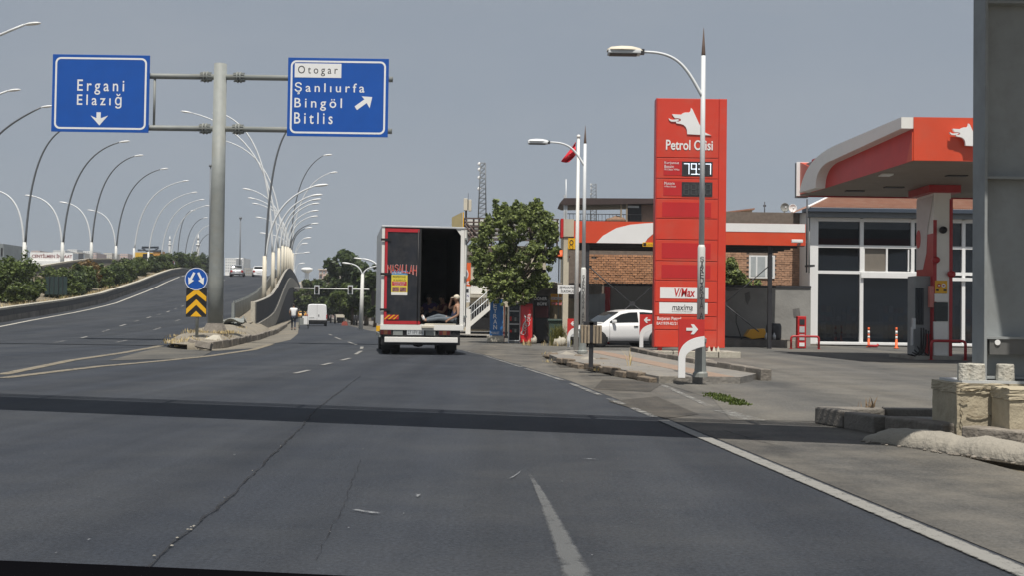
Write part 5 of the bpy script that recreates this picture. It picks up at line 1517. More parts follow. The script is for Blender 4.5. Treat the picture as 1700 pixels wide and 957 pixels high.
# lettering in an arch
M_letred = mat('lettering_red', (0.55, 0.05, 0.03), .5, .1, 3)
word = 'MAŞALLAH'
xa, xb = tpx(641.5), tpx(690)
for pas, (m, yy, gr_) in enumerate([(M_white, -.0385, .006), (M_letred, -.0405, 0.0)]):
    q = MB(); n = len(word)
    for i, ch in enumerate(word):
        u0, u1 = i/n, (i+.86)/n
        def fn(u, v, u0=u0, u1=u1):
            s = lerp(u0, u1, u); x = lerp(xa, xb, s)
            lo = tz(453) - .10*(2*s-1)**2*(1 if s > .5 else .6) + .0; hi = tz(440) - .02*(2*s-1)**2
            z = lerp(lo, hi, v); 
            return (x + (u-.5)*gr_*2, yy, z + (v-.5)*gr_*2)
        q.text(ch, 0, 0, 1, 1, 0, fn=fn, bold=0.0)
    q.build('lettering', m, door)
# poster
x0, x1 = tpx(648), tpx(674.5)
def pbox(a, b, py0, py1, m, dy, nm='poster_panel', sk=0):
    q = MB(); q.box((a, -.0225-dy, tz(py1)), (b, -.0215, tz(py0))); return q.build(nm, m, door)
M_ppblue = mat('poster_blue', (.12, .3, .55), .6, .1, 6); M_ppyel = mat('poster_yellow', (.75, .6, .06), .6, .06, 6); M_ppred = mat('poster_red', (.5, .04, .05), .6, .2, 12)
pbox(x0, x1, 450, 491.5, M_ppyel, .001, 'poster')
pbox(x0, x1, 450, 457, M_ppblue, .003); pbox(x0+.02, x1-.02, 468, 475, M_ppred, .003); pbox(x0, x1, 487, 491.5, M_white, .003)
M_photo = mat('poster_photo', (.22, .1, .09), .6, .8, 14)
pbox(x0+.03, lerp(x0, x1, .48), 477.5, 486, M_photo, .003); pbox(lerp(x0, x1, .52), x1-.03, 477.5, 486, M_photo, .003)
for body, a, b, y0, y1, m in [('İŞLEK NAKLİYAT', .06, .94, 451.5, 456, M_white), ('PROFESYONEL', .08, .92, 458.5, 462, M_black), ('VE GÜVENİLİR', .1, .9, 463.5, 467, M_black), ('EVDEN EVE', .15, .85, 469, 471, M_white), ('NAKLİYAT', .2, .8, 472, 474.5, M_white)]:
    q = MB(); q.text(body, lerp(x0, x1, a), tz(y1), lerp(x0, x1, b), tz(y0), -.028); q.build('lettering', m, door)
# opened right door folded back along the body
q = MB(); q.box((BW+.012, .04, Z0), (BW+.05, 1.16, Z1-.03)); rd = q.build('rear_door', M_white, trk)
q = MB(); q.tube([(BW+.07, .06, Z0-.05), (BW+.07, .06, Z1-.02)], .016, 6); q.build('lock_bar', M_galv, rd)
for z in (Z0+.25, (Z0+Z1)/2, Z1-.3):
    q = MB(); q.box((BW+.0, -.02, z-.03), (BW+.1, .06, z+.03)); q.build('hinge', M_galv, rd)
# rear cross member, lights, bumper bar
q = MB(); q.box((-1.19, .02, tz(574)), (1.13, .3, tz(544))); q.build('rear_panel', M_black, trk)
M_lens = mat('lamp_lens_red', (.09, .014, .014), .25, .2, 8); M_lensw = mat('lamp_lens_clear', (.4, .4, .4), .3, .1, 8)
for a, b in ((630, 650), (727, 748)):
    q = MB(); q.box((tpx(a), -.025, tz(558)), (tpx(b), .018, tz(549))); hl = q.build('tail_light', M_dark, trk, bevel=.01)
    for k in range(3):
        q = MB(); q.box((lerp(tpx(a)+.02, tpx(b)-.02, k/3)+.005, -.034, tz(557)), (lerp(tpx(a)+.02, tpx(b)-.02, (k+1)/3)-.005, -.026, tz(550))); q.build('lens', M_lens if k != 1 else mat('lamp_lens_amber', (.14, .06, .03), .25, .2, 8), hl)
for a, b in ((652, 668), (706, 722)):
    q = MB(); q.box((tpx(a), -.01, tz(558)), (tpx(b), .018, tz(549))); q.build('reflector_plate', M_galv, trk)
q = MB(); q.box((tpx(675), -.02, tz(557.5)), (tpx(703), .018, tz(549))); q.build('number_plate', M_galvlt, trk)
q = MB(); q.text('27 VFY 881', tpx(676.5), tz(556), tpx(701.5), tz(550.5), -.0225); q.build('lettering', M_black, trk)
q = MB(); q.box((-1.1, -.06, tz(570)), (1.06, .016, tz(561))); q.build('bumper_bar', M_white, trk, bevel=.015)
q = MB(); q.box((-.45, .5, .32), (-.35, 4.6, .62)); q.box((.35, .5, .32), (.45, 4.6, .62)); q.build('chassis_rail', M_dark, trk)
for s in (-1, 1):
    for k in (0, 1):
        wheel(trk, s*(.98 - k*.29) - .04, 1.05, .4, .25, s, rim=(k == 0))
    wheel(trk, s*.95 - .04, 4.8, .4, .25, s)
    q = MB(); q.box((s*.72-.04, .58, .12), (s*1.13-.04, .6, .52)); q.build('mud_flap', M_rubber, trk)
q = MB(); q.tube([(-1.0, 1.05, .4), (.92, 1.05, .4)], .07, 8); q.ball((-.04, 1.05, .4), (.24, .2, .2)); q.build('axle', M_dark, trk)
q = MB(); q.box((-.9, .36, .34), (.85, .42, .45)); q.build('cross_tube', M_dark, trk)
# cab
q = MB(); q.prism([(5.15, .5), (5.15, 2.3), (5.6, 2.4), (6.5, 2.25), (6.85, 1.4), (6.9, .5)], 'x', -1.0, .95); cab = q.build('cab', M_white, trk, bevel=.04)
for s in (-1, 1):
    q = MB(); q.prism([(5.5, 1.45), (5.5, 2.15), (6.35, 2.12), (6.65, 1.45)], 'x', s*1.005-.02, s*1.005-.015); q.build('window', M_carglass, cab)
    q = MB(); q.box((s*1.28-.06, 6.3, 1.5), (s*1.28+.06, 6.36, 2.0)); q.build('mirror', M_black, cab)
# lashing straps and side guard, left corner lamp
q = MB(); q.box((-BW-.02, .5, .5), (-BW+.03, 3.9, .62)); q.build('side_guard', M_galv, trk)
q = MB(); q.box((-BW-.12, .05, tz(552)), (-BW+.04, .2, tz(543))); q.build('corner_marker', M_yellow, trk)

# ================================================================== PEOPLE
def skinned(name, verts, rads, edges, m, parent, root=0, sub=2):
    me = bpy.data.meshes.new(name)
    me.from_pydata([tuple(v) for v in verts], edges, [])
    me.materials.append(m)
    o = bpy.data.objects.new(name, me); put(o, parent)
    o.modifiers.new('skin', 'SKIN')
    sv = me.skin_vertices[0].data
    for i, r in enumerate(rads):
        sv[i].radius = r if isinstance(r, (tuple, list)) else (r, r); sv[i].use_root = (i == root)
    s_ = o.modifiers.new('sub', 'SUBSURF'); s_.levels = sub; s_.render_levels = sub
    o.modifiers['skin'].use_smooth_shade = True
    return o
def person(label, loc, rz, J, top_m, leg_m, hair_m=M_hair, hat=None, shoe_m=M_black, shoe=True, group=None, sleeve=0.5, lookdir=(0, 1, 0)):
    t = thing('person', label, 'person', loc, rz, group)
    J = {k: Vector(v) for k, v in J.items()}
    V, R, E = [], [], []
    def add(p, r, frm=None):
        V.append(Vector(p)); R.append(r)
        if frm is not None: E.append((frm, len(V)-1))
        return len(V)-1
    pel = add(J['pelvis'], (.15, .11)); sp = add(J['pelvis'].lerp(J['chest'], .5), (.14, .1), pel); ch = add(J['chest'], (.16, .11), sp)
    nk = add(J['neck'], .055, ch); hb = add(J['neck'].lerp(J['head'], .45), .062, nk); hd = add(J['head'], (.082, .095), hb); ht = add(J['head'] + (J['head']-J['neck']).normalized()*.07, (.07, .08), hd)
    for s in 'lr':
        sh = add(J['sho_'+s], .06, ch); el = add(J['elb_'+s], .043, sh); wr = add(J['wri_'+s], .028, el)
        d = (J['wri_'+s]-J['elb_'+s]).normalized(); hp = add(J['wri_'+s]+d*.07, (.036, .022), wr)
        sidev = d.orthogonal().normalized()
        for k in range(4):
            f1 = add(V[hp]+d*.045+sidev*(k-1.5)*.02, .009, hp); add(V[f1]+d*(.034+.006*(k in (1, 2)))+Vector((0, 0, -.012)), .008, f1)
        th = add(V[hp]-d*.02+sidev*.042, .01, wr); add(V[th]+d*.035+sidev*.01, .009, th)
        hi = add(J['hip_'+s], .085, pel); kn = add(J['kne_'+s], .058, hi); an = add(J['ank_'+s], .037, kn)
        add(J['toe_'+s], (.04, .03), an)
    skinned('body', V, R, E, M_skin, t)
    def cloth(nm, keys, rads, edges, m, sub=2): skinned(nm, [J[k] if isinstance(k, str) else k for k in keys], rads, edges, m, t, 0, sub)
    el_l, el_r = J['sho_l'].lerp(J['elb_l'], sleeve), J['sho_r'].lerp(J['elb_r'], sleeve)
    mid = J['pelvis'].lerp(J['chest'], .5)
    hem = J['pelvis'] + (J['pelvis']-J['chest']).normalized()*.06
    if sleeve > .05:
        cloth('shirt', [hem, mid, 'chest', J['chest'].lerp(J['neck'], .6), 'sho_l', 'sho_r', el_l, el_r], [(.185, .14), (.17, .13), (.185, .135), .075, .088, .088, .072, .072], [(0, 1), (1, 2), (2, 3), (2, 4), (2, 5), (4, 6), (5, 7)], top_m)
    else:
        cloth('shirt', [hem, mid, 'chest', J['chest'].lerp(J['neck'], .55)], [(.185, .14), (.175, .13), (.185, .135), .08], [(0, 1), (1, 2), (2, 3)], top_m)
    cloth('trousers', ['pelvis', 'hip_l', 'hip_r', 'kne_l', 'kne_r', J['kne_l'].lerp(J['ank_l'], .9), J['kne_r'].lerp(J['ank_r'], .9)], [(.15, .125), .095, .095, .068, .068, .055, .055], [(0, 1), (0, 2), (1, 3), (2, 4), (3, 5), (4, 6)], leg_m)
    if shoe:
        for s in 'lr': cloth('shoe', [J['ank_'+s], J['ank_'+s].lerp(J['toe_'+s], .5), J['toe_'+s]], [.05, .052, .04], [(0, 1), (1, 2)], shoe_m, 1)
    up = (J['head']-J['neck']).normalized(); ld = Vector(lookdir).normalized(); sd = up.cross(ld).normalized()
    hc = J['head']
    # hair cap or cap
    q = MB(); q.ball(tuple(hc + up*.035 - ld*.022), (.098, .105, .1), 14, 9)
    for i, p in enumerate(q.v):
        v = Vector(p)-hc
        if v.dot(ld) > .03 and v.dot(up) < .055: q.v[i] = tuple(hc + v*.72)
        elif v.dot(up) < -.05: q.v[i] = tuple(hc + v*.8)
    q.build('cap' if hat else 'hair', hat or hair_m, t)
    if hat:
        q = MB(); pts = []
        for k in range(9):
            a = lerp(-1.1, 1.1, k/8); pts += [tuple(hc+up*.05+ld*.085*math.cos(a)+sd*.09*math.sin(a)), tuple(hc+up*.035+ld*(.085+.085*math.cos(a))*1.0+sd*.085*math.sin(a))]
        q.add(pts, [(2*k, 2*k+1, 2*k+3, 2*k+2) for k in range(8)]); o = q.build('cap_peak', hat, t); s_ = o.modifiers.new('s', 'SOLIDIFY'); s_.thickness = .01
    # face
    q = MB(); q.ball(tuple(hc+ld*.098-up*.015), (.014, .014, .02), 8, 6); q.build('nose', M_skin, t)
    for s in (-1, 1):
        q = MB(); q.ball(tuple(hc+ld*.083+sd*s*.032+up*.012), .011, 8, 6); q.build('eye', M_black, t)
        q = MB(); q.ball(tuple(hc+sd*s*.085-up*.01), (.014, .02, .028), 8, 6); q.build('ear', M_skin, t)
    q = MB(); q.ball(tuple(hc+ld*.085-up*.052), (.024, .012, .007), 8, 5); q.build('mouth', mat('lips', (.25, .1, .08), .6), t)
    return t
# pedestrian pushing a cart along the kerb, mid stride, seen from behind
c = P(487, 549, 77)
person('man in white T-shirt and dark trousers walking away along the kerb', (c.x, 77, 0), math.radians(9), dict(
    pelvis=(0, 0, .95), chest=(0, .05, 1.32), neck=(0, .06, 1.52), head=(0, .09, 1.68), sho_l=(-.2, .04, 1.44), sho_r=(.2, .04, 1.44), elb_l=(-.27, .02, 1.16), elb_r=(.26, .1, 1.17),
    wri_l=(-.22, .2, 1.0), wri_r=(.22, .3, 1.02), hip_l=(-.1, 0, .9), hip_r=(.1, 0, .9), kne_l=(-.1, .14, .5), kne_r=(.1, -.0, .5), ank_l=(-.1, .1, .1), ank_r=(.1, -.3, .13), toe_l=(-.11, .26, .04), toe_r=(.11, -.18, .05)), M_shirt, M_jeans, sleeve=.55)
c = P(504, 544, 86)
crt = thing('hand_cart', 'low hand cart carrying a white box beside the walking man', 'cart', (c.x, 86, 0), math.radians(10))
q = MB(); q.box((-.38, -.5, .28), (.36, .5, .33)); q.build('platform', M_galv, crt)
q = MB(); q.box((-.36, -.48, .33), (-.32, .48, .8)); q.box((-.36, -.5, .33), (.0, -.46, .8)); q.build('side_panel', M_galv, crt)
for s in (-1, 1):
    q = MB(); q.lathe([(.14, -.03), (.17, -.02), (.17, .02), (.14, .03)], (s*.34, -.2, .17), 14, axis='x'); q.build('wheel', M_rubber, crt)
q = MB(); q.tube([(-.3, -.5, .35), (-.3, -.9, .95), (.3, -.9, .95), (.3, -.5, .35)], .018, 6); q.build('handle', M_galv, crt)
bx = thing('white_box', 'plain white box standing on the hand cart next to the van', 'box', (c.x+.17, 85.75, .333), math.radians(10)); q = MB(); q.box((-.22, -.2, 0), (.24, .25, .62)); q.build('carton', M_whitecl, bx, bevel=.01)
# people sitting inside the open truck, in truck coordinates
def in_truck(x, y, z): 
    c_, s_ = math.cos(.148), math.sin(.148); return (TRX + x*c_ - y*s_, TRY + x*s_ + y*c_, z)
zf_ = Z0 + .03
rg_ = random.Random(14)
for i, (px, y, w, h, m, lb) in enumerate([(706, 2.6, .5, .55, M_tarpbr, 'tan sack heaped deep inside the truck at the left'), (728, 3.2, .6, .75, M_greyblue, 'grey bundle heaped at the back of the truck bay'), (748, 2.7, .45, .5, M_navycl, 'dark blue bundle deep inside the truck at the right')]):
    p_ = in_truck(tpx(px), y, Z0 + .03); t = thing('cargo_bundle', lb, 'bundle', p_, 0, 'bundles inside the truck')
    q = MB(); q.ball((0, 0, h*.45), (w*.55, w*.5, h*.5), 12, 8)
    q.v = [(x + rg_.uniform(-.03, .03), y_ + rg_.uniform(-.03, .03), max(0, z + rg_.uniform(-.03, .03))) for x, y_, z in q.v]; q.build('sack', m, t)
person('person in pale cap and navy vest sitting at the right of the truck opening', in_truck(tpx(754), .38, zf_), .148 + math.radians(90), dict(
    pelvis=(0, 0, .12), chest=(0.02, -.12, .42), neck=(.02, -.12, .6), head=(.02, -.08, .75), sho_l=(-.19, -.11, .53), sho_r=(.19, -.11, .53), elb_l=(-.27, -.12, .27), elb_r=(.22, .12, .46), wri_l=(-.24, .12, .14), wri_r=(.12, .06, .68),
    hip_l=(-.1, .04, .12), hip_r=(.1, .04, .12), kne_l=(-.12, .46, .15), kne_r=(.12, .44, .24), ank_l=(-.12, .88, .08), ank_r=(.1, .86, .1), toe_l=(-.13, .95, .24), toe_r=(.1, .94, .26)), M_navycl, M_greyblue, hat=M_cream, shoe_m=M_shirt, sleeve=0, group='people sitting in the truck')
person('person in purple shirt leaning back deeper inside the truck, arm across knees', in_truck(tpx(719), 1.75, zf_), .148 + math.radians(140), dict(
    pelvis=(0, 0, .13), chest=(0, -.05, .45), neck=(0, -.02, .62), head=(0, .02, .77), sho_l=(-.19, -.04, .55), sho_r=(.19, -.04, .55), elb_l=(-.28, .16, .36), elb_r=(.28, .14, .36), wri_l=(-.1, .36, .34), wri_r=(.1, .36, .36),
    hip_l=(-.1, .04, .12), hip_r=(.1, .04, .12), kne_l=(-.14, .36, .38), kne_r=(.14, .36, .38), ank_l=(-.12, .55, .08), ank_r=(.12, .55, .08), toe_l=(-.12, .7, .05), toe_r=(.12, .7, .05)), M_purple, M_jeans, group='people sitting in the truck')
person('bare armed person sitting behind the one in the pale cap inside the truck', in_truck(tpx(741), 1.6, zf_), .148 + math.radians(115), dict(
    pelvis=(0, 0, .13), chest=(0, -.05, .45), neck=(0, -.02, .62), head=(0, .02, .77), sho_l=(-.19, -.04, .55), sho_r=(.19, -.04, .55), elb_l=(-.26, .12, .34), elb_r=(.26, .16, .38), wri_l=(-.08, .34, .4), wri_r=(.1, .36, .42),
    hip_l=(-.1, .04, .12), hip_r=(.1, .04, .12), kne_l=(-.14, .38, .36), kne_r=(.14, .38, .36), ank_l=(-.12, .6, .08), ank_r=(.12, .6, .08), toe_l=(-.12, .74, .05), toe_r=(.12, .74, .05)), mat('maroon_cotton', (.1, .02, .03), .85), M_jeans, sleeve=.2, group='people sitting in the truck')
# ================================================================== PRICE TOTEM
DT = 35.6
tt0 = P(1090, 400, DT)
tot = thing('price_totem', 'tall red filling station totem with white wolf head emblem and digital fuel prices', 'sign', (tt0.x, DT, 0.17))
def tX(px): return P(px, 370, DT).x - tt0.x
def tZ(py): return P(1140, py, DT).z - 0.17
tw0, tw1 = tX(1088.5), tX(1192.5)
ztop, zbot = tZ(163), tZ(578)
q = MB(); q.box((tw0+.01, .03, zbot), (tw1-.002, .5, ztop)); q.build('core', M_signred, tot)
q = MB(); q.box((tw1, 0, zbot), (tw1+.24, .5, ztop)); q.build('side_column', M_red, tot, bevel=.01)
q = MB(); q.box((tw0-.015, .0, zbot), (tw0+.008, .5, ztop)); q.build('edge_trim', M_signred, tot)
rowsT = [163, 262, 296.5, 330, 363, 398, 433.5, 466, 503, 526.5, 549, 578]
for a, b in zip(rowsT[:-1], rowsT[1:]):
    q = MB(); q.box((tw0+.012, -.012, tZ(b)+.012), (tw1-.02, .029, tZ(a)-.012)); q.build('panel', M_red, tot, bevel=.006)
y0 = -.016
def tbox(nm, px0, py0, px1, py1, m, dy=.006, par=None):
    q = MB(); q.box((tX(px0), -.0125-dy, tZ(py1)), (tX(px1), -.0124, tZ(py0))); return q.build(nm, m, par or tot)
def ttext(body, px0, py0, px1, py1, m, dy=.012, bold=0.0, space=1.0, par=None):
    q = MB(); q.text(body, tX(px0), tZ(py1), tX(px1), tZ(py0), -.0125-dy, bold=bold, space=space); return q.build('lettering', m, par or tot)
# wolf head emblem, traced as outline (pixel units of the sign)
WOLF = [(463, 475), (471, 484), (488, 520), (505, 556), (520, 583), (535, 602), (552, 612), (572, 620), (444, 615), (442, 592), (436, 577), (424, 566), (408, 561), (386, 558), (382, 548), (398, 549), (410, 543), (408, 534), (394, 531), (378, 531), (369, 521), (362, 510), (410, 512), (418, 505), (432, 500), (452, 500), (459, 494)]
TONG = [(344, 531), (352, 536), (364, 540), (378, 538), (392, 536), (402, 540), (394, 545), (376, 550), (358, 549), (348, 542)]
def emblem(par, fn, y0, y1, m):
    for poly in (WOLF, TONG):
        q = MB(); q.prism([fn(x, z) for x, z in poly], 'y', y0, y1); q.build('emblem', m, par)
emblem(tot, lambda x, z: (tX(1000+x*.3133), tZ(30+z*.3133)), -.04, -.012, M_whitecl)
letters('Petrol Ofisi', tX(1104), tZ(249), tX(1182), tZ(232), -.0245, M_whitecl, tot, .018)
tbox('price_label', 1100.5, 267, 1131, 291, M_redbox); tbox('price_display', 1131, 268, 1182, 292, M_dark, .01)
ttext('Kurşunsuz', 1102, 268, 1126, 273.5, M_whitecl); ttext('Benzin', 1102, 274, 1117.5, 279, M_whitecl); ttext('95 Oktan V/Max', 1102, 280, 1127, 283, M_whitecl)
M_seg = glow_mat('lit_segments', (.75, .85, .95), 0.9)
SEG = {'0': 'abcdef', '1': 'bc', '2': 'abged', '3': 'abgcd', '4': 'fgbc', '5': 'afgcd', '6': 'afgedc', '7': 'abc', '8': 'abcdefg', '9': 'abcdfg'}
def seg_digits(txt, px0, px1, py0, py1, m, nm):
    n = len(txt); xs = px0
    cw = (px1-px0)/n
    for ch in txt:
        if ch == '.':
            tbox(nm, xs-1.5, py1-1.8, xs+.3, py1, m, .014); continue
        a, b = xs+1.2, xs+cw*1.22-1.6; th = 1.25; mid = (py0+py1)/2
        bars = dict(a=(a, py0, b, py0+th), b=(b-th, py0+.4, b, mid), c=(b-th, mid, b, py1-.4), d=(a, py1-th, b, py1), e=(a, mid, a+th, py1), f=(a, py0, a+th, mid), g=(a, mid-th/2, b, mid+th/2))
        q = MB()
        for s in SEG[ch]:
            x0, z0, x1, z1 = bars[s]; q.box((tX(x0), -.03, tZ(z1)), (tX(x1), -.0226, tZ(z0)))
        q.build(nm, m, tot); xs += cw*1.22
seg_digits('79.37', 1133, 1182, 271, 289.5, M_seg, 'digit')
tbox('price_label', 1100.5, 301, 1131, 325, M_redbox); tbox('price_display', 1131, 302, 1182, 326, M_dark, .01)
ttext('Motorin', 1102, 302, 1119, 307, M_whitecl); ttext('V/Max Diesel', 1102, 308.5, 1121, 311, M_whitecl)
seg_digits('88.88', 1133, 1182, 305, 323.5, mat('unlit_segments', (.065, .07, .072), .6), 'digit')
for a, b in ((336, 360), (403.5, 429), (440, 462)): tbox('blank_plate', 1099, a, 1180, b, M_redbox)
tbox('white_plate', 1097, 477, 1177, 496.5, M_whitecl); tbox('white_plate', 1096, 503.5, 1176, 522, M_whitecl)
q = MB(); 
def ital(u, v, x0, x1, y0_, y1_): return (lerp(tX(x0), tX(x1), u) + v*.03, -.024, lerp(tZ(y1_), tZ(y0_), v))
q.text('V/Max', 0, 0, 1, 1, 0, fn=lambda u, v: ital(u, v, 1119, 1154, 479.5, 494), bold=.02); q.build('lettering', M_redbox, tot)
q = MB(); q.text('maxima', 0, 0, 1, 1, 0, fn=lambda u, v: ital(u, v, 1117, 1151, 507, 516.5), bold=.005); q.build('lettering', M_black, tot)
ttext('EN İYİ KORUMA VE PERFORMANS', 1117, 517.5, 1150, 519.5, M_dark)
ttext('Başaran Petrol', 1093, 527.5, 1132, 534.5, M_whitecl, bold=.01); ttext('BAY/939-82/21', 1092, 536, 1126, 541, M_whitecl, bold=.01)
for px in (1099, 1172, 1186):
    q = MB(); q.box((tX(px)-.06, .1, 0), (tX(px)+.06, .4, zbot-.002)); q.build('foot', M_signred, tot)
for px in (1179, 1187, 1194):
    q = MB(); q.lathe([(.07, 0), (.05, .02), (.015, .15), (.0, .16)], (tX(px), -.05, 0), 8); q.build('marker_cone', M_concpale, tot)

# ================================================================== CANOPY OVER THE PUMPS
can = thing('pump_canopy', 'large red filling station canopy with white swoosh side band and wolf emblem', 'canopy', (10.6, 30.4, 0))
cx, cy, cz0, cz1 = 10.64, 30.4, 5.5, 6.66
cxb, cyb = 9.9, 39.5
XE = 24.0
# soffit boards
nb = 14
for i in range(nb):
    ya, yb = lerp(cy+.05, cyb, i/nb), lerp(cy+.05, cyb, (i+1)/nb)
    xa, xb = lerp(cx, cxb, i/nb)+.04, lerp(cx, cxb, (i+1)/nb)+.04
    q = MB(); z = cz0+.02
    q.add([(xa, ya+.006, z), (XE, ya+.006, z), (XE, yb-.006, z), (xb, yb-.006, z), (xa, ya+.006, z+.04), (XE, ya+.006, z+.04), (XE, yb-.006, z+.04), (xb, yb-.006, z+.04)], [(0, 3, 2, 1), (4, 5, 6, 7), (0, 1, 5, 4), (1, 2, 6, 5), (2, 3, 7, 6), (3, 0, 4, 7)])
    q.build('soffit_board', M_soffit, can, world=True)
q = MB(); q.prism([(cx+.05, cy+.05), (XE, cy+.05), (XE, cyb), (cxb+.05, cyb)], 'z', cz0+.065, cz1-.1); q.build('roof_deck', M_steelgr, can, world=True)
# front fascia panels
for i in range(4):
    xa, xb = lerp(cx, XE, i/4), lerp(cx, XE, (i+1)/4)
    q = MB(); q.box((xa+(.0 if i == 0 else .003), cy-.04, cz0), (xb-.003, cy+.045, cz1)); q.build('fascia_panel', M_redor, can, world=True)
emblem(can, lambda x, z: (P(1572 + (x-344)*.262, 230, cy).x - 10.6, P(1600, 213 + (z-480-20)*.262, cy).z), -.2, -.12, M_whitecl)
# side fascia with raised swoosh
def sidept(u, v, o):
    """u metres from the front corner, v height above soffit, o outwards"""
    L_ = cyb-cy; t = u/L_
    return (lerp(cx, cxb, t) - o, cy + u, cz0 + v)
LS = cyb-cy
def side_prism(poly, o0, o1, nm, m, par=can):
    n = len(poly)
    ar = sum(poly[i][0]*poly[(i+1) % n][1]-poly[(i+1) % n][0]*poly[i][1] for i in range(n))
    if ar > 0: poly = poly[::-1]
    q = MB(); vs = [sidept(u, v, o1) for u, v in poly] + [sidept(u, v, o0) for u, v in poly]
    q.add(vs, [tuple(range(n)), tuple(range(n, 2*n))[::-1]] + [(i, n+i, n+(i+1) % n, (i+1) % n) for i in range(n)]); return q.build(nm, m, par, world=True)
side_prism([(0, 0), (LS-1.2, 0), (LS-1.2, 1.1), (0, 1.1)], -.04, .0, 'side_fascia', M_signred)
H = cz1-cz0
outer = [(0, H)] + [(u, v) for u, _, v in [tuple(p) for p in bez((4.6, 0, H-.03), (6.6, 0, H-.05), (7.7, 0, H*.72), (8.15, 0, .02), 12)]]
inner = [(u, v) for u, _, v in [tuple(p) for p in bez((6.6, 0, .0), (6.55, 0, .4), (6.3, 0, H*.62), (5.0, 0, H*.60), 10)]] + [(0, H*.74), (0, H)]
side_prism(outer + inner[:-1], .0, .32, 'white_swoosh', M_white)
side_prism([(0, .0), (.35, 0), (.0, H*.66)], .0, .03, 'corner_panel', M_redor)
# far end box with red and white edge
side_prism([(LS-1.3, .05), (LS-.05, .05), (LS-.05, H-.0), (LS-1.3, H-.35)], -.3, .0, 'end_box', M_redor)
side_prism([(LS-.04, .0), (LS+.0, .0), (LS+.0, H+.02), (LS-.04, H+.02)], -.3, .12, 'end_trim', M_whitecl)
side_prism([(LS+.005, -.05), (LS+.2, -.05), (LS+.2, H), (LS+.005, H)], -.3, .1, 'end_cap', M_steelgr)
q = MB(); q.box((cxb-.1, cyb, cz0-.02), (XE, cyb+.1, cz0+.5)); q.build('rear_beam', M_guard, can, world=True)
for (x, y) in [(13.0, 33.5), (12.2, 36.6), (15.4, 32.5), (11.3, 37.8)]:
    q = MB(); q.box((x-.3, y-.12, cz0-.012), (x+.3, y+.12, cz0+.019)); q.build('soffit_light', M_dark, can, world=True)
q = MB(); q.box((cx+.12, 33.3, cz0-.02), (cx+.45, 33.7, cz0+.019)); q.build('pale_tile', M_whitecl, can, world=True)

# ---------------------------------------------------------------- pillar with pump
PD = 36.0
def pX(px): return P(px, 450, PD).x
def pZ(py): return P(1560, py, PD).z
px0, px1 = pX(1550), pX(1578)
pil = thing('canopy_pillar', 'white and red canopy pillar carrying a yellow warning notice', 'pillar', (px0, PD, 0.12))
q = MB(); q.box((px0, PD, .12), (px1, PD+1.5, cz0+.01)); q.build('shaft', M_white, pil, world=True)
q = MB(); q.box((px0-.22, PD-.18, cz0-.22), (px1+.25, PD+1.7, cz0+.012)); q.build('collar', M_guard, pil, world=True)
q = MB(); q.box((px0-.012, PD+.01, .12), (px0-.001, PD+1.5, 4.0)); q.build('side_cladding', M_guard, pil, world=True)
# red curved graphic on the side
M_pale = mat('pale_pillar', (.62, .58, .56), .5, .06, 2)
q = MB(); q.prism([(PD+1.5, 5.2), (PD+1.5, 2.9), (PD+.9, 2.9), (PD+.6, 3.4), (PD+.5, 4.2), (PD+.15, 4.9), (PD+.02, 5.2)], 'x', px0-.02, px0-.0125); q.build('pale_graphic', M_pale, pil, world=True)
q = MB(); q.prism([(PD+1.3+.2*math.cos(a), 3.9+.3*math.sin(a)) for a in [k*pi/8 for k in range(16)]], 'x', px0-.028, px0-.021); q.build('red_dot', M_redbox, pil, world=True)
q = MB(); q.box((px0-.02, PD-.012, .12), (px0+.09, PD-.001, pZ(365))); q.build('red_strip', M_guard, pil, world=True)
q = MB(); q.box((px1-.04, PD-.013, .12), (px1+.06, PD+1.4, pZ(330))); q.build('red_strip', M_guard, pil, world=True)
q = MB(); q.box((pX(1552), PD-.03, pZ(488)), (pX(1572), PD-.002, pZ(466))); wn = q.build('warning_notice', M_yellow, pil, world=True)
for px in (1558.5, 1566):
    q = MB(); n = 20; c0 = (pX(px), pZ(474)); r0, r1 = .062, .046
    q.add([(c0[0]+r0*math.cos(2*pi*k/n), PD-.034, c0[1]+r0*math.sin(2*pi*k/n)) for k in range(n)], [tuple(range(n))[::-1]]); q.build('disc', M_redbox if px < 1560 else M_whitecl, wn, world=True)
    q = MB(); q.add([(c0[0]+r1*.8*math.cos(2*pi*k/n), PD-.037, c0[1]+r1*.5*math.sin(2*pi*k/n)) for k in range(n)], [tuple(range(n))[::-1]]); q.build('symbol', M_whitecl if px < 1560 else M_redbox, wn, world=True)
q = MB(); q.box((pX(1553.5), PD-.034, pZ(484)), (pX(1558), PD-.0305, pZ(481))); q.box((pX(1566), PD-.034, pZ(484)), (pX(1571), PD-.0305, pZ(481))); q.build('print', M_black, wn, world=True)
q = MB(); q.box((pX(1551), PD-.05, pZ(502)), (pX(1573), PD-.0135, pZ(488.5))); q.build('white_panel', M_white, pil, world=True)
q = MB(); q.box((pX(1550.5), PD-.06, pZ(534)), (pX(1573), PD-.0135, pZ(503))); q.build('dark_recess', mat('recess_green', (.03, .04, .04), .5, .2, 3), pil, world=True)
q = MB(); q.box((pX(1549), PD-.12, .13), (pX(1572), PD-.0135, pZ(535))); q.build('service_box', M_white, pil, world=True, bevel=.01)
for px, py in ((1563, 382), (1551, 432), (1577, 455)):
    c = (pX(px), pZ(py)); q = MB(); q.lathe([(.09, -.12), (.12, 0), (.1, .1)], (c[0], PD-.13, c[1]), 12, axis='y'); q.build('lamp_bracket' if px == 1563 else 'reel', M_black if px == 1563 else M_guard, pil, world=True)
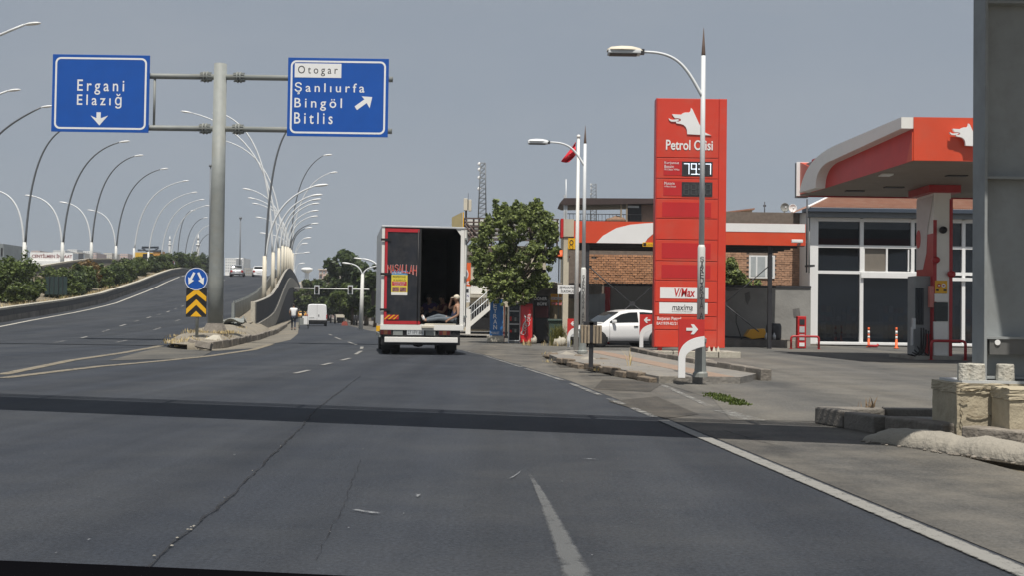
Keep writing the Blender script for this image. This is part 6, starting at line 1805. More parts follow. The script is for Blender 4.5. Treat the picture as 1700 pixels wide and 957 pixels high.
# fuel pump left of the pillar, hoses
pmp = thing('fuel_pump', 'dark fuel dispenser with looping black hoses left of the canopy pillar', 'fuel pump', (pX(1528), PD+.2, .12))
def mX(px): return P(px, 520, PD+.2).x
def mZ(py): return P(1525, py, PD+.2).z
q = MB(); q.box((mX(1519), PD+.25, .12), (mX(1547), PD+.9, mZ(458))); q.build('cabinet', M_steelgr, pmp, world=True, bevel=.02)
for k in range(3):
    q = MB(); a = lerp(1520, 1534, k/3); q.box((mX(a)+.01, PD+.2, mZ(540)), (mX(a+4.6)-.01, PD+.249, mZ(478))); q.build('display_panel', M_glass, pmp, world=True)
q = MB(); q.box((mX(1537), PD+.18, .14), (mX(1546), PD+.249, mZ(555))); q.build('red_panel', M_guard, pmp, world=True)
q = MB(); q.box((mX(1539.5), PD-.02, mZ(511)), (mX(1546), PD+.16, mZ(475))); q.build('price_strip', mat('pink_strip', (.55, .2, .17), .6, .15, 5), pmp, world=True)
q = MB(); q.box((mX(1513), PD+.05, mZ(548)), (mX(1518), PD+.2, mZ(529))); q.box((mX(1511.5), PD+.05, mZ(575)), (mX(1514), PD+.2, mZ(544))); q.build('nozzle', M_galvlt, pmp, world=True, bevel=.02)
for k, (xa, ya, xb, yb, sag) in enumerate([(1526, 545, 1518, 560, 598), (1529, 545, 1512, 566, 599), (1532, 548, 1508, 570, 600), (1523, 550, 1500, 590, 602), (1534, 550, 1526, 570, 596), (1521, 555, 1503, 575, 601)]):
    y = PD + .02 - k*.05
    a, b = Vector((mX(xa), y, mZ(ya))), Vector((mX(xb)+.0, y-.1, max(.16, mZ(yb)-.3)))
    lo = max(.14, mZ(sag))
    q = MB(); q.tube(bez(a, a+Vector((.05, 0, -1.0)), Vector((b.x+.2, y, lo)), b, 14), .022, 6); q.build('hose', M_black, pmp, world=True)
q = MB(); q.box((mX(1511), PD-.3, .0), (24, PD+2.2, .12)); isl = structure(q.build('pump_island', M_conc))
def u_guard(label, xa, xb, y, h, ba):
    t = thing('guard_rail', label, 'guard rail', (xa, y, ba), 0, 'red tubular guards')
    w = xb-xa; r = .045; k = .12
    pts = [(0, 0, 0), (0, 0, h-k)] + [tuple(p) for p in curve_pts((0, 0, h-k), (0, 0, h), (k, 0, h), 5)[1:]] + [tuple(p) for p in curve_pts((w-k, 0, h), (w, 0, h), (w, 0, h-k), 5)] + [(w, 0, 0)]
    q = MB(); q.tube(pts, r, 8); q.build('tube', M_guard, t)
    for x in (0, w):
        q = MB(); q.lathe([(.09, 0), (.09, .02)], (x, 0, 0), 10, sm=False); q.build('base_flange', M_guard, t)
    return t
u_guard('red tubular guard in front of the canopy pillar', pX(1538), pX(1594), PD-.45, .6, .0)
u_guard('red tubular guard half hidden behind the grey steel column', pX(1611), pX(1650), PD-.45, .6, .0)

# ================================================================== STATION SHOP
SD_ = 53.0
def fX(px): return P(px, 470, SD_).x
def fZ(py): return P(1430, py, SD_).z
shop = thing('station_shop', 'white framed glass fronted station shop under a brown sheet roof', 'building', (fX(1345), SD_, 0))
XR_ = 24.5
for a, b, m, nm in [((fX(1345), SD_+6.8, 0), (XR_, SD_+7, fZ(350)), M_plaster, 'rear_wall'), ((fX(1345), SD_+.3, 0), (fX(1345)+.2, SD_+6.79, fZ(350)), M_white, 'side_wall'), ((fX(1345)+.21, SD_+.3, fZ(350)-.3), (XR_, SD_+6.79, fZ(350)-.1), M_plaster, 'ceiling'), ((fX(1345)+.21, SD_+.3, 0), (XR_, SD_+6.79, .12), M_conc, 'floor')]:
    q = MB(); q.box(a, b); q.build(nm, m, shop, world=True)
rsh = random.Random(12)
for k in range(5):
    x = fX(1365) + k*1.9; q = MB(); q.box((x, SD_+3.2 + (k % 2)*1.4, .12), (x+1.3, SD_+3.7 + (k % 2)*1.4, 2.0)); s_f = q.build('shelf_unit', M_plaster, shop, world=True)
    for r in range(4):
        for c in range(5):
            q = MB(); xx = x+.06+c*.25; zz = .3+r*.43; q.box((xx, SD_+3.05 + (k % 2)*1.4, zz), (xx+.2, SD_+3.19 + (k % 2)*1.4, zz+rsh.uniform(.2, .36))); q.build('shelf_goods', rsh.choice([M_redbox, M_yellow, M_whitecl, M_blue, M_galv, M_orange]), s_f, world=True)
q = MB(); q.box((fX(1440), SD_+1.2, .12), (fX(1480), SD_+1.8, 1.15)); q.build('counter', M_whitecl, shop, world=True)
for px in (1375, 1450, 1520):
    q = MB(); q.box((fX(px), SD_+2.5, fZ(350)-.36), (fX(px)+1.2, SD_+2.75, fZ(350)-.31)); q.build('ceiling_lamp', M_whitecl, shop, world=True)
q = MB(); q.box((fX(1344), SD_-.06, 0), (XR_, SD_+.28, fZ(573))); q.build('plinth', M_concdark, shop, world=True)
M_frame = M_whitecl
def bar(a, b, c, d_, y0=-.05, y1=.29, m=None, nm='frame_bar'):
    q = MB(); q.box((fX(a), SD_+y0, fZ(d_)), (fX(c), SD_+y1, fZ(b))); return q.build(nm, m or M_frame, shop, world=True)
bar(1344, 362, 1357.5, 573.2); bar(1427, 363, 1433, 573.2, -.04); bar(1512, 363, 1517.5, 575, -.04); bar(1596.5, 363, 1602, 575, -.04)
for a, c in ((1357.6, 1426.9), (1433.1, 1511.9), (1517.6, 1596.4), (1602.1, 1660)):
    bar(a, 362, c, 368, -.03); bar(a, 407, c, 411.5, -.03); bar(a, 450, c, 455, -.03); bar(a, 569, c, 573.2, -.03)
bar(1428, 452, 1541, 461, -.14, -.055, nm='lintel'); bar(1577, 459, 1640, 464.5, -.14, -.055, nm='lintel')
for a, c in ((1357.6, 1426.9), (1433.1, 1511.9), (1517.6, 1596.4), (1602.1, 1660)):
    for b, d_ in ((368, 407), (411.5, 450), (455, 569)):
        if (a, b) == (1433.1, 411.5): continue
        bar(a+.1, b+.1, c-.1, d_-.1, .08, .12, M_shopglass, 'window_pane')
bar(1433.2, 412, 1470.5, 449.5, .08, .12, mat('brown_blind', (.17, .15, .125), .6, .1, 2), 'window_pane'); bar(1473.5, 412, 1511.8, 449.5, .08, .12, M_shopglass, 'window_pane')
bar(1470.6, 411.6, 1473.4, 450, -.02); bar(1433.2, 411.6, 1435, 450, -.02); bar(1507, 413, 1509, 449, -.02)
# bottom sill, eave, gutter and roof
bar(1356, 570.5, 1660, 573.5, -.16, -.055, nm='sill')
q = MB(); q.box((fX(1333), SD_-.7, fZ(354)), (XR_, SD_+.28, fZ(348))); q.build('gutter', M_navy, shop, world=True)
q = MB(); q.box((fX(1338), SD_-.45, fZ(362)), (XR_, SD_+.1, fZ(354.3))); q.build('fascia', mat('shop_fascia_grey', (.16, .18, .2), .6, .1, 2), shop, world=True)
zr0, zr1 = fZ(347.5), fZ(347.5) + 1.35
nb = 26
for i in range(nb):
    xa, xb = lerp(fX(1334), XR_, i/nb), lerp(fX(1334), XR_, (i+1)/nb)
    def rp(x, t):
        return (x, SD_-.7 + 5.2*t, zr0 + (zr1-zr0)*t)
    lim = lambda x: min(1.0, max(0.02, (x-fX(1334))/3.0))
    la, lb = lim(xa), lim(xb); dx = .05
    q = MB(); q.add([rp(xa, 0), rp(xb, 0), rp(xb, lb), rp(xa, la)], [(0, 1, 2, 3)])
    for f_ in (.25, .5, .75, 1):
        xm = lerp(xa, xb, f_); lm = lim(xm)*.98; a0, a1, b1, b0 = rp(xm-.03, 0), rp(xm+.03, 0), rp(xm+.03, lm), rp(xm-.03, lm)
        up = lambda p: (p[0], p[1]-.01, p[2]+.05)
        q.add([a0, up((xm, a0[1], a0[2])), a1, b0, up((xm, b0[1], b0[2])), b1], [(0, 1, 4, 3), (1, 2, 5, 4)])
    q.build('roof_sheet', M_roofbr, shop, world=True)
q = MB(); a, b = Vector((fX(1334), SD_-.7, zr0)), Vector((fX(1334)+3.0, SD_+4.5, zr1)); q.tube([a, b], .07, 6); q.build('verge_trim', M_whitecl, shop, world=True)
q = MB(); q.add([(fX(1334), SD_-.7, zr0-.02), (fX(1334)+3, SD_+4.5, zr1-.02), (fX(1334), SD_+9, zr0-.02)], [(0, 1, 2)]); q.build('hip_sheet', M_roofbr, shop, world=True)
for px, y_ in ((1340.5, -.3), (1330.5, -.9)):
    q = MB(); q.tube([(fX(px), SD_+y_, fZ(362 if px > 1335 else 335)), (fX(px), SD_+y_, fZ(455))], .03, 6); q.build('down_pipe', M_dark if px < 1335 else M_galv, shop, world=True)
bar(1334, 442, 1344, 445, -.9, -.2, M_dark, 'pipe_bracket')

def warn_post(label, px, pyt, pyb, d):
    b = P(px, pyb, d); h = (pyb-pyt)/F*d
    t = thing('bollard', label, 'bollard', (b.x, d, 0.02), 0, 'orange and white flexible posts before the shop')
    q = MB(); q.lathe([(.11, 0), (.1, .04), (.055, .05), (.05, h*.45)], n=12); q.build('post', M_orange, t)
    for k, (a, c, m) in enumerate([(.45, .58, M_whitecl), (.58, .68, M_orange), (.68, .84, M_whitecl), (.84, 1.0, M_orange)]):
        q = MB(); q.lathe([(.0505-.001*k, h*a), (.049-.001*k, h*c)], n=12); q.build('band', m, t)
warn_post('thinner orange and white flexible post, left of the pair before the shop', 1442, 556, 589, 50.5)
warn_post('orange and white flexible post nearer the pump hoses', 1488, 556, 591, 49)
t = thing('pipe_stub', 'small red and dark pipe fitting lying low between the two orange posts', 'pipe', (P(1452, 588, 50).x, 50, .03)); q = MB(); q.tube([(-.3, 0, .06), (.1, 0, .06), (.15, 0, .14)], .06, 8); q.build('pipe', M_guard, t)

# air and water post with guard
AD = 47.0
def aX(px): return P(px, 560, AD).x
def aZ(py): return P(1331, py, AD).z
air = thing('air_water_post', 'narrow red air and water post with pale panels beside the shop corner', 'service post', (aX(1331), AD, .05))
q = MB(); q.box((aX(1324), AD, .02), (aX(1338.5), AD+.3, aZ(526))); q.build('body', M_redbox, air, world=True, bevel=.02)
for a, b, m in ((531, 540, M_dark), (543, 553, M_galvlt), (556, 566, M_galvlt), (570, 576, M_whitecl)):
    q = MB(); q.box((aX(1327), AD-.02, aZ(b)), (aX(1335.5), AD-.002, aZ(a))); q.build('panel', m, air, world=True)
u_guard('small red tubular guard round the air and water post', aX(1308.5), aX(1354), AD-.5, .52, .0)
t = thing('concrete_base', 'grey concrete block behind the red guard by the air post', 'block', (aX(1310), AD+.3, 0)); q = MB(); q.box((0, 0, 0), (.5, .4, .35)); q.build('block', M_conc, t, bevel=.02)

# ================================================================== CAR WASH SHED
WD = 46.0
def wX(px): return P(px, 470, WD).x
def wZ(py): return P(1130, py, WD).z
wash = thing('wash_shed', 'open steel wash shed with red and white fascia in front of a brick wall', 'shed', (wX(945), WD, 0))
xs0, xs1 = wX(952), wX(1337)
zt0, zt1 = wZ(405), wZ(369)
q = MB(); q.box((xs0, WD, zt0), (xs1, WD+.06, zt1)); q.build('fascia', M_redor, wash, world=True)
# white sweep on the fascia
sw_ = [(wX(989), zt0), (wX(1000), wZ(393)), (wX(1022), wZ(380)), (wX(1045), wZ(374)), (wX(1068), wZ(371.5)), (wX(1100), zt1-.003), (wX(1336), zt1-.003), (wX(1336), wZ(383)), (wX(1180), wZ(383)), (wX(1100), wZ(384)), (wX(1083), wZ(389)), (wX(1074), wZ(397)), (wX(1069), zt0)]
q = MB(); q.prism(sw_, 'y', WD-.012, WD-.001); q.build('white_sweep', M_whitecl, wash, world=True)
q = MB(); q.box((wX(1066), WD-.03, wZ(410)), (wX(1088), WD-.013, wZ(403))); q.build('yellow_label', M_yellow, wash, world=True)
q = MB(); q.box((wX(1067), WD-.035, wZ(409)), (wX(1072), WD-.031, wZ(404))); q.build('label_symbol', M_black, wash, world=True)
q = MB(); q.text('LİMA', wX(1073), wZ(408.5), wX(1085), wZ(405), WD-.034); q.build('lettering', M_black, wash, world=True)
q = MB(); q.box((xs0, WD+.07, zt0+.25), (xs1, WD+5.2, zt0+.3)); q.build('roof', M_steelgr, wash, world=True)
for k in range(5):
    q = MB(); y = WD+.2+k*1.15; q.box((xs0, y, zt0-.02-.0*k), (xs1, y+.08, zt0+.12)); q.build('purlin', M_dark, wash, world=True)
for k in range(14):
    q = MB(); x = lerp(xs0, xs1, k/13); q.box((x-.05, WD+.1, zt0+.12), (x+.05, WD+5, zt0+.22)); q.build('rafter', M_steelgr, wash, world=True)
for px, y in ((975, WD+.15), (1128, WD+.15), (1280, WD+.15)):
    q = MB(); q.box((wX(px)-.08, y, 0), (wX(px)+.08, y+.14, zt0+.1)); q.build('post', M_dark, wash, world=True, bevel=.01)
for px in (1051, 1204):
    c = Vector((wX(px), WD+.25, P(px, 505, WD).z))
    for (ex, ey) in ((px-74, 441), (px+75, 441), (px-58, 552), (px+58, 552)):
        e = P(ex, ey, WD); e.y = WD+.25; q = MB(); q.tube([tuple(c), tuple(e)], .025, 6); q.build('brace_rod', M_dark, wash, world=True)
    q = MB(); q.box((c.x-.1, WD+.2, c.z-.09), (c.x+.1, WD+.3, c.z+.09)); q.build('brace_plate', M_dark, wash, world=True)
q = MB(); q.box((wX(930), WD+.1, wZ(396)), (wX(934.5), WD+.9, wZ(365))); q.build('red_end', M_redbox, wash, world=True)
q = MB(); q.box((wX(934.6), WD+.05, wZ(395)), (wX(952), WD+1.5, wZ(366))); q.build('cream_end', M_plasterlt, wash, world=True)
q = MB(); q.box((wX(935), WD+.1, 0.0), (wX(944), WD+1.0, wZ(396))); q.build('cream_pillar', M_plasterlt, wash, world=True)
q = MB(); q.box((wX(942), WD-.1, wZ(416)), (wX(956), WD-.05, wZ(398)), 0, .1); yb = q.build('yellow_board', M_yellow, wash, world=True)
q = MB(); q.text('O', wX(944), wZ(410), wX(951), wZ(401), WD-.18, bold=.03); q.build('lettering', M_black, wash, world=True)
# grey rear wall of the bay
gw = thing('bay_wall', 'stained grey plaster wall at the back of the wash bay', 'wall', (wX(1005), WD+5.3, 0))
D2 = WD + 5.3
def gX(px): return P(px, 500, D2).x
def gZ(py): return P(1150, py, D2).z
q = MB(); q.box((gX(1003), D2, 0), (gX(1346), D2+.2, gZ(474))); q.build('plaster', M_plaster, gw, world=True)
q = MB(); q.box((gX(1003), D2-.05, gZ(476)), (gX(1346), D2+.25, gZ(472))); q.build('coping', M_dark, gw, world=True)
for a in (1003, 1008): 
    q = MB(); q.box((gX(a), D2-.12, 0), (gX(a)+.13, D2-.005, gZ(478))); q.build('red_post', M_guard, gw, world=True)
q = MB(); q.box((gX(1190), D2-.6, 0), (gX(1330), D2-.02, .32)); q.build('plinth', M_concdark, gw, world=True)
M_stain = mat('peeled_plaster', (.14, .135, .13), .95, .3, 4)
for pts in ([(1236, 487), (1244, 484), (1246, 495), (1241, 506), (1238, 500)], [(1316, 512), (1327, 510), (1329, 524), (1318, 526)], [(1196, 479), (1214, 477), (1228, 481), (1210, 484)]):
    q = MB(); q.prism([(gX(a), gZ(b)) for a, b in pts], 'y', D2-.012, D2-.001); q.build('stain', M_stain, gw, world=True)
# brick wall above: individual bricks to the left, joined ones to the right
D3 = WD + 7.5
def hX(px): return P(px, 450, D3).x
def hZ(py): return P(1080, py, D3).z
bw = thing('brick_wall', 'orange hollow brick wall with ragged joints behind the wash shed', 'wall', (hX(945), D3, 0))
q = MB(); q.box((hX(944), D3+.03, 0), (hX(1095), D3+.3, hZ(400))); q.build('mortar_core', M_mortarj, bw, world=True)
rb = random.Random(4)
bl, bh = .225, .108
src = MB().box((.009, -.0, .009), (bl-.009, .06, bh-.009)).build('brick', vary(mat('brick_face', (.5, .25, .13), .9, .2, 6, bump=.4, bscale=40, dirt=((.34, .24, .17), .4, 4)), .22), bw)
zb_, zt_ = hZ(473), hZ(420); x0_, x1_ = hX(970), hX(1094)
nr = int((zt_-zb_)/bh); first = True; cnt = 0
for r in range(nr):
    x = x0_ - (bl/2 if r % 2 else 0)
    while x < x1_ - bl*.4 and cnt < 296:
        if rb.random() > .02:
            o = src if first else src.copy()
            if not first: COL.objects.link(o)
            first = False; cnt += 1
            o.location = (x - hX(945) + rb.uniform(-.006, .006), rb.uniform(-.014, .012), zb_ + r*bh + rb.uniform(-.004, .004)); o.rotation_euler = (0, rb.uniform(-.012, .012), 0)
            s = rb.uniform(.97, 1.0); o.scale = (s, 1, s)
        x += bl
hw2 = thing('brick_house', 'brick house with white framed window behind the wash bay', 'building', (hX(1190), D3+1.5, 0))
D4 = D3 + 1.5
def kX(px): return P(px, 450, D4).x
def kZ(py): return P(1260, py, D4).z
q = MB(); q.box((kX(1170), D4+.03, 0), (kX(1350), D4+5, kZ(352))); q.build('wall', M_mortarj, hw2, world=True)
q = MB(); bl2, bh2 = .26, .11; nr = int((kZ(405)-kZ(480))/bh2)
for r in range(nr):
    x = kX(1172) - (bl2/2 if r % 2 else 0); z = kZ(480)+r*bh2
    while x < kX(1348):
        if not (kX(1242) < x+bl2*.5 < kX(1288) and z > kZ(462)):
            q.box((x+.006, D4+rb.uniform(-.01, .012), z+.006), (x+bl2-.006, D4+.05, z+bh2-.006))
        x += bl2
stuff(q.build('bricks', mat('brick_brown', (.42, .245, .155), .9, .2, 4, bump=.3, island=.18), hw2, world=True))
q = MB(); q.box((kX(1243), D4-.05, kZ(462)), (kX(1286), D4+.028, kZ(424))); wf = q.build('window', M_whitecl, hw2, world=True)
for a, b in ((1246, 1254.5), (1257, 1270), (1273, 1283)):
    q = MB(); q.box((kX(a), D4-.06, kZ(459)), (kX(b), D4-.0505, kZ(426))); q.build('pane', mat('curtained_glass', (.42, .45, .46), .2, .12, 3), wf, world=True)
# climbing plant on the brick house made in the planting section
# pressure washer and clutter in the bay
def clX(px): return P(px, 570, WD+3.5).x
YC = WD+3.5
pwz = thing('pressure_washer', 'yellow pressure washer with black hoses lying in the wash bay', 'machine', (clX(1235), YC, .0))
q = MB(); q.prism([(0, .45), (.2, .75), (.85, .8), (.95, .4), (.3, .33)], 'y', -.25, .25); q.build('housing', M_taxi, pwz, bevel=.03)
q = MB(); q.tube([(-.9, 0, .42), (1.0, 0, .36)], .04, 6); q.build('frame', M_dark, pwz)
q = MB(); q.tube([(.95, 0, .3), (1.05, 0, .8), (1.25, 0, 1.0), (1.2, 0, .5)], .03, 6); q.build('handle', M_dark, pwz)
for k in range(2):
    q = MB(); q.tube(bez((-1.2+k*.9, .2, 1.9-k*.4), (-1.1+k*.8, .2, .8), (-.9+k*.5, 0, 1.3), (-1.3+k*1.2, 0, .3), 14), .022, 6); q.build('hose', M_black, pwz)
t = thing('oil_drum', 'dark plastic drum standing in the wash bay beside the post', 'drum', (clX(1287), YC+.3, .3)); q = MB(); q.lathe([(.3, 0), (.33, .1), (.33, .6), (.28, .72), (.0, .73)], n=16); q.build('drum_body', M_dark, t)
for i, (px, lb) in enumerate([(1270, 'leftmost small pale bottle between yellow washer and drum'), (1276, 'middle small pale bottle between yellow washer and drum'), (1283, 'small pale bottle standing directly against the dark drum')]):
    t = thing('bottle', lb, 'bottle', (clX(px), YC-.25, .32), 0, 'bottles in the wash bay'); q = MB(); q.lathe([(.07, 0), (.07, .18), (.03, .24), (.03, .29), (0, .295)], n=10); q.build('container', M_galvlt, t)
q = MB(); q.box((clX(1195), YC-.5, .0), (clX(1325), YC+1.0, .31)); structure(q.build('bay_platform', M_concdark))
sec = P(1324, 401, WD-.3); t = thing('security_camera', 'small white camera on the red fascia near the shop corner', 'camera', tuple(sec)); q = MB(); q.box((-.25, -.1, -.05), (.2, .05, .08)); q.build('housing', M_whitecl, t, bevel=.02); q = MB(); q.box((.05, -.02, -.14), (.12, .29, -.055)); q.build('bracket', M_galv, t)

# ---------------------------------------------------------------- roofs behind
RD = 58.0
def oX(px): return P(px, 350, RD).x
def oZ(py): return P(1010, py, RD).z
rt = thing('roof_terrace', 'roof terrace with dark sheet canopy, railing and brown room behind the totem', 'building', (oX(935), RD, 0))
q = MB(); q.box((oX(940), RD+.3, 0), (oX(1100), RD+6, oZ(369))); q.build('wall', M_plasterlt, rt, world=True)
q = MB(); q.prism([(oX(929), oZ(338)), (oX(936), oZ(329.5)), (oX(1100), oZ(328)), (oX(1100), oZ(336)), (oX(1040), oZ(338)), (oX(936), oZ(341))], 'y', RD, RD+3); q.build('canopy', mat('dark_brown_sheet', (.05, .032, .03), .7, .2, 3), rt, world=True)
q = MB(); q.box((oX(1066), RD+.5, oZ(369)), (oX(1100), RD+4, oZ(337))); q.build('room', mat('brown_render', (.27, .19, .15), .9, .12, 2), rt, world=True)
q = MB(); q.box((oX(1042), RD+.4, oZ(368)), (oX(1066), RD+.5, oZ(338))); q.build('doorway', M_dark, rt, world=True)
q = MB(); q.box((oX(1043.5), RD+.36, oZ(343)), (oX(1062), RD+.399, oZ(339.5))); q.build('fanlight', M_galvlt, rt, world=True)
for px, w in ((937.5, .1), (941, .07), (1031.5, .08), (1041, .08)):
    q = MB(); q.box((oX(px)-w/2, RD+.1, oZ(369)), (oX(px)+w/2, RD+.2, oZ(324 if px < 940 else 338))); q.build('post', M_galvlt if px < 945 else M_wood, rt, world=True)
for py in (355, 366):
    q = MB(); q.tube([(oX(938), RD+.15, oZ(py)), (oX(1066), RD+.15, oZ(py))], .02, 6); q.build('hand_rail', M_dark, rt, world=True)
for k in range(22):
    x = lerp(oX(940), oX(1066), k/21); q = MB(); q.box((x-.01, RD+.14, oZ(368)), (x+.01, RD+.16, oZ(355))); q.build('baluster', M_dark, rt, world=True)
q = MB(); q.tube([(oX(940.5), RD+.3, oZ(369)), (oX(939.5), RD+.3, oZ(297))], .03, 6); q.build('mast', M_galvlt, rt, world=True)
q = MB(); rock(q, (oX(1023), RD+.2, oZ(366)), (.5, .3, .25), 3); q.build('planter', mat('dry_plant_brown', (.24, .15, .1), .95, .3, 8, bump=.5), rt, world=True)
tb_ = thing('roof_store', 'low rooftop store wrapped in white tarpaulin with a slanting sheet roof', 'building', (oX(1200), RD, 0))
q = MB(); q.box((oX(1195), RD+.4, 0), (oX(1330), RD+5, oZ(366))); q.build('wall', M_plasterlt, tb_, world=True)
q = MB(); q.prism([(oX(1195), oZ(348)), (oX(1259), oZ(339)), (oX(1259), oZ(352)), (oX(1195), oZ(352))], 'y', RD+1.5, RD+1.6); q.build('gable', M_plasterlt, tb_, world=True)
q = MB(); q.prism([(oX(1193), oZ(347)), (oX(1262), oZ(337.5)), (oX(1262), oZ(340)), (oX(1193), oZ(349.5))], 'y', RD+1.3, RD+4); q.build('roof_sheet', M_roofbr, tb_, world=True)
rt_ = random.Random(8)
for a, b in ((1196, 1248), (1249, 1273), (1274, 1300), (1300.5, 1322)):
    q = MB(); nu, nv = 14, 8; pts = []
    for i in range(nu+1):
        for j in range(nv+1):
            x = lerp(oX(a), oX(b), i/nu); z = lerp(oZ(372), oZ(350 + rt_.uniform(-1.0, 1.5)), j/nv)
            pts.append((x, RD+.2+.06*math.sin(i*1.3+j*.9+a)+.05*math.sin(j*2.1-i*.7), z))
    q.add(pts, [(i*(nv+1)+j, (i+1)*(nv+1)+j, (i+1)*(nv+1)+j+1, i*(nv+1)+j+1) for i in range(nu) for j in range(nv)], 0, True)
    o = q.build('tarpaulin', M_tarp, tb_, world=True); s_ = o.modifiers.new('s', 'SOLIDIFY'); s_.thickness = .02
def dish(label, px, py, r, m, d):
    c = P(px, py, d); t = thing('satellite_dish', label, 'satellite dish', tuple(c), 0, 'satellite dishes on the roof')
    q = MB(); q.lathe([(r*.05, .12*r), (r*.5, .07*r), (r*.85, -.05*r), (r, -.16*r), (r*.98, -.12*r), (r*.8, .0), (.02, .16*r)], (0, 0, 0), 20, axis='y'); q.build('reflector', m, t)
    q = MB(); q.tube([(0, .1, -r*.2), (0, .15, -r*1.6)], .025, 6); q.build('stand', M_galv, t)
    q = MB(); q.tube([(0, 0, -r*.8), (0, -r*.8, -r*.1)], .012, 6); q.ball((0, -r*.82, -r*.08), .05, 8, 6); q.build('receiver', M_galvlt, t)
dish('dark grey satellite dish on the roof left of the pale one', 1303, 344, .23, M_galv, RD)
dish('pale satellite dish on the roof next to the shop eave', 1316, 345.5, .21, M_whitecl, RD-.3)
t = thing('antenna', 'thin roof antenna mast left of the satellite dishes', 'antenna', (oX(1276.5), RD+1, oZ(366))); q = MB(); q.tube([(0, 0, 0), (0, 0, oZ(328)-oZ(366))], .025, 6); q.box((-.07, -.02, oZ(336)-oZ(366)), (.07, .02, oZ(333)-oZ(366))); q.build('rod', M_dark, t)
# ================================================================== SHOPS AND CLUTTER BEHIND THE TRUCK
CD = 49.0
def cX(px): return P(px, 530, CD).x
def cZ(py): return P(865, py, CD).z
def frontbox(nm, px0, py0, px1, py1, d, dep, m, par, dy=0.0, pref=865, bevel=0.0):
    q = MB(); q.box((P(px0, py1, d).x, d+dy, P(pref, py1, d).z), (P(px1, py1, d).x, d+dy+dep, P(pref, py0, d).z)); return q.build(nm, m, par, world=True, bevel=bevel)
def fronttext(body, px0, py0, px1, py1, d, m, par, bold=0.0, pref=865, space=1.0):
    q = MB(); q.text(body, P(px0, py1, d).x, P(pref, py1, d).z, P(px1, py1, d).x, P(pref, py0, d).z, d, bold=bold, space=space); return q.build('lettering', m, par, world=True)
# blue vertical market sign
msn = thing('market_sign', 'upright blue market sign with white vertical lettering on a pale block', 'sign', (cX(812), CD, 0))
frontbox('base_block', 808, 559, 837, 569.5, CD-.05, .6, M_concpale, msn, bevel=.02)
M_mblue = mat('market_blue', (.03, .15, .4), .5, .1, 3)
frontbox('panel', 813, 498, 835, 558.7, CD, .35, M_mblue, msn)
frontbox('upper_panel', 812, 448, 819, 463, CD+.5, .1, M_mblue, msn)
for i, ch in enumerate('SEYRAN'): fronttext(ch, 819, 496+i*9.0, 825, 503.5+i*9.0, CD-.008, M_whitecl, msn, .01)
fronttext('MARKET', 814.5, 552.5, 829, 556.5, CD-.008, M_whitecl, msn)
frontbox('frame_tube', 835.5, 508, 837.5, 569, CD+.05, .06, M_redbox, msn)
frontbox('grey_flank', 838, 511, 842.5, 563, CD+.25, .05, M_galv, msn)
# glass cooler
gc = thing('display_cooler', 'glass fronted drinks cooler with shelves left of the red one', 'cooler', (cX(843), CD, 0))
frontbox('cabinet', 843, 503, 863.5, 571, CD+.03, .6, M_steelgr, gc)
frontbox('door_glass', 845, 507, 862, 567, CD+.012, .015, M_glass, gc)
for a, b, c, e in ((843, 503, 845, 571), (862, 503, 864, 571), (845.1, 503, 861.9, 506)): frontbox('frame', a, b, c, e, CD-.02, .045, M_galvlt, gc)
for py in (517, 538.5, 566): frontbox('shelf_edge', 845.1, py, 861.9, py+1.6, CD-.015, .025, M_galvlt, gc)
rg = random.Random(6)
for py in (534, 553):
    for k in range(4): frontbox('drink_pack', 846+k*4, py-rg.uniform(4, 8), 849.3+k*4, py, CD+.004, .007, [M_redbox, M_dark, M_galv, M_dark][k], gc)
# red cooler, with white script lettering running upwards
cc = thing('red_cooler', 'red drinks cooler with white script lettering rising up its front', 'cooler', (cX(864), CD-.1, 0))
q = MB(); a, b, c, e = cX(863.8), cX(884), CD-.1, CD+.55
q.box((a, c, .04), (b, e, cZ(505))); q.build('cabinet', M_redbox, cc, world=True, bevel=.03)
frontbox('door', 865.2, 510, 880.5, 568, CD-.1, .02, mat('cooler_red', (.62, .012, .02), .3, .06, 2, coat=.3), cc, -.025)
frontbox('side_trim', 881, 507, 883.5, 569, CD-.1, .02, M_signred, cc, -.02)
def script(u, v, w0=563, w1=519, lo=866, hi=879.5):
    # reads upwards, slightly slanting
    py = lerp(w0-2, w1-2, u) ; px = lerp(hi, lo, v) + (u-.5)*3.0
    p = P(px, py, CD-.135); return (p.x, CD-.135, p.z)
q = MB(); q.text('Coca', 0, 0, 1, 1, 0, fn=lambda u, v: script(u, v, 559, 540, 865.5, 874), bold=-.012); q.build('lettering', M_whitecl, cc, world=True)
q = MB(); q.text('Cola', 0, 0, 1, 1, 0, fn=lambda u, v: script(u, v, 545, 524, 872.5, 880.5), bold=-.012); q.build('lettering', M_whitecl, cc, world=True)
q = MB(); q.tube([P(866.5, 556, CD-.135), P(869, 540, CD-.137), P(873.5, 533, CD-.137), P(871, 524, CD-.136)], .022, 5); q.build('ribbon', M_whitecl, cc, world=True)
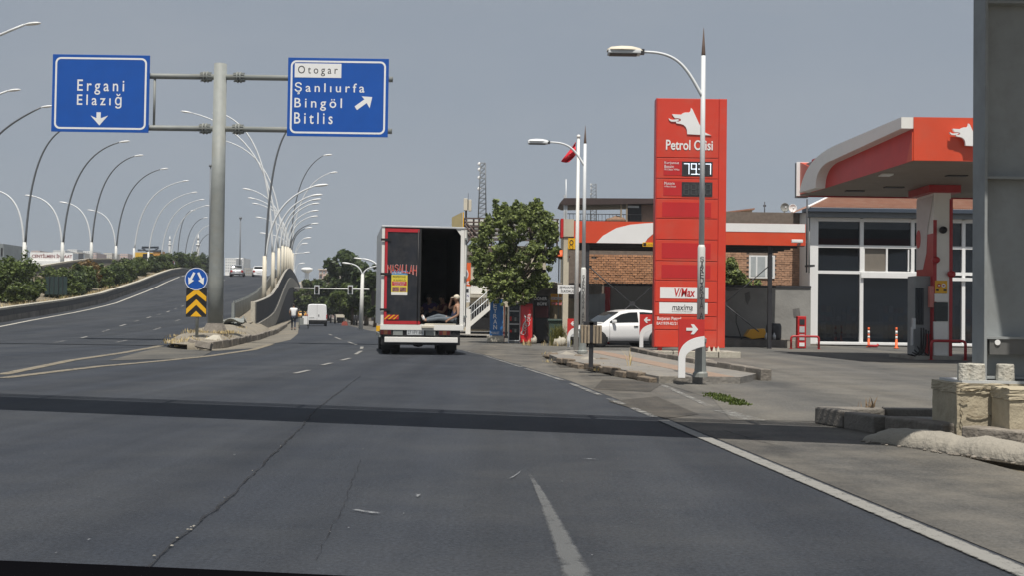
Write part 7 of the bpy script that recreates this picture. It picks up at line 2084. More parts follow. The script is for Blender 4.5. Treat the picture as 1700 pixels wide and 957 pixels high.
# dark kiosk
ks = thing('kiosk', 'dark shaded kiosk front with black and white lettering right of the red cooler', 'kiosk', (cX(885), CD+.6, 0))
frontbox('shell', 885, 497, 912, 567, CD+.7, 1.2, M_black, ks)
frontbox('red_panel', 888, 508, 910, 528, CD+.66, .03, mat('kiosk_maroon', (.09, .015, .018), .5, .3, 3), ks)
frontbox('door_panel', 890, 530, 909, 564, CD+.66, .03, M_dark, ks)
frontbox('name_board', 886, 491.5, 909, 509, CD+.55, .08, M_black, ks)
fronttext('DÖNER', 887, 493, 908, 499, CD+.542, M_whitecl, ks, .02); fronttext('BÜFE', 892, 502, 908, 507.5, CD+.542, M_whitecl, ks, .02)
frontbox('lamp', 878, 474, 881.5, 476, CD+.5, .1, M_whitecl, ks)
mb = MB(); rock(mb, (0, 0, .12), (.13, .12, .24), 9); o = mb.build('stone', M_concpale); p = P(886, 566, CD-.4); o.location = (p.x, p.y, 0); tag(o, 'pale upright rock beside the foot of the red cooler', 'stone')
mb = MB(); rock(mb, (0, 0, .1), (.25, .2, .3), 12); o = mb.build('stone', M_concpale); p = P(931, 574, 46); o.location = (p.x, p.y, 0); tag(o, 'low pale rock beside the weeds left of the arrow sign', 'stone')
# retaining wall, tyres, tarpaulins, banners
rw = thing('stone_wall', 'rough grey concrete wall carrying tyres behind the tree', 'wall', (cX(880), CD+2, 0))
rough_block('wall', (cX(878), CD+2.0, 0), (cX(1004), CD+2.6, cZ(467)), M_concdark, rw, 8, .03, 8)
rough_block('cap', (cX(880), CD+1.9, cZ(478)), (cX(926), CD+2.65, cZ(466)), M_concpale, rw, 9, .05, 8)
for i, (px, py, lb) in enumerate([(893, 463.5, 'lowest tyre of the stack on the wall'), (894, 457, 'middle tyre of the stack on the wall'), (893, 450.5, 'topmost tyre of the stack on the wall')]):
    p = P(px, py, CD+2.3); t = thing('tyre', lb, 'tyre', tuple(p), 0, 'tyres stacked on the wall')
    q = MB(); q.lathe([(.2, -.085), (.33, -.085), (.37, -.05), (.37, .05), (.33, .085), (.2, .085), (.2, -.08)], (0, 0, 0), 20); q.build('tread', M_rubber, t)
tarp = thing('tan_tarpaulin', 'tan tarpaulin hung along the wall below the school sign', 'tarpaulin', (cX(913), CD+1.7, 0))
q = MB(); nu, nv = 22, 12; pts = []
for i in range(nu+1):
    for j in range(nv+1):
        u, v = i/nu, j/nv
        p = P(lerp(910, 962, u), lerp(574, 492 + 6*u, v), CD+1.7); pts.append((p.x, CD+1.7+.1*math.sin(u*11+v*4)+.05*math.sin(v*9-u*6), p.z))
q.add(pts, [(i*(nv+1)+j, (i+1)*(nv+1)+j, (i+1)*(nv+1)+j+1, i*(nv+1)+j+1) for i in range(nu) for j in range(nv)], 0, True)
o = q.build('sheet', M_tarpbr, tarp, world=True); s_ = o.modifiers.new('s', 'SOLIDIFY'); s_.thickness = .015
gd = thing('sheet_gate', 'dull grey sheet metal gate leaf beside the wash bay', 'gate', (cX(966), CD+1.2, 0))
for k in range(4): frontbox('gate_sheet', 964+k*10, 489-k*.8, 973.6+k*10, 577, CD+1.3, .04, M_steelgr, gd)
bn = thing('banner', 'orange and white printed banner below the white school sign', 'banner', (cX(914), CD+1.4, 0))
frontbox('cloth', 914, 488, 940, 507, CD+1.4, .02, M_yellow, bn)
frontbox('white_stripe', 915, 493.5, 939, 498, CD+1.4, .02, M_whitecl, bn, -.004); frontbox('red_stripe', 915, 502, 939, 506.5, CD+1.4, .02, M_redbox, bn, -.004)
fronttext('SİPARİŞ', 917, 489.5, 937, 493, CD+1.392, M_redbox, bn); fronttext('SICAK EKMEK', 916, 494.3, 938, 497.5, CD+1.392, M_redbox, bn); fronttext('MALATYA', 918, 498.7, 936, 501.5, CD+1.392, M_redbox, bn); fronttext('0412 255 25 44', 916, 503, 938, 506, CD+1.392, M_whitecl, bn)
sg = thing('school_sign', 'white road sign with black school name pointing right above the banner', 'sign', (cX(926), 38.3, 0))
q = MB(); q.prism([(P(926, 480, 38.3).x, P(945, 489, 38.3).z), (P(926, 480, 38.3).x, P(945, 473, 38.3).z), (P(959, 480, 38.3).x, P(945, 473, 38.3).z), (P(965, 480, 38.3).x, P(945, 481, 38.3).z), (P(959, 480, 38.3).x, P(945, 489, 38.3).z)], 'y', 38.3, 38.33); q.build('panel', M_whitecl, sg, world=True)
q = MB(); q.box((P(954, 480, 38.3).x, 38.05, P(945, 480, 38.3).z-.03), (P(958, 480, 38.3).x, 38.3, P(945, 480, 38.3).z+.03)); q.build('bracket', M_galv, sg, world=True)
fronttext('SEYRANTEPE', 929, 475.5, 957, 480, 38.292, M_black, sg, .01, 945); fronttext('İLKOKULU', 931, 481.5, 957, 486.5, 38.292, M_black, sg, .01, 945)
cl = thing('refuse_bin', 'green plastic refuse bin beside the weeds left of the arrow sign', 'refuse bin', (cX(912), 46.5, 0))
M_bin = mat('bin_green', (.035, .065, .055), .6, .2, 3, dirt=((.12, .11, .09), .4, 2))
frontbox('bin_body', 911, 534, 933, 572, 46.5, .7, M_bin, cl, bevel=.03); frontbox('lid', 909.5, 530, 934, 534, 46.45, .8, M_bin, cl, bevel=.02)
q = MB(); 
ohe = thing('orange_parasol', 'small orange parasol glimpsed behind the tree beside the cream pillar', 'parasol', tuple(P(928, 428, CD+1)))
p = P(928, 412, CD+1); q.lathe([(.0, .4), (.25, .3), (.5, .05), (.48, .02), (.0, .25)], (0, 0, 0), 10); q.build('canopy', M_orange, ohe); q = MB(); q.tube([(0, 0, -3.0), (0, 0, .35)], .025, 6); q.build('pole', M_galv, ohe)

# stair building and fuel sign beyond the truck
BD = 63.0
stb = thing('stair_house', 'pale house with outside stair seen between truck and blue market sign', 'building', (P(766, 550, BD).x, BD, 0))
frontbox('wall', 758, 408, 905, 552, BD+3.2, 6, M_plasterlt, stb)
frontbox('upper_beam', 766, 418, 830, 424, BD+2.9, .25, M_concdark, stb)
frontbox('signboard', 781, 466, 808, 490, BD+3.0, .15, M_white, stb)
frontbox('ledge', 779, 491, 812, 496, BD+2.6, .55, M_concpale, stb)
M_void = mat('dark_void', (.012, .012, .014), .9)
frontbox('opening', 779, 508, 815, 549, BD+3.1, .08, M_void, stb)
ns = 12
sx0, sx1 = P(780, 500, BD).x, P(815, 500, BD).x; sz0, sz1 = P(800, 537, BD).z, P(800, 506, BD).z
for k in range(ns):
    xa = lerp(sx0, sx1, k/ns); z = lerp(sz0, sz1, (k+1)/ns)
    q = MB(); q.box((xa, BD+1.2, z-.12), (lerp(sx0, sx1, (k+1)/ns)+.03, BD+2.5, z)); q.build('stair_step', M_concpale, stb, world=True)
q = MB(); q.prism([(sx0, sz0-.25), (sx1, sz1-.25), (sx1, sz1+.06), (sx0, sz0+.06)], 'y', BD+1.05, BD+1.19); q.build('stringer', M_white, stb, world=True)
q = MB(); q.box((sx0-.25, BD+1.0, 0), (sx0+.02, BD+1.25, sz0+.75)); q.build('newel_post', M_white, stb, world=True)
for z in (1.0, .55):
    q = MB(); q.tube([(sx0-.7, BD+1.1, sz0-.55+z), (sx0, BD+1.1, sz0+z-.1), (sx1, BD+1.1, sz1+z-.1)], .03, 6); q.build('hand_rail', M_galvlt, stb, world=True)
for k in range(14):
    x = lerp(sx0-.6, sx1, k/13); zb = sz0-.3 if x < sx0 else lerp(sz0, sz1, (x-sx0)/(sx1-sx0)); q = MB(); q.box((x-.015, BD+1.09, zb), (x+.015, BD+1.12, zb+.9)); q.build('baluster', M_galvlt, stb, world=True)
fs = thing('fuel_sign', 'orange and white fuel price sign partly hidden by the truck', 'sign', (P(765, 550, BD-3).x, BD-3, 0))
D5 = BD-3
frontbox('post', 764, 503, 770, 548, D5+.05, .2, M_galv, fs, 0, 775)
frontbox('orange_panel', 756, 436, 781, 475, D5, .25, M_orange, fs, 0, 775)
q = MB(); c = P(768, 455, D5); n = 28
for r, m, dy in ((.36, M_whitecl, .004), (.31, mat('purple_print', (.05, .025, .12), .5), .008), (.17, M_whitecl, .012)):
    q = MB(); q.add([(c.x+r*.85*math.cos(2*pi*k/n), D5-dy, c.z+r*math.sin(2*pi*k/n)) for k in range(n)], [tuple(range(n))[::-1]]); q.build('disc', m, fs, world=True)
fronttext('opet', 760, 466, 779, 475, D5-.008, M_whitecl, fs, .02, 775)
frontbox('white_panel', 757, 476, 780, 503, D5, .25, M_whitecl, fs, 0, 775)
frontbox('price_display', 759, 481, 778, 486.5, D5-.01, .009, M_dark, fs, 0, 775)
M_prn = mat('violet_print', (.08, .06, .25), .5)
fronttext('BENZİN', 760, 489, 778.5, 494, D5-.008, M_prn, fs, .01, 775); fronttext('MOTORİN', 760, 497, 777, 500.5, D5-.008, M_dark, fs, 0, 775)
# billboard frame on the roof, antenna box, lattice towers
BB = 66.0
bbf = thing('billboard_frame', 'rusty steel lattice seen from the back of a rooftop billboard', 'billboard', (P(766, 410, BB).x, BB, P(800, 412, BB).z))
bx = lambda px: P(px, 390, BB).x
bzz = lambda py: P(800, py, BB).z
M_rust = mat('rusty_steel', (.1, .07, .06), .8, .3, 3)
for px in (771, 786, 795, 804, 816, 850, 880, 908, 925):
    q = MB(); q.box((bx(px)-.05, BB, bzz(424)), (bx(px)+.05, BB+.1, bzz(362))); q.build('upright', M_rust, bbf, world=True)
for py in (362.5, 369, 376, 383, 390.5, 398):
    q = MB(); q.box((bx(771), BB-.06, bzz(py)-.04), (bx(928), BB-.01, bzz(py)+.04)); q.build('rail', M_rust, bbf, world=True)
for a, b, c, e in ((771, 366, 800, 400), (771, 372, 803, 416), (786, 390, 771, 410), (771, 380, 786, 400)):
    q = MB(); q.tube([(bx(a), BB-.1, bzz(b)), (bx(c), BB-.1, bzz(e))], .05, 6); q.build('brace', M_rust, bbf, world=True)
q = MB(); q.box((bx(773), BB+.16, bzz(398)), (bx(928), BB+.2, bzz(364))); q.build('board_back', M_white, bbf, world=True)
ebx = thing('end_board', 'tan signboard end just above the truck roof right corner', 'billboard', (P(752, 370, BB-1).x, BB-1, P(760, 380, BB-1).z))
q = MB(); q.prism([(P(750, 378, BB-1).x, P(760, 382, BB-1).z), (P(750, 361, BB-1).x, P(760, 361, BB-1).z), (P(767, 352, BB-1).x, P(760, 352, BB-1).z), (P(767, 380, BB-1).x, P(760, 382, BB-1).z)], 'y', BB-1, BB-.7); q.build('panel', mat('tan_board', (.34, .28, .14), .7, .15, 2), ebx, world=True)
frontbox('edge_strip', 767.2, 352, 769, 432, BB-1, .1, M_yellow, ebx, 0, 768)
ab = thing('antenna_box', 'pale cell antenna box standing above the tan board', 'antenna', tuple(P(774, 358, BB)))
frontbox('sector_panel', 769.5, 329, 776, 349, BB-.2, .25, M_cream, ab, 0, 774, .02); frontbox('sector_panel', 777.5, 331, 782.5, 350, BB+.2, .25, M_cream, ab, 0, 774, .02)
frontbox('bracket', 776.1, 331, 777.4, 348, BB, .1, M_dark, ab, 0, 774); frontbox('pole', 772, 349, 775, 364, BB, .15, M_rust, ab, 0, 774)
frontbox('whip', 777, 320, 777.6, 331, BB+.1, .03, M_dark, ab, 0, 774)
def lattice(label, px, pyt, pyb, d, w0px, w1px):
    b = P(px, pyb, d); s = d/F; H = (pyb-pyt)*s; t = thing('lattice_tower', label, 'radio tower', tuple(b), 0, 'lattice radio towers'); w0, w1 = w0px*s/2, w1px*s/2
    for a in (-1, 1):
        for c in (-1, 1):
            q = MB(); q.tube([(a*w0, c*w0, 0), (a*w1, c*w1, H)], .09, 5); q.build('leg', M_lampgrey, t)
    n = 11; q = MB(); hz = MB()
    for k in range(n):
        z0, z1 = H*k/n, H*(k+1)/n; wa, wb = lerp(w0, w1, k/n), lerp(w0, w1, (k+1)/n)
        for c in (-1, 1):
            q.tube([(-wa, c*wa, z0), (wb, c*wb, z1)], .05, 4, caps=False); q.tube([(c*wa, -wa, z0), (c*wb, wb, z1)], .05, 4, caps=False)
            hz.tube([(-wb, c*wb, z1), (wb, c*wb, z1)], .05, 4, caps=False)
    q.build('diagonal_bracing', M_lampgrey, t); hz.build('horizontal_bracing', M_lampgrey, t)
    for k, f_ in enumerate((.55, .75, .9, 1.0)):
        q = MB(); q.lathe([(.05, .1), (.3, 0), (.28, -.03)], (-w0*.9, -.3, H*f_-.2), 10, axis='y'); q.build('dish', M_whitecl, t)
lattice('tall lattice radio tower behind the billboard frame, the nearer of two', 800.5, 270, 362, 190, 13, 8)
lattice('small distant lattice tower above the dark terrace canopy', 985, 305, 368, 330, 10, 8)

# ================================================================== TREES AND SHRUBS
def leaf_cloud(name, parent, clumps, n, size, m, seed, flat=.35):
    """n leaf faces scattered round clump centres (x, y, z, radius)"""
    g = np.random.default_rng(seed)
    cl = np.array(clumps); w = cl[:, 3]**2; w /= w.sum()
    idx = g.choice(len(cl), n, p=w)
    d = g.normal(size=(n, 3)); d /= np.linalg.norm(d, axis=1)[:, None]
    r = g.random(n)**.45
    c = cl[idx, :3] + d*(r*cl[idx, 3])[:, None]*np.array([1, 1, .85])
    nrm = d*.6 + g.normal(size=(n, 3))*.5 + np.array([0, -.05, flat]); nrm /= np.linalg.norm(nrm, axis=1)[:, None]
    a = np.cross(nrm, g.normal(size=(n, 3))); a /= np.linalg.norm(a, axis=1)[:, None]
    b = np.cross(nrm, a)
    s = size*(.6+.8*g.random(n))[:, None]
    v = np.empty((n, 4, 3)); v[:, 0] = c - a*s; v[:, 1] = c + b*s*.5 + nrm*s*.12; v[:, 2] = c + a*s; v[:, 3] = c - b*s*.5 + nrm*s*.12
    if parent is not None:
        o0 = ORG[parent.name]; v -= np.array(o0)[None, None, :]
    me = bpy.data.meshes.new(name)
    me.vertices.add(n*4); me.vertices.foreach_set('co', v.reshape(-1))
    me.loops.add(n*4); me.loops.foreach_set('vertex_index', np.arange(n*4, dtype=np.int32))
    me.polygons.add(n); me.polygons.foreach_set('loop_start', np.arange(0, n*4, 4, dtype=np.int32)); me.polygons.foreach_set('loop_total', np.full(n, 4, dtype=np.int32))
    me.materials.append(m); me.update(); me.validate()
    o = bpy.data.objects.new(name, me); put(o, parent)
    if parent is None: ORG[o.name] = Vector((0, 0, 0))
    return o
def tree(label, base, blobs, nleaf, lsize, m, seed, trunk_r=.16, fork=1.8, cl_n=9, name='tree', cat='tree', group=None, shoots=None, cl_r=.34):
    """blobs: (centre, radii); limbs run from the fork to each blob"""
    q = random.Random(seed)
    t = thing(name, label, cat, tuple(base), 0, group)
    b = Vector(base); fk = b + Vector((q.uniform(-.15, .15), 0, fork))
    mb = MB(); mb.tube([b, b.lerp(fk, .5)+Vector((q.uniform(-.08, .08), 0, 0)), fk], [trunk_r*1.25, trunk_r*.95, trunk_r*.85], 9)
    clumps = []
    for c, r in blobs:
        c = Vector(c); mid = fk.lerp(c, .5) + Vector((q.uniform(-.3, .3), q.uniform(-.3, .3), -.1)); mb.tube([fk - Vector((0, 0, .1)), mid, c], [trunk_r*.6, trunk_r*.35, trunk_r*.1], 6)
        rm = sum(r)/3
        for k in range(cl_n):
            d = Vector((q.gauss(0, 1), q.gauss(0, 1), q.gauss(0, 1))).normalized()
            s = q.uniform(.45, 1.12); p = c + Vector((d.x*r[0], d.y*r[1], d.z*r[2]))*s
            clumps.append((p.x, p.y, p.z, rm*cl_r*q.uniform(.65, 1.3)))
            if k % 3 == 0: mb.tube([c.lerp(fk, .2), c.lerp(p, .6), p], [trunk_r*.16, trunk_r*.1, trunk_r*.04], 4)
    for (p0, p1) in (shoots or []):
        p0, p1 = Vector(p0), Vector(p1); mb.tube([p0, p1], [.035, .012], 4)
        for k in range(6): p = p0.lerp(p1, k/5); clumps.append((p.x, p.y, p.z, lerp(.3, .13, k/5)))
    mb.build('trunk', M_bark, t, world=True)
    leaf_cloud('crown', t, clumps, nleaf, lsize, m, seed)
    return t
TD_ = 49.6
def tp_(px, py, dy=0): p = P(px, py, TD_); p.y += dy; return p
blobs = [(tp_(855, 440), (1.6, 1.3, 1.15)), (tp_(822, 400, .3), (.9, .9, .9)), (tp_(850, 372), (.95, .9, .8)), (tp_(888, 375, .4), (.85, .9, .9)), (tp_(905, 415), (.8, .9, .9)), (tp_(880, 450, -.5), (1.0, .9, .8)), (tp_(812, 440, -.4), (.75, .8, .8)),
         (tp_(830, 470, -1.2), (.8, .7, .5)), (tp_(850, 488, -1.0), (.9, .7, .35)), (tp_(880, 478, -.6), (.7, .6, .45)), (tp_(797, 420), (.5, .6, .55)), (tp_(800, 462, -.3), (.45, .5, .4)), (tp_(860, 410, -.8), (1.2, .8, 1.0)), (tp_(835, 496, -1.3), (.7, .6, .35)), (tp_(866, 494, -1.2), (.7, .6, .35)), (tp_(815, 478, -1), (.5, .5, .4)), (tp_(895, 470, -.6), (.6, .5, .4)), (tp_(912, 385, .4), (.4, .5, .5))]
shoots = [(tp_(828, 370), tp_(823, 333)), (tp_(835, 372), tp_(829, 345)), (tp_(856, 360), tp_(857, 335)), (tp_(861, 362), tp_(866, 340)), (tp_(889, 362), tp_(891, 332)), (tp_(893, 362), tp_(897, 338)), (tp_(872, 362), tp_(873, 343)), (tp_(846, 365), tp_(848, 346)), (tp_(905, 375), tp_(905, 352)), (tp_(805, 400), tp_(800, 372)), (tp_(812, 385), tp_(810, 358)), (tp_(880, 362), tp_(882, 338)), (tp_(800, 440), tp_(783, 428)), (tp_(800, 465), tp_(784, 470)), (tp_(915, 420), tp_(926, 412)), (tp_(840, 365), tp_(838, 338)), (tp_(912, 400), tp_(924, 388)), (tp_(825, 480), tp_(815, 495)), (tp_(915, 395), tp_(921, 372)), (tp_(795, 425), tp_(786, 405))]
tree('leafy green mulberry tree with upright shoots beside the blue market sign', (tp_(854, 560).x, 50.4, 0), blobs, 27000, .085, M_leaf, 3, .17, 2.2, 20, shoots=shoots, cl_r=.22)
# trees along the far road
D6 = 140
def t6(px, py, d=D6): return P(px, py, d)
tree('tall dark broad tree rising behind the traffic light arm', (t6(565, 535).x, D6, 0), [(t6(578, 445), (2.6, 2.5, 1.6)), (t6(560, 462), (2.4, 2.4, 1.8)), (t6(592, 465), (2.2, 2.2, 1.8)), (t6(575, 480), (3.2, 3, 2)), (t6(552, 490), (2.2, 2.2, 1.6)), (t6(598, 490), (2, 2, 1.8)), (t6(572, 505), (3, 2.6, 1.6)), (t6(570, 436), (1.2, 1.2, .8))], 15000, .3, M_leafdk, 11, .3, 2.5, 10, group='trees along the far road')
tree('round green tree right of the far road just left of the truck', (P(608, 538, 112).x, 112, 0), [(P(612, 480, 112), (1.8, 1.8, 1.6)), (P(600, 495, 112), (1.9, 1.8, 1.4)), (P(618, 500, 112), (1.7, 1.6, 1.5)), (P(606, 465, 112), (1.3, 1.3, 1.1))], 7000, .24, M_leafdk, 12, .2, 2.2, 9, group='trees along the far road')
tree('lower green tree overhanging the kerb behind the signal pole', (P(585, 538, 118).x, 118, 0), [(P(580, 500, 118), (2.0, 1.8, 1.5)), (P(592, 505, 118), (1.6, 1.5, 1.2)), (P(566, 508, 118), (1.5, 1.5, 1.1))], 6500, .22, M_leafmid, 13, .16, 2.0, 9, group='trees along the far road')
tree('pale green street tree left of the far road beside the parapet crest', (P(503, 530, 190).x, 190, 0), [(P(503, 496, 190), (2.4, 2.2, 2.0)), (P(515, 490, 190), (2.2, 2.2, 2.0)), (P(497, 505, 190), (1.6, 1.8, 1.5))], 5000, .34, M_leafmid, 14, .2, 2.5, 8, group='trees along the far road')
tree('street tree with visible trunk above the taxi', (P(522, 530, 210).x, 210, 0), [(P(528, 492, 210), (2.6, 2.4, 2.2)), (P(540, 485, 210), (2.4, 2.4, 2.2)), (P(520, 480, 210), (1.8, 2, 1.6))], 5000, .38, M_leafmid, 15, .25, 3, 8, group='trees along the far road')
tree('yellowish bushy tree between the taxi trees and the tall dark tree', (P(545, 530, 175).x, 175, 0), [(P(543, 495, 175), (2.0, 2, 2.2)), (P(538, 475, 175), (1.8, 2, 1.8)), (P(549, 510, 175), (1.5, 1.6, 1.3))], 4500, .32, leaf_mat('olive_leaf', (.07, .085, .03), .4), 16, .2, 2.4, 8, group='trees along the far road')
tree('slim dark cypress close to the truck edge', (P(622, 538, 100).x, 100, 0), [(P(622, 500, 100), (.9, .9, 1.5)), (P(623, 475, 100), (.8, .8, 1.4)), (P(624, 455, 100), (.5, .5, 1.2))], 4000, .2, M_leafdk, 17, .14, 1.5, 9, group='trees along the far road')
for i, (px, d, h, lb) in enumerate([(640, 130, 3.5, 'hidden hedge tree behind the truck body'), (720, 95, 4, 'tree standing behind the truck cab on the right pavement')]):
    b = P(px, 540, d); b.z = 0; tree(lb, tuple(b), [(b+Vector((0, 0, h)), (2, 2, 1.6)), (b+Vector((1.2, 0, h-.6)), (1.5, 1.5, 1.2))], 2500, .26, M_leafdk, 30+i, .15, 1.8, 8)
# hedge and bushes between the carriageways
rh = random.Random(19)
def bush(label, px, pytop, d, off, w, m, seed, n=3500, ls=.13, name='bush'):
    x = XL(d) - off; z = zr(d) + .5
    top = P(850 + F*x/d if px is None else px, pytop, d).z
    if px is not None: x = min(P(px, 450, d).x, XL(d) - 2.0 - w*.75)
    H = max(.9, top - z)
    bl = []
    for k in range(5):
        bl.append(((x + rh.uniform(-w, w)*.55, d + rh.uniform(-w, w)*.8, z + H*rh.uniform(.3, .72)), (w*.5, w*.55, H*.3)))
    bl.append(((x, d, z+H*.72), (w*.45, w*.5, H*.3))); bl.append(((x, d, z+H*.25), (w*.7, w*.7, H*.25)))
    return tree(label, (x, d, z-.1), bl, n, ls, m, seed, .06, H*.2, 9, name, 'bush', 'bushes between the carriageways', cl_r=.45)
bush('big feathery green bush at the left edge above the ramp barrier', 22, 424, 72, 0, 2.3, leaf_mat('feathery_leaf', (.085, .13, .05), .5), 50, 9000, .12)
bush('tall wispy shoot bush just right of the big left edge bush', 41, 420, 74, 0, .6, M_leafmid, 51, 1500, .1)
bush('low green bush below the dark fence sheet at the left', 55, 468, 70, 0, 1.1, M_leafmid, 52, 3500, .11)
hl_ = [(118, 452, 87, M_leafmid, 'first dark bush right of the fence sheet'), (140, 447, 93, M_leafdk, 'bush beneath the banner building, right of the fence sheet'), (158, 440, 99, M_leafdry, 'brownish dry topped bush below the white tower blocks'), (180, 441, 106, M_leafdk, 'dark bush beneath the second pair of curved lamps'), (200, 437, 114, M_leafmid, 'bush in front of the far barrier end'), (220, 436, 123, M_leafdk, 'bush directly below the dark car roof'),
       (242, 432, 135, M_leafmid, 'bush below the yellow building'), (262, 429, 147, M_leafdk, 'bush at the right end of the yellow building'), (282, 425, 163, M_leafmid, 'bush below the left minaret'), (300, 423, 184, M_leafdk, 'bush between the two minarets'), (318, 422, 203, M_leafmid, 'bush below the right minaret'), (338, 424, 234, M_leafdk, 'rightmost bush touching the sign mast')]
for i, (px, py, d, m, lb) in enumerate(hl_):
    bush(lb.replace('bush', 'low shrub', 1) + ', nearer row', px - 10, py + 4, d - 3, 0, 1.25, [M_leafmid, M_leafdk, M_leafmid][i % 3], 90+i, 3000, .13)
for i, (px, py, d, m, lb) in enumerate(hl_): bush(lb, px, py - 5, d, 0, (1.5 if i < 2 else 1.75) + .12*max(0, i-6), m, 60+i, 4200, .13 + .008*max(0, i-4))
sp = []
for k in range(230):
    d = rh.uniform(58, 165); sp.append((XL(d) - rh.uniform(1.1, 2.4), d, zr(d)+.42))
grass_tufts('dry_verge_grass', sp, M_grassdry, 16, .42, 22, .5)
sp = []
for k in range(120):
    d = rh.uniform(80, 140); sp.append((XL(d) - rh.uniform(6, 10.5), d, zr(d)+1.0))
grass_tufts('dry_verge_grass', sp, M_leafdry, 12, .5, 23, .7)
fsn = thing('fence_sheet', 'dark green sheet fence panel between the bushes left of the ramp', 'fence', (P(75, 490, 77).x, 77, zr(77)))
for k in range(5):
    a, b = lerp(74, 111, k/5), lerp(74, 111, (k+1)/5)
    frontbox('sheet_panel', a+.15, 459, b-.15, 490, 77, .06, mat('fence_green', (.016, .035, .035), .7, .25, 2), fsn, .02*(k % 2), 92)
    frontbox('fence_post', a-.3, 456, a+.3, 492, 77-.06, .05, M_dark, fsn, 0, 92)
cr = thing('climbing_plant', 'climbing green plant on the brick house just right of the totem', 'plant', (P(1215, 480, D4-.3).x, D4-.3, gZ(474)))
cls = [(*P(px, py, D4-.35), r) for px, py, r in [(1213, 440, .35), (1207, 452, .3), (1220, 455, .4), (1228, 465, .35), (1210, 466, .35), (1240, 470, .25), (1214, 432, .2), (1258, 470, .2), (1205, 462, .25), (1232, 458, .2)]]
leaf_cloud('foliage', cr, cls, 2600, .09, M_leaf, 77)
q = MB(); q.tube([P(1222, 474, D4-.3), P(1218, 455, D4-.3), P(1212, 435, D4-.3)], .03, 5); q.build('stem', M_bark, cr, world=True)
sp = [(*P(930+rh.uniform(-12, 8), 570, 46.2).xy, 0) for k in range(14)]
grass_tufts('tall_weeds', sp, leaf_mat('weed_yellow_green', (.17, .18, .06), .35), 26, .85, 31, .25)
sp = [(rh.uniform(.6, 3.4), rh.uniform(45.6, 46.6), 0) for k in range(10)]
grass_tufts('dry_weeds', sp, M_grassdry, 14, .25, 33, .3)

# ================================================================== FAR BUILDINGS
def block(name, label, px0, py0, px1, pyb, d, m, rows_, cols, win=M_glass, dep=12, group=None, roof=None, balc=False):
    t = thing(name, label, 'building', (P((px0+px1)/2, pyb, d).x, d, P((px0+px1)/2, pyb, d).z), 0, group)
    pr = (px0+px1)/2
    x0, x1 = P(px0, py0, d).x, P(px1, py0, d).x; z0, z1 = P(pr, pyb, d).z, P(pr, py0, d).z
    q = MB(); q.box((x0, d, z0-6), (x1, d+dep, z1)); q.build('wall', m, t, world=True)
    if roof:
        q = MB(); q.prism([(x0-.3, z1), (x1+.3, z1), (x1+.3, z1+.25), (x0-.3, z1+.25)], 'y', d-.3, d+dep); q.build('roof', roof, t, world=True)
    if rows_*cols:
        src = None; w = (x1-x0)/cols; h = (z1-z0)/rows_
        for r in range(rows_):
            for c in range(cols):
                if src is None:
                    src = MB().box((w*.25, -.05, h*.3), (w*.75, .05, h*.78)).build('window', win, t); o = src
                else: o = src.copy(); COL.objects.link(o)
                o.location = (x0 + c*w - ORG[t.name].x, -.02, z0 + r*h - ORG[t.name].z)
                if balc and c % 2 == 0:
                    b = MB(); b.box((x0+c*w+w*.1, d-1.1, z0+r*h+.1), (x0+c*w+w*.95, d-.06, z0+r*h+h*.32)); b.build('balcony', M_concpale, t, world=True)
    return t
M_farw = mat('far_white_wall', (.82, .82, .8), .9, .08, .2)
M_farc = mat('far_cream_wall', (.68, .62, .52), .9, .1, .2)
M_farp = mat('far_pink_wall', (.6, .45, .4), .9, .1, .2)
M_farg = mat('far_grey_window', (.33, .35, .37), .4, .2, 1)
bl_ = block('banner_building', 'long white building with big red lettering on the far left skyline', 50, 419, 121, 433, 430, M_farw, 0, 0)
q = MB(); q.text('CENTİLMEN İNŞAAT', P(53, 430, 429).x, P(85, 429.5, 429).z, P(120, 430, 429).x, P(85, 421, 429).z, 428.9, bold=.035); q.build('lettering', mat('lettering_maroon', (.2, .03, .035), .6), bl_, world=True)
frontbox('lower_wall', 46, 433, 120, 440, 429, 3, M_farw, bl_, 0, 85)
far = [(52, 416, 66, 419.2, 445, M_farp, 1, 3), (88, 415.5, 108, 421, 520, M_farw, 2, 6), (112, 414, 128, 420, 540, M_farw, 2, 5), (121, 419, 137, 433, 470, M_farc, 3, 4), (138, 416.5, 152, 431, 500, M_farw, 4, 4), (153, 420, 160, 432, 480, M_farp, 3, 2), (160, 422, 172, 433, 520, M_farw, 3, 3), (172, 420, 186, 433, 510, M_farc, 3, 4), (186, 422, 199, 434, 530, M_farw, 3, 3), (199, 421, 212, 435, 500, M_farp, 3, 4), (212, 422, 219, 436, 540, M_farw, 3, 2)]
nm_ = ['pinkish low block just above the banner building', 'white block behind the banner lettering', 'wide white block left of the dark hoarding', 'cream block behind the dark hoarding', 'white tower block beneath the second lamp pair', 'narrow pinkish block right of the white tower block', 'white block between the pinkish and the cream far blocks', 'cream block near the third lamp pair', 'white block right of the third lamp pair', 'pinkish block left of the yellow building', 'narrow white block touching the yellow building']
for (a, b, c, e, d, m, r, k), lb in zip(far, nm_): block('apartment_block', lb + ' on the left skyline', a, b, c, e, d, m, r, k, M_farg, 12, 'far blocks on the left skyline')
hd = thing('hoarding', 'small dark hoarding on the left skyline between the lamp rows', 'hoarding', tuple(P(134, 432, 420))); frontbox('board', 130, 420, 137.5, 432, 420, .5, M_dark, hd, 0, 134); frontbox('leg', 133, 432, 134.5, 438, 420.1, .4, M_dark, hd, 0, 134)
yb_ = block('yellow_building', 'yellow building with dark angular roof frame on the skyline', 224, 419, 264, 433, 300, mat('building_yellow', (.72, .42, .02), .6, .06, .3), 0, 0)
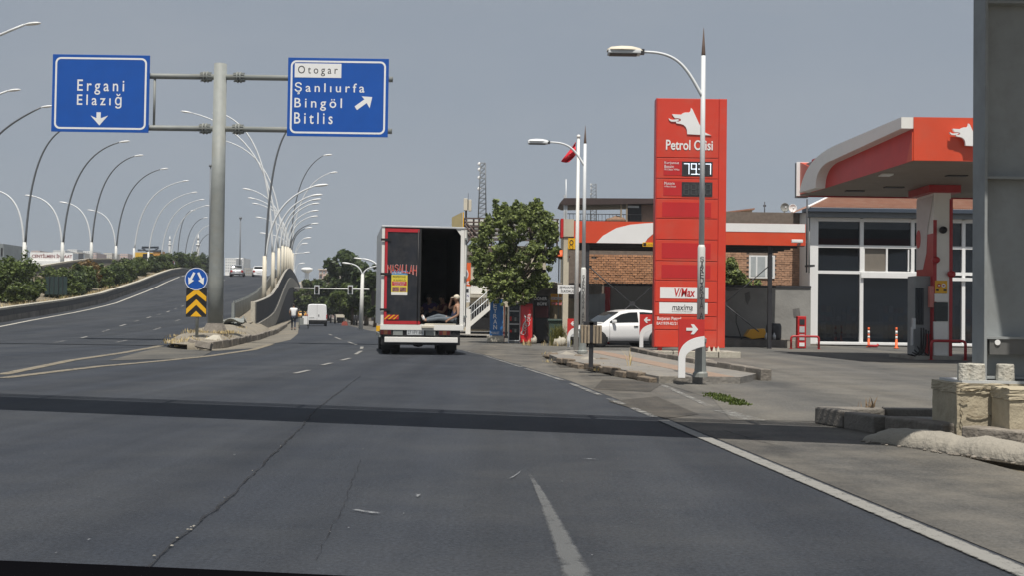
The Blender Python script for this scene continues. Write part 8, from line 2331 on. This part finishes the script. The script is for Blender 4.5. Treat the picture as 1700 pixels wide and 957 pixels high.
frontbox('orange_wing', 254, 416.5, 268, 430, 299, 3, mat('wing_orange', (.55, .26, .04), .6), yb_, 0, 245)
frontbox('glazing', 237, 421, 253, 432, 299.7, .28, M_glass, yb_, 0, 245)
ybx = lambda a, b: P(a, b, 299)
for p in ([(229, 415), (242, 415), (236, 410.5), (263, 410.5), (257, 416), (270, 416.5)], [(236, 410.5), (243, 416), (257, 416), (263, 410.5)]):
    q = MB(); q.tube([ybx(*u) for u in p], .3, 5); q.build('roof_frame', M_navy, yb_, world=True)
def minaret(label, px, pyt, pyb, d, w):
    b = P(px, pyb, d); H = P(px, pyt, d).z - b.z; s = d/F*w/2
    t = thing('minaret', label, 'minaret', (b.x, d, b.z-6), 0, 'minarets on the skyline')
    q = MB(); q.lathe([(s, 0), (s, 6+H*.42), (s*.95, 6+H*.45)], n=12); q.build('shaft', M_farw, t)
    q = MB(); q.lathe([(s, 6+H*.45), (s*1.5, 6+H*.5), (s*1.5, 6+H*.54)], n=12); q.build('balcony', M_farw, t)
    q = MB(); q.lathe([(s*.72, 6+H*.54), (s*.72, 6+H*.72)], n=12); q.build('upper_shaft', M_farw, t)
    q = MB(); q.lathe([(s*.85, 6+H*.72), (s*.45, 6+H*.86), (.02, 6+H)], n=12); q.build('cone', M_farw, t)
minaret('white minaret left of the two, above the hedge', 281.5, 391, 421, 420, 4.2)
minaret('taller white minaret just left of the sign mast', 328.5, 388, 425, 400, 5)
block('apartment_block', 'white stepped apartment block behind the silver car on the ramp', 374, 428.5, 392, 452, 420, M_farw, 5, 5, M_farg, 12, 'apartment blocks beyond the ramp')
block('apartment_block', 'pale apartment block wing right of the silver car', 391, 428, 404, 452, 430, M_farw, 5, 4, M_farg, 12, 'apartment blocks beyond the ramp')
block('low_block', 'low grey parapet block between the two cars on the crest', 402, 445, 424, 458, 380, M_conc, 3, 6, M_farg, 8)
block('apartment_block', 'brown and cream apartment building with balconies above the far trees', 530, 448, 552, 490, 290, M_farp, 5, 4, M_farg, 14, roof=M_farc, balc=True)
block('apartment_block', 'pale upper storey wing beside the brown balcony building', 537, 451, 560, 490, 297, M_farc, 4, 3, M_farg, 14)
wt = thing('water_tower', 'white water tower on a slim stem above the far road', 'water tower', (P(509, 480, 420).x, 420, 0))
q = MB(); q.lathe([(.9, 0), (.8, P(509, 452, 420).z)], n=12); q.build('stem', M_farw, wt)
zw = P(509, 450, 420).z; q = MB(); q.lathe([(.8, zw-.6), (2.1, zw+.2), (2.1, zw+1.0), (1.0, zw+1.3)], n=16); q.build('tank', M_farw, wt)
for i, (a, b, c, e, d, m) in enumerate([(488, 468, 500, 500, 330, M_farc), (500, 466, 516, 500, 340, M_farp), (516, 470, 531, 500, 335, M_farc)]):
    block('low_house', ['leftmost low cream house beyond the parapet crest', 'low pinkish house below the water tower', 'low cream house right of the water tower'][i], a, b, c, e, d, m, 2, 4, M_farg, 8, 'low houses at the end of the road')
block('shop_block', 'dark shopfront row behind the trees on the far right kerb', 560, 512, 640, 541, 160, M_concdark, 1, 6, M_void, 8)
ya_ = thing('yellow_awning', 'low yellow awning under the trees on the far pavement', 'awning', tuple(P(565, 525, 135))); frontbox('awning', 557, 523, 572, 528, 135, 1.5, M_cream, ya_, 0, 565); frontbox('stall', 559, 528, 570, 534, 135.2, 1.2, M_dark, ya_, 0, 565)
rb_ = thing('red_barrier', 'small red plastic barrier on the far right kerb', 'barrier', (P(572, 537, 112).x, 112, 0)); q = MB(); q.prism([(-.3, 0), (.3, 0), (.24, .3), (.12, .4), (-.12, .4), (-.24, .3)], 'y', 0, .3); q.build('shell', mat('faded_red', (.33, .07, .05), .7, .2, 4), rb_)
for i, (px, d) in enumerate([(541, 132), (549, 125), (588, 106), (592, 103), (556, 120)]):
    b = P(px, 540, d); b.z = .1; t = thing('bollard', ['farthest', 'fourth', 'second', 'nearest', 'third'][i] + ' small dark bollard along the far right kerb', 'bollard', tuple(b), 0, 'dark bollards on the far kerb'); q = MB(); q.lathe([(.1, 0), (.09, .8), (.05, .95), (0, .96)], n=8); q.build('post', M_dark, t)
# grassless embankment house corner at the far left edge
lc = thing('dark_gable', 'dark grey gable peeking in at the left edge above the bush', 'building', tuple(P(2, 425, 120))); q = MB(); q.prism([(P(-30, 406, 120).x, P(2, 425, 120).z-2), (P(-30, 406, 120).x, P(2, 403, 120).z), (P(5, 406, 120).x, P(2, 404.5, 120).z), (P(11, 425, 120).x, P(2, 425, 120).z-2)], 'y', 120, 126); q.build('gable', M_steelgr, lc, world=True)
frontbox('window', 1, 411, 4, 424, 119.95, .04, M_dark, lc, 0, 2)
# the car we sit in: black dashboard edge at the bottom left
db = thing('dashboard', 'black dashboard edge of the viewing car along the bottom left', 'dashboard', (-.2, .55, 1.06))
q = MB(); rows = []
for i in range(15):
    t = i/14; px = lerp(-120, 640, t); py = lerp(927, 960, t**1.1)
    p = P(px, py, .62); r = []
    for k, (dy, dz) in enumerate(((.0, -.0), (-.012, .001), (-.05, -.008), (-.12, -.03), (-.2, -.08))): r.append((p.x*(1 if dy > -.01 else 1), p.y+dy, p.z+dz))
    rows.append(r)
vs = [p for r in rows for p in r]; q.add(vs, [(i*5+k, i*5+k+1, (i+1)*5+k+1, (i+1)*5+k) for i in range(14) for k in range(4)], 0, True)
o = q.build('dash_top', mat('dash_black', (.004, .004, .005), 1.0, spec=0.0), db, world=True); 
# ================================================================== DUSTY AIR
q = MB(); q.box((-900, -60, -1.2), (700, 1150, 48))
hzm = bpy.data.materials.new('haze'); hzm.use_nodes = True
nn_ = hzm.node_tree.nodes; nn_.remove(nn_['Principled BSDF'])
pv_ = nn_.new('ShaderNodeVolumePrincipled'); pv_.inputs['Color'].default_value = (0.85, 0.9, 0.95, 1); pv_.inputs['Density'].default_value = 0.0004; pv_.inputs['Anisotropy'].default_value = 0.2
hzm.node_tree.links.new(pv_.outputs[0], nn_['Material Output'].inputs['Volume'])
stuff(q.build('haze', hzm))
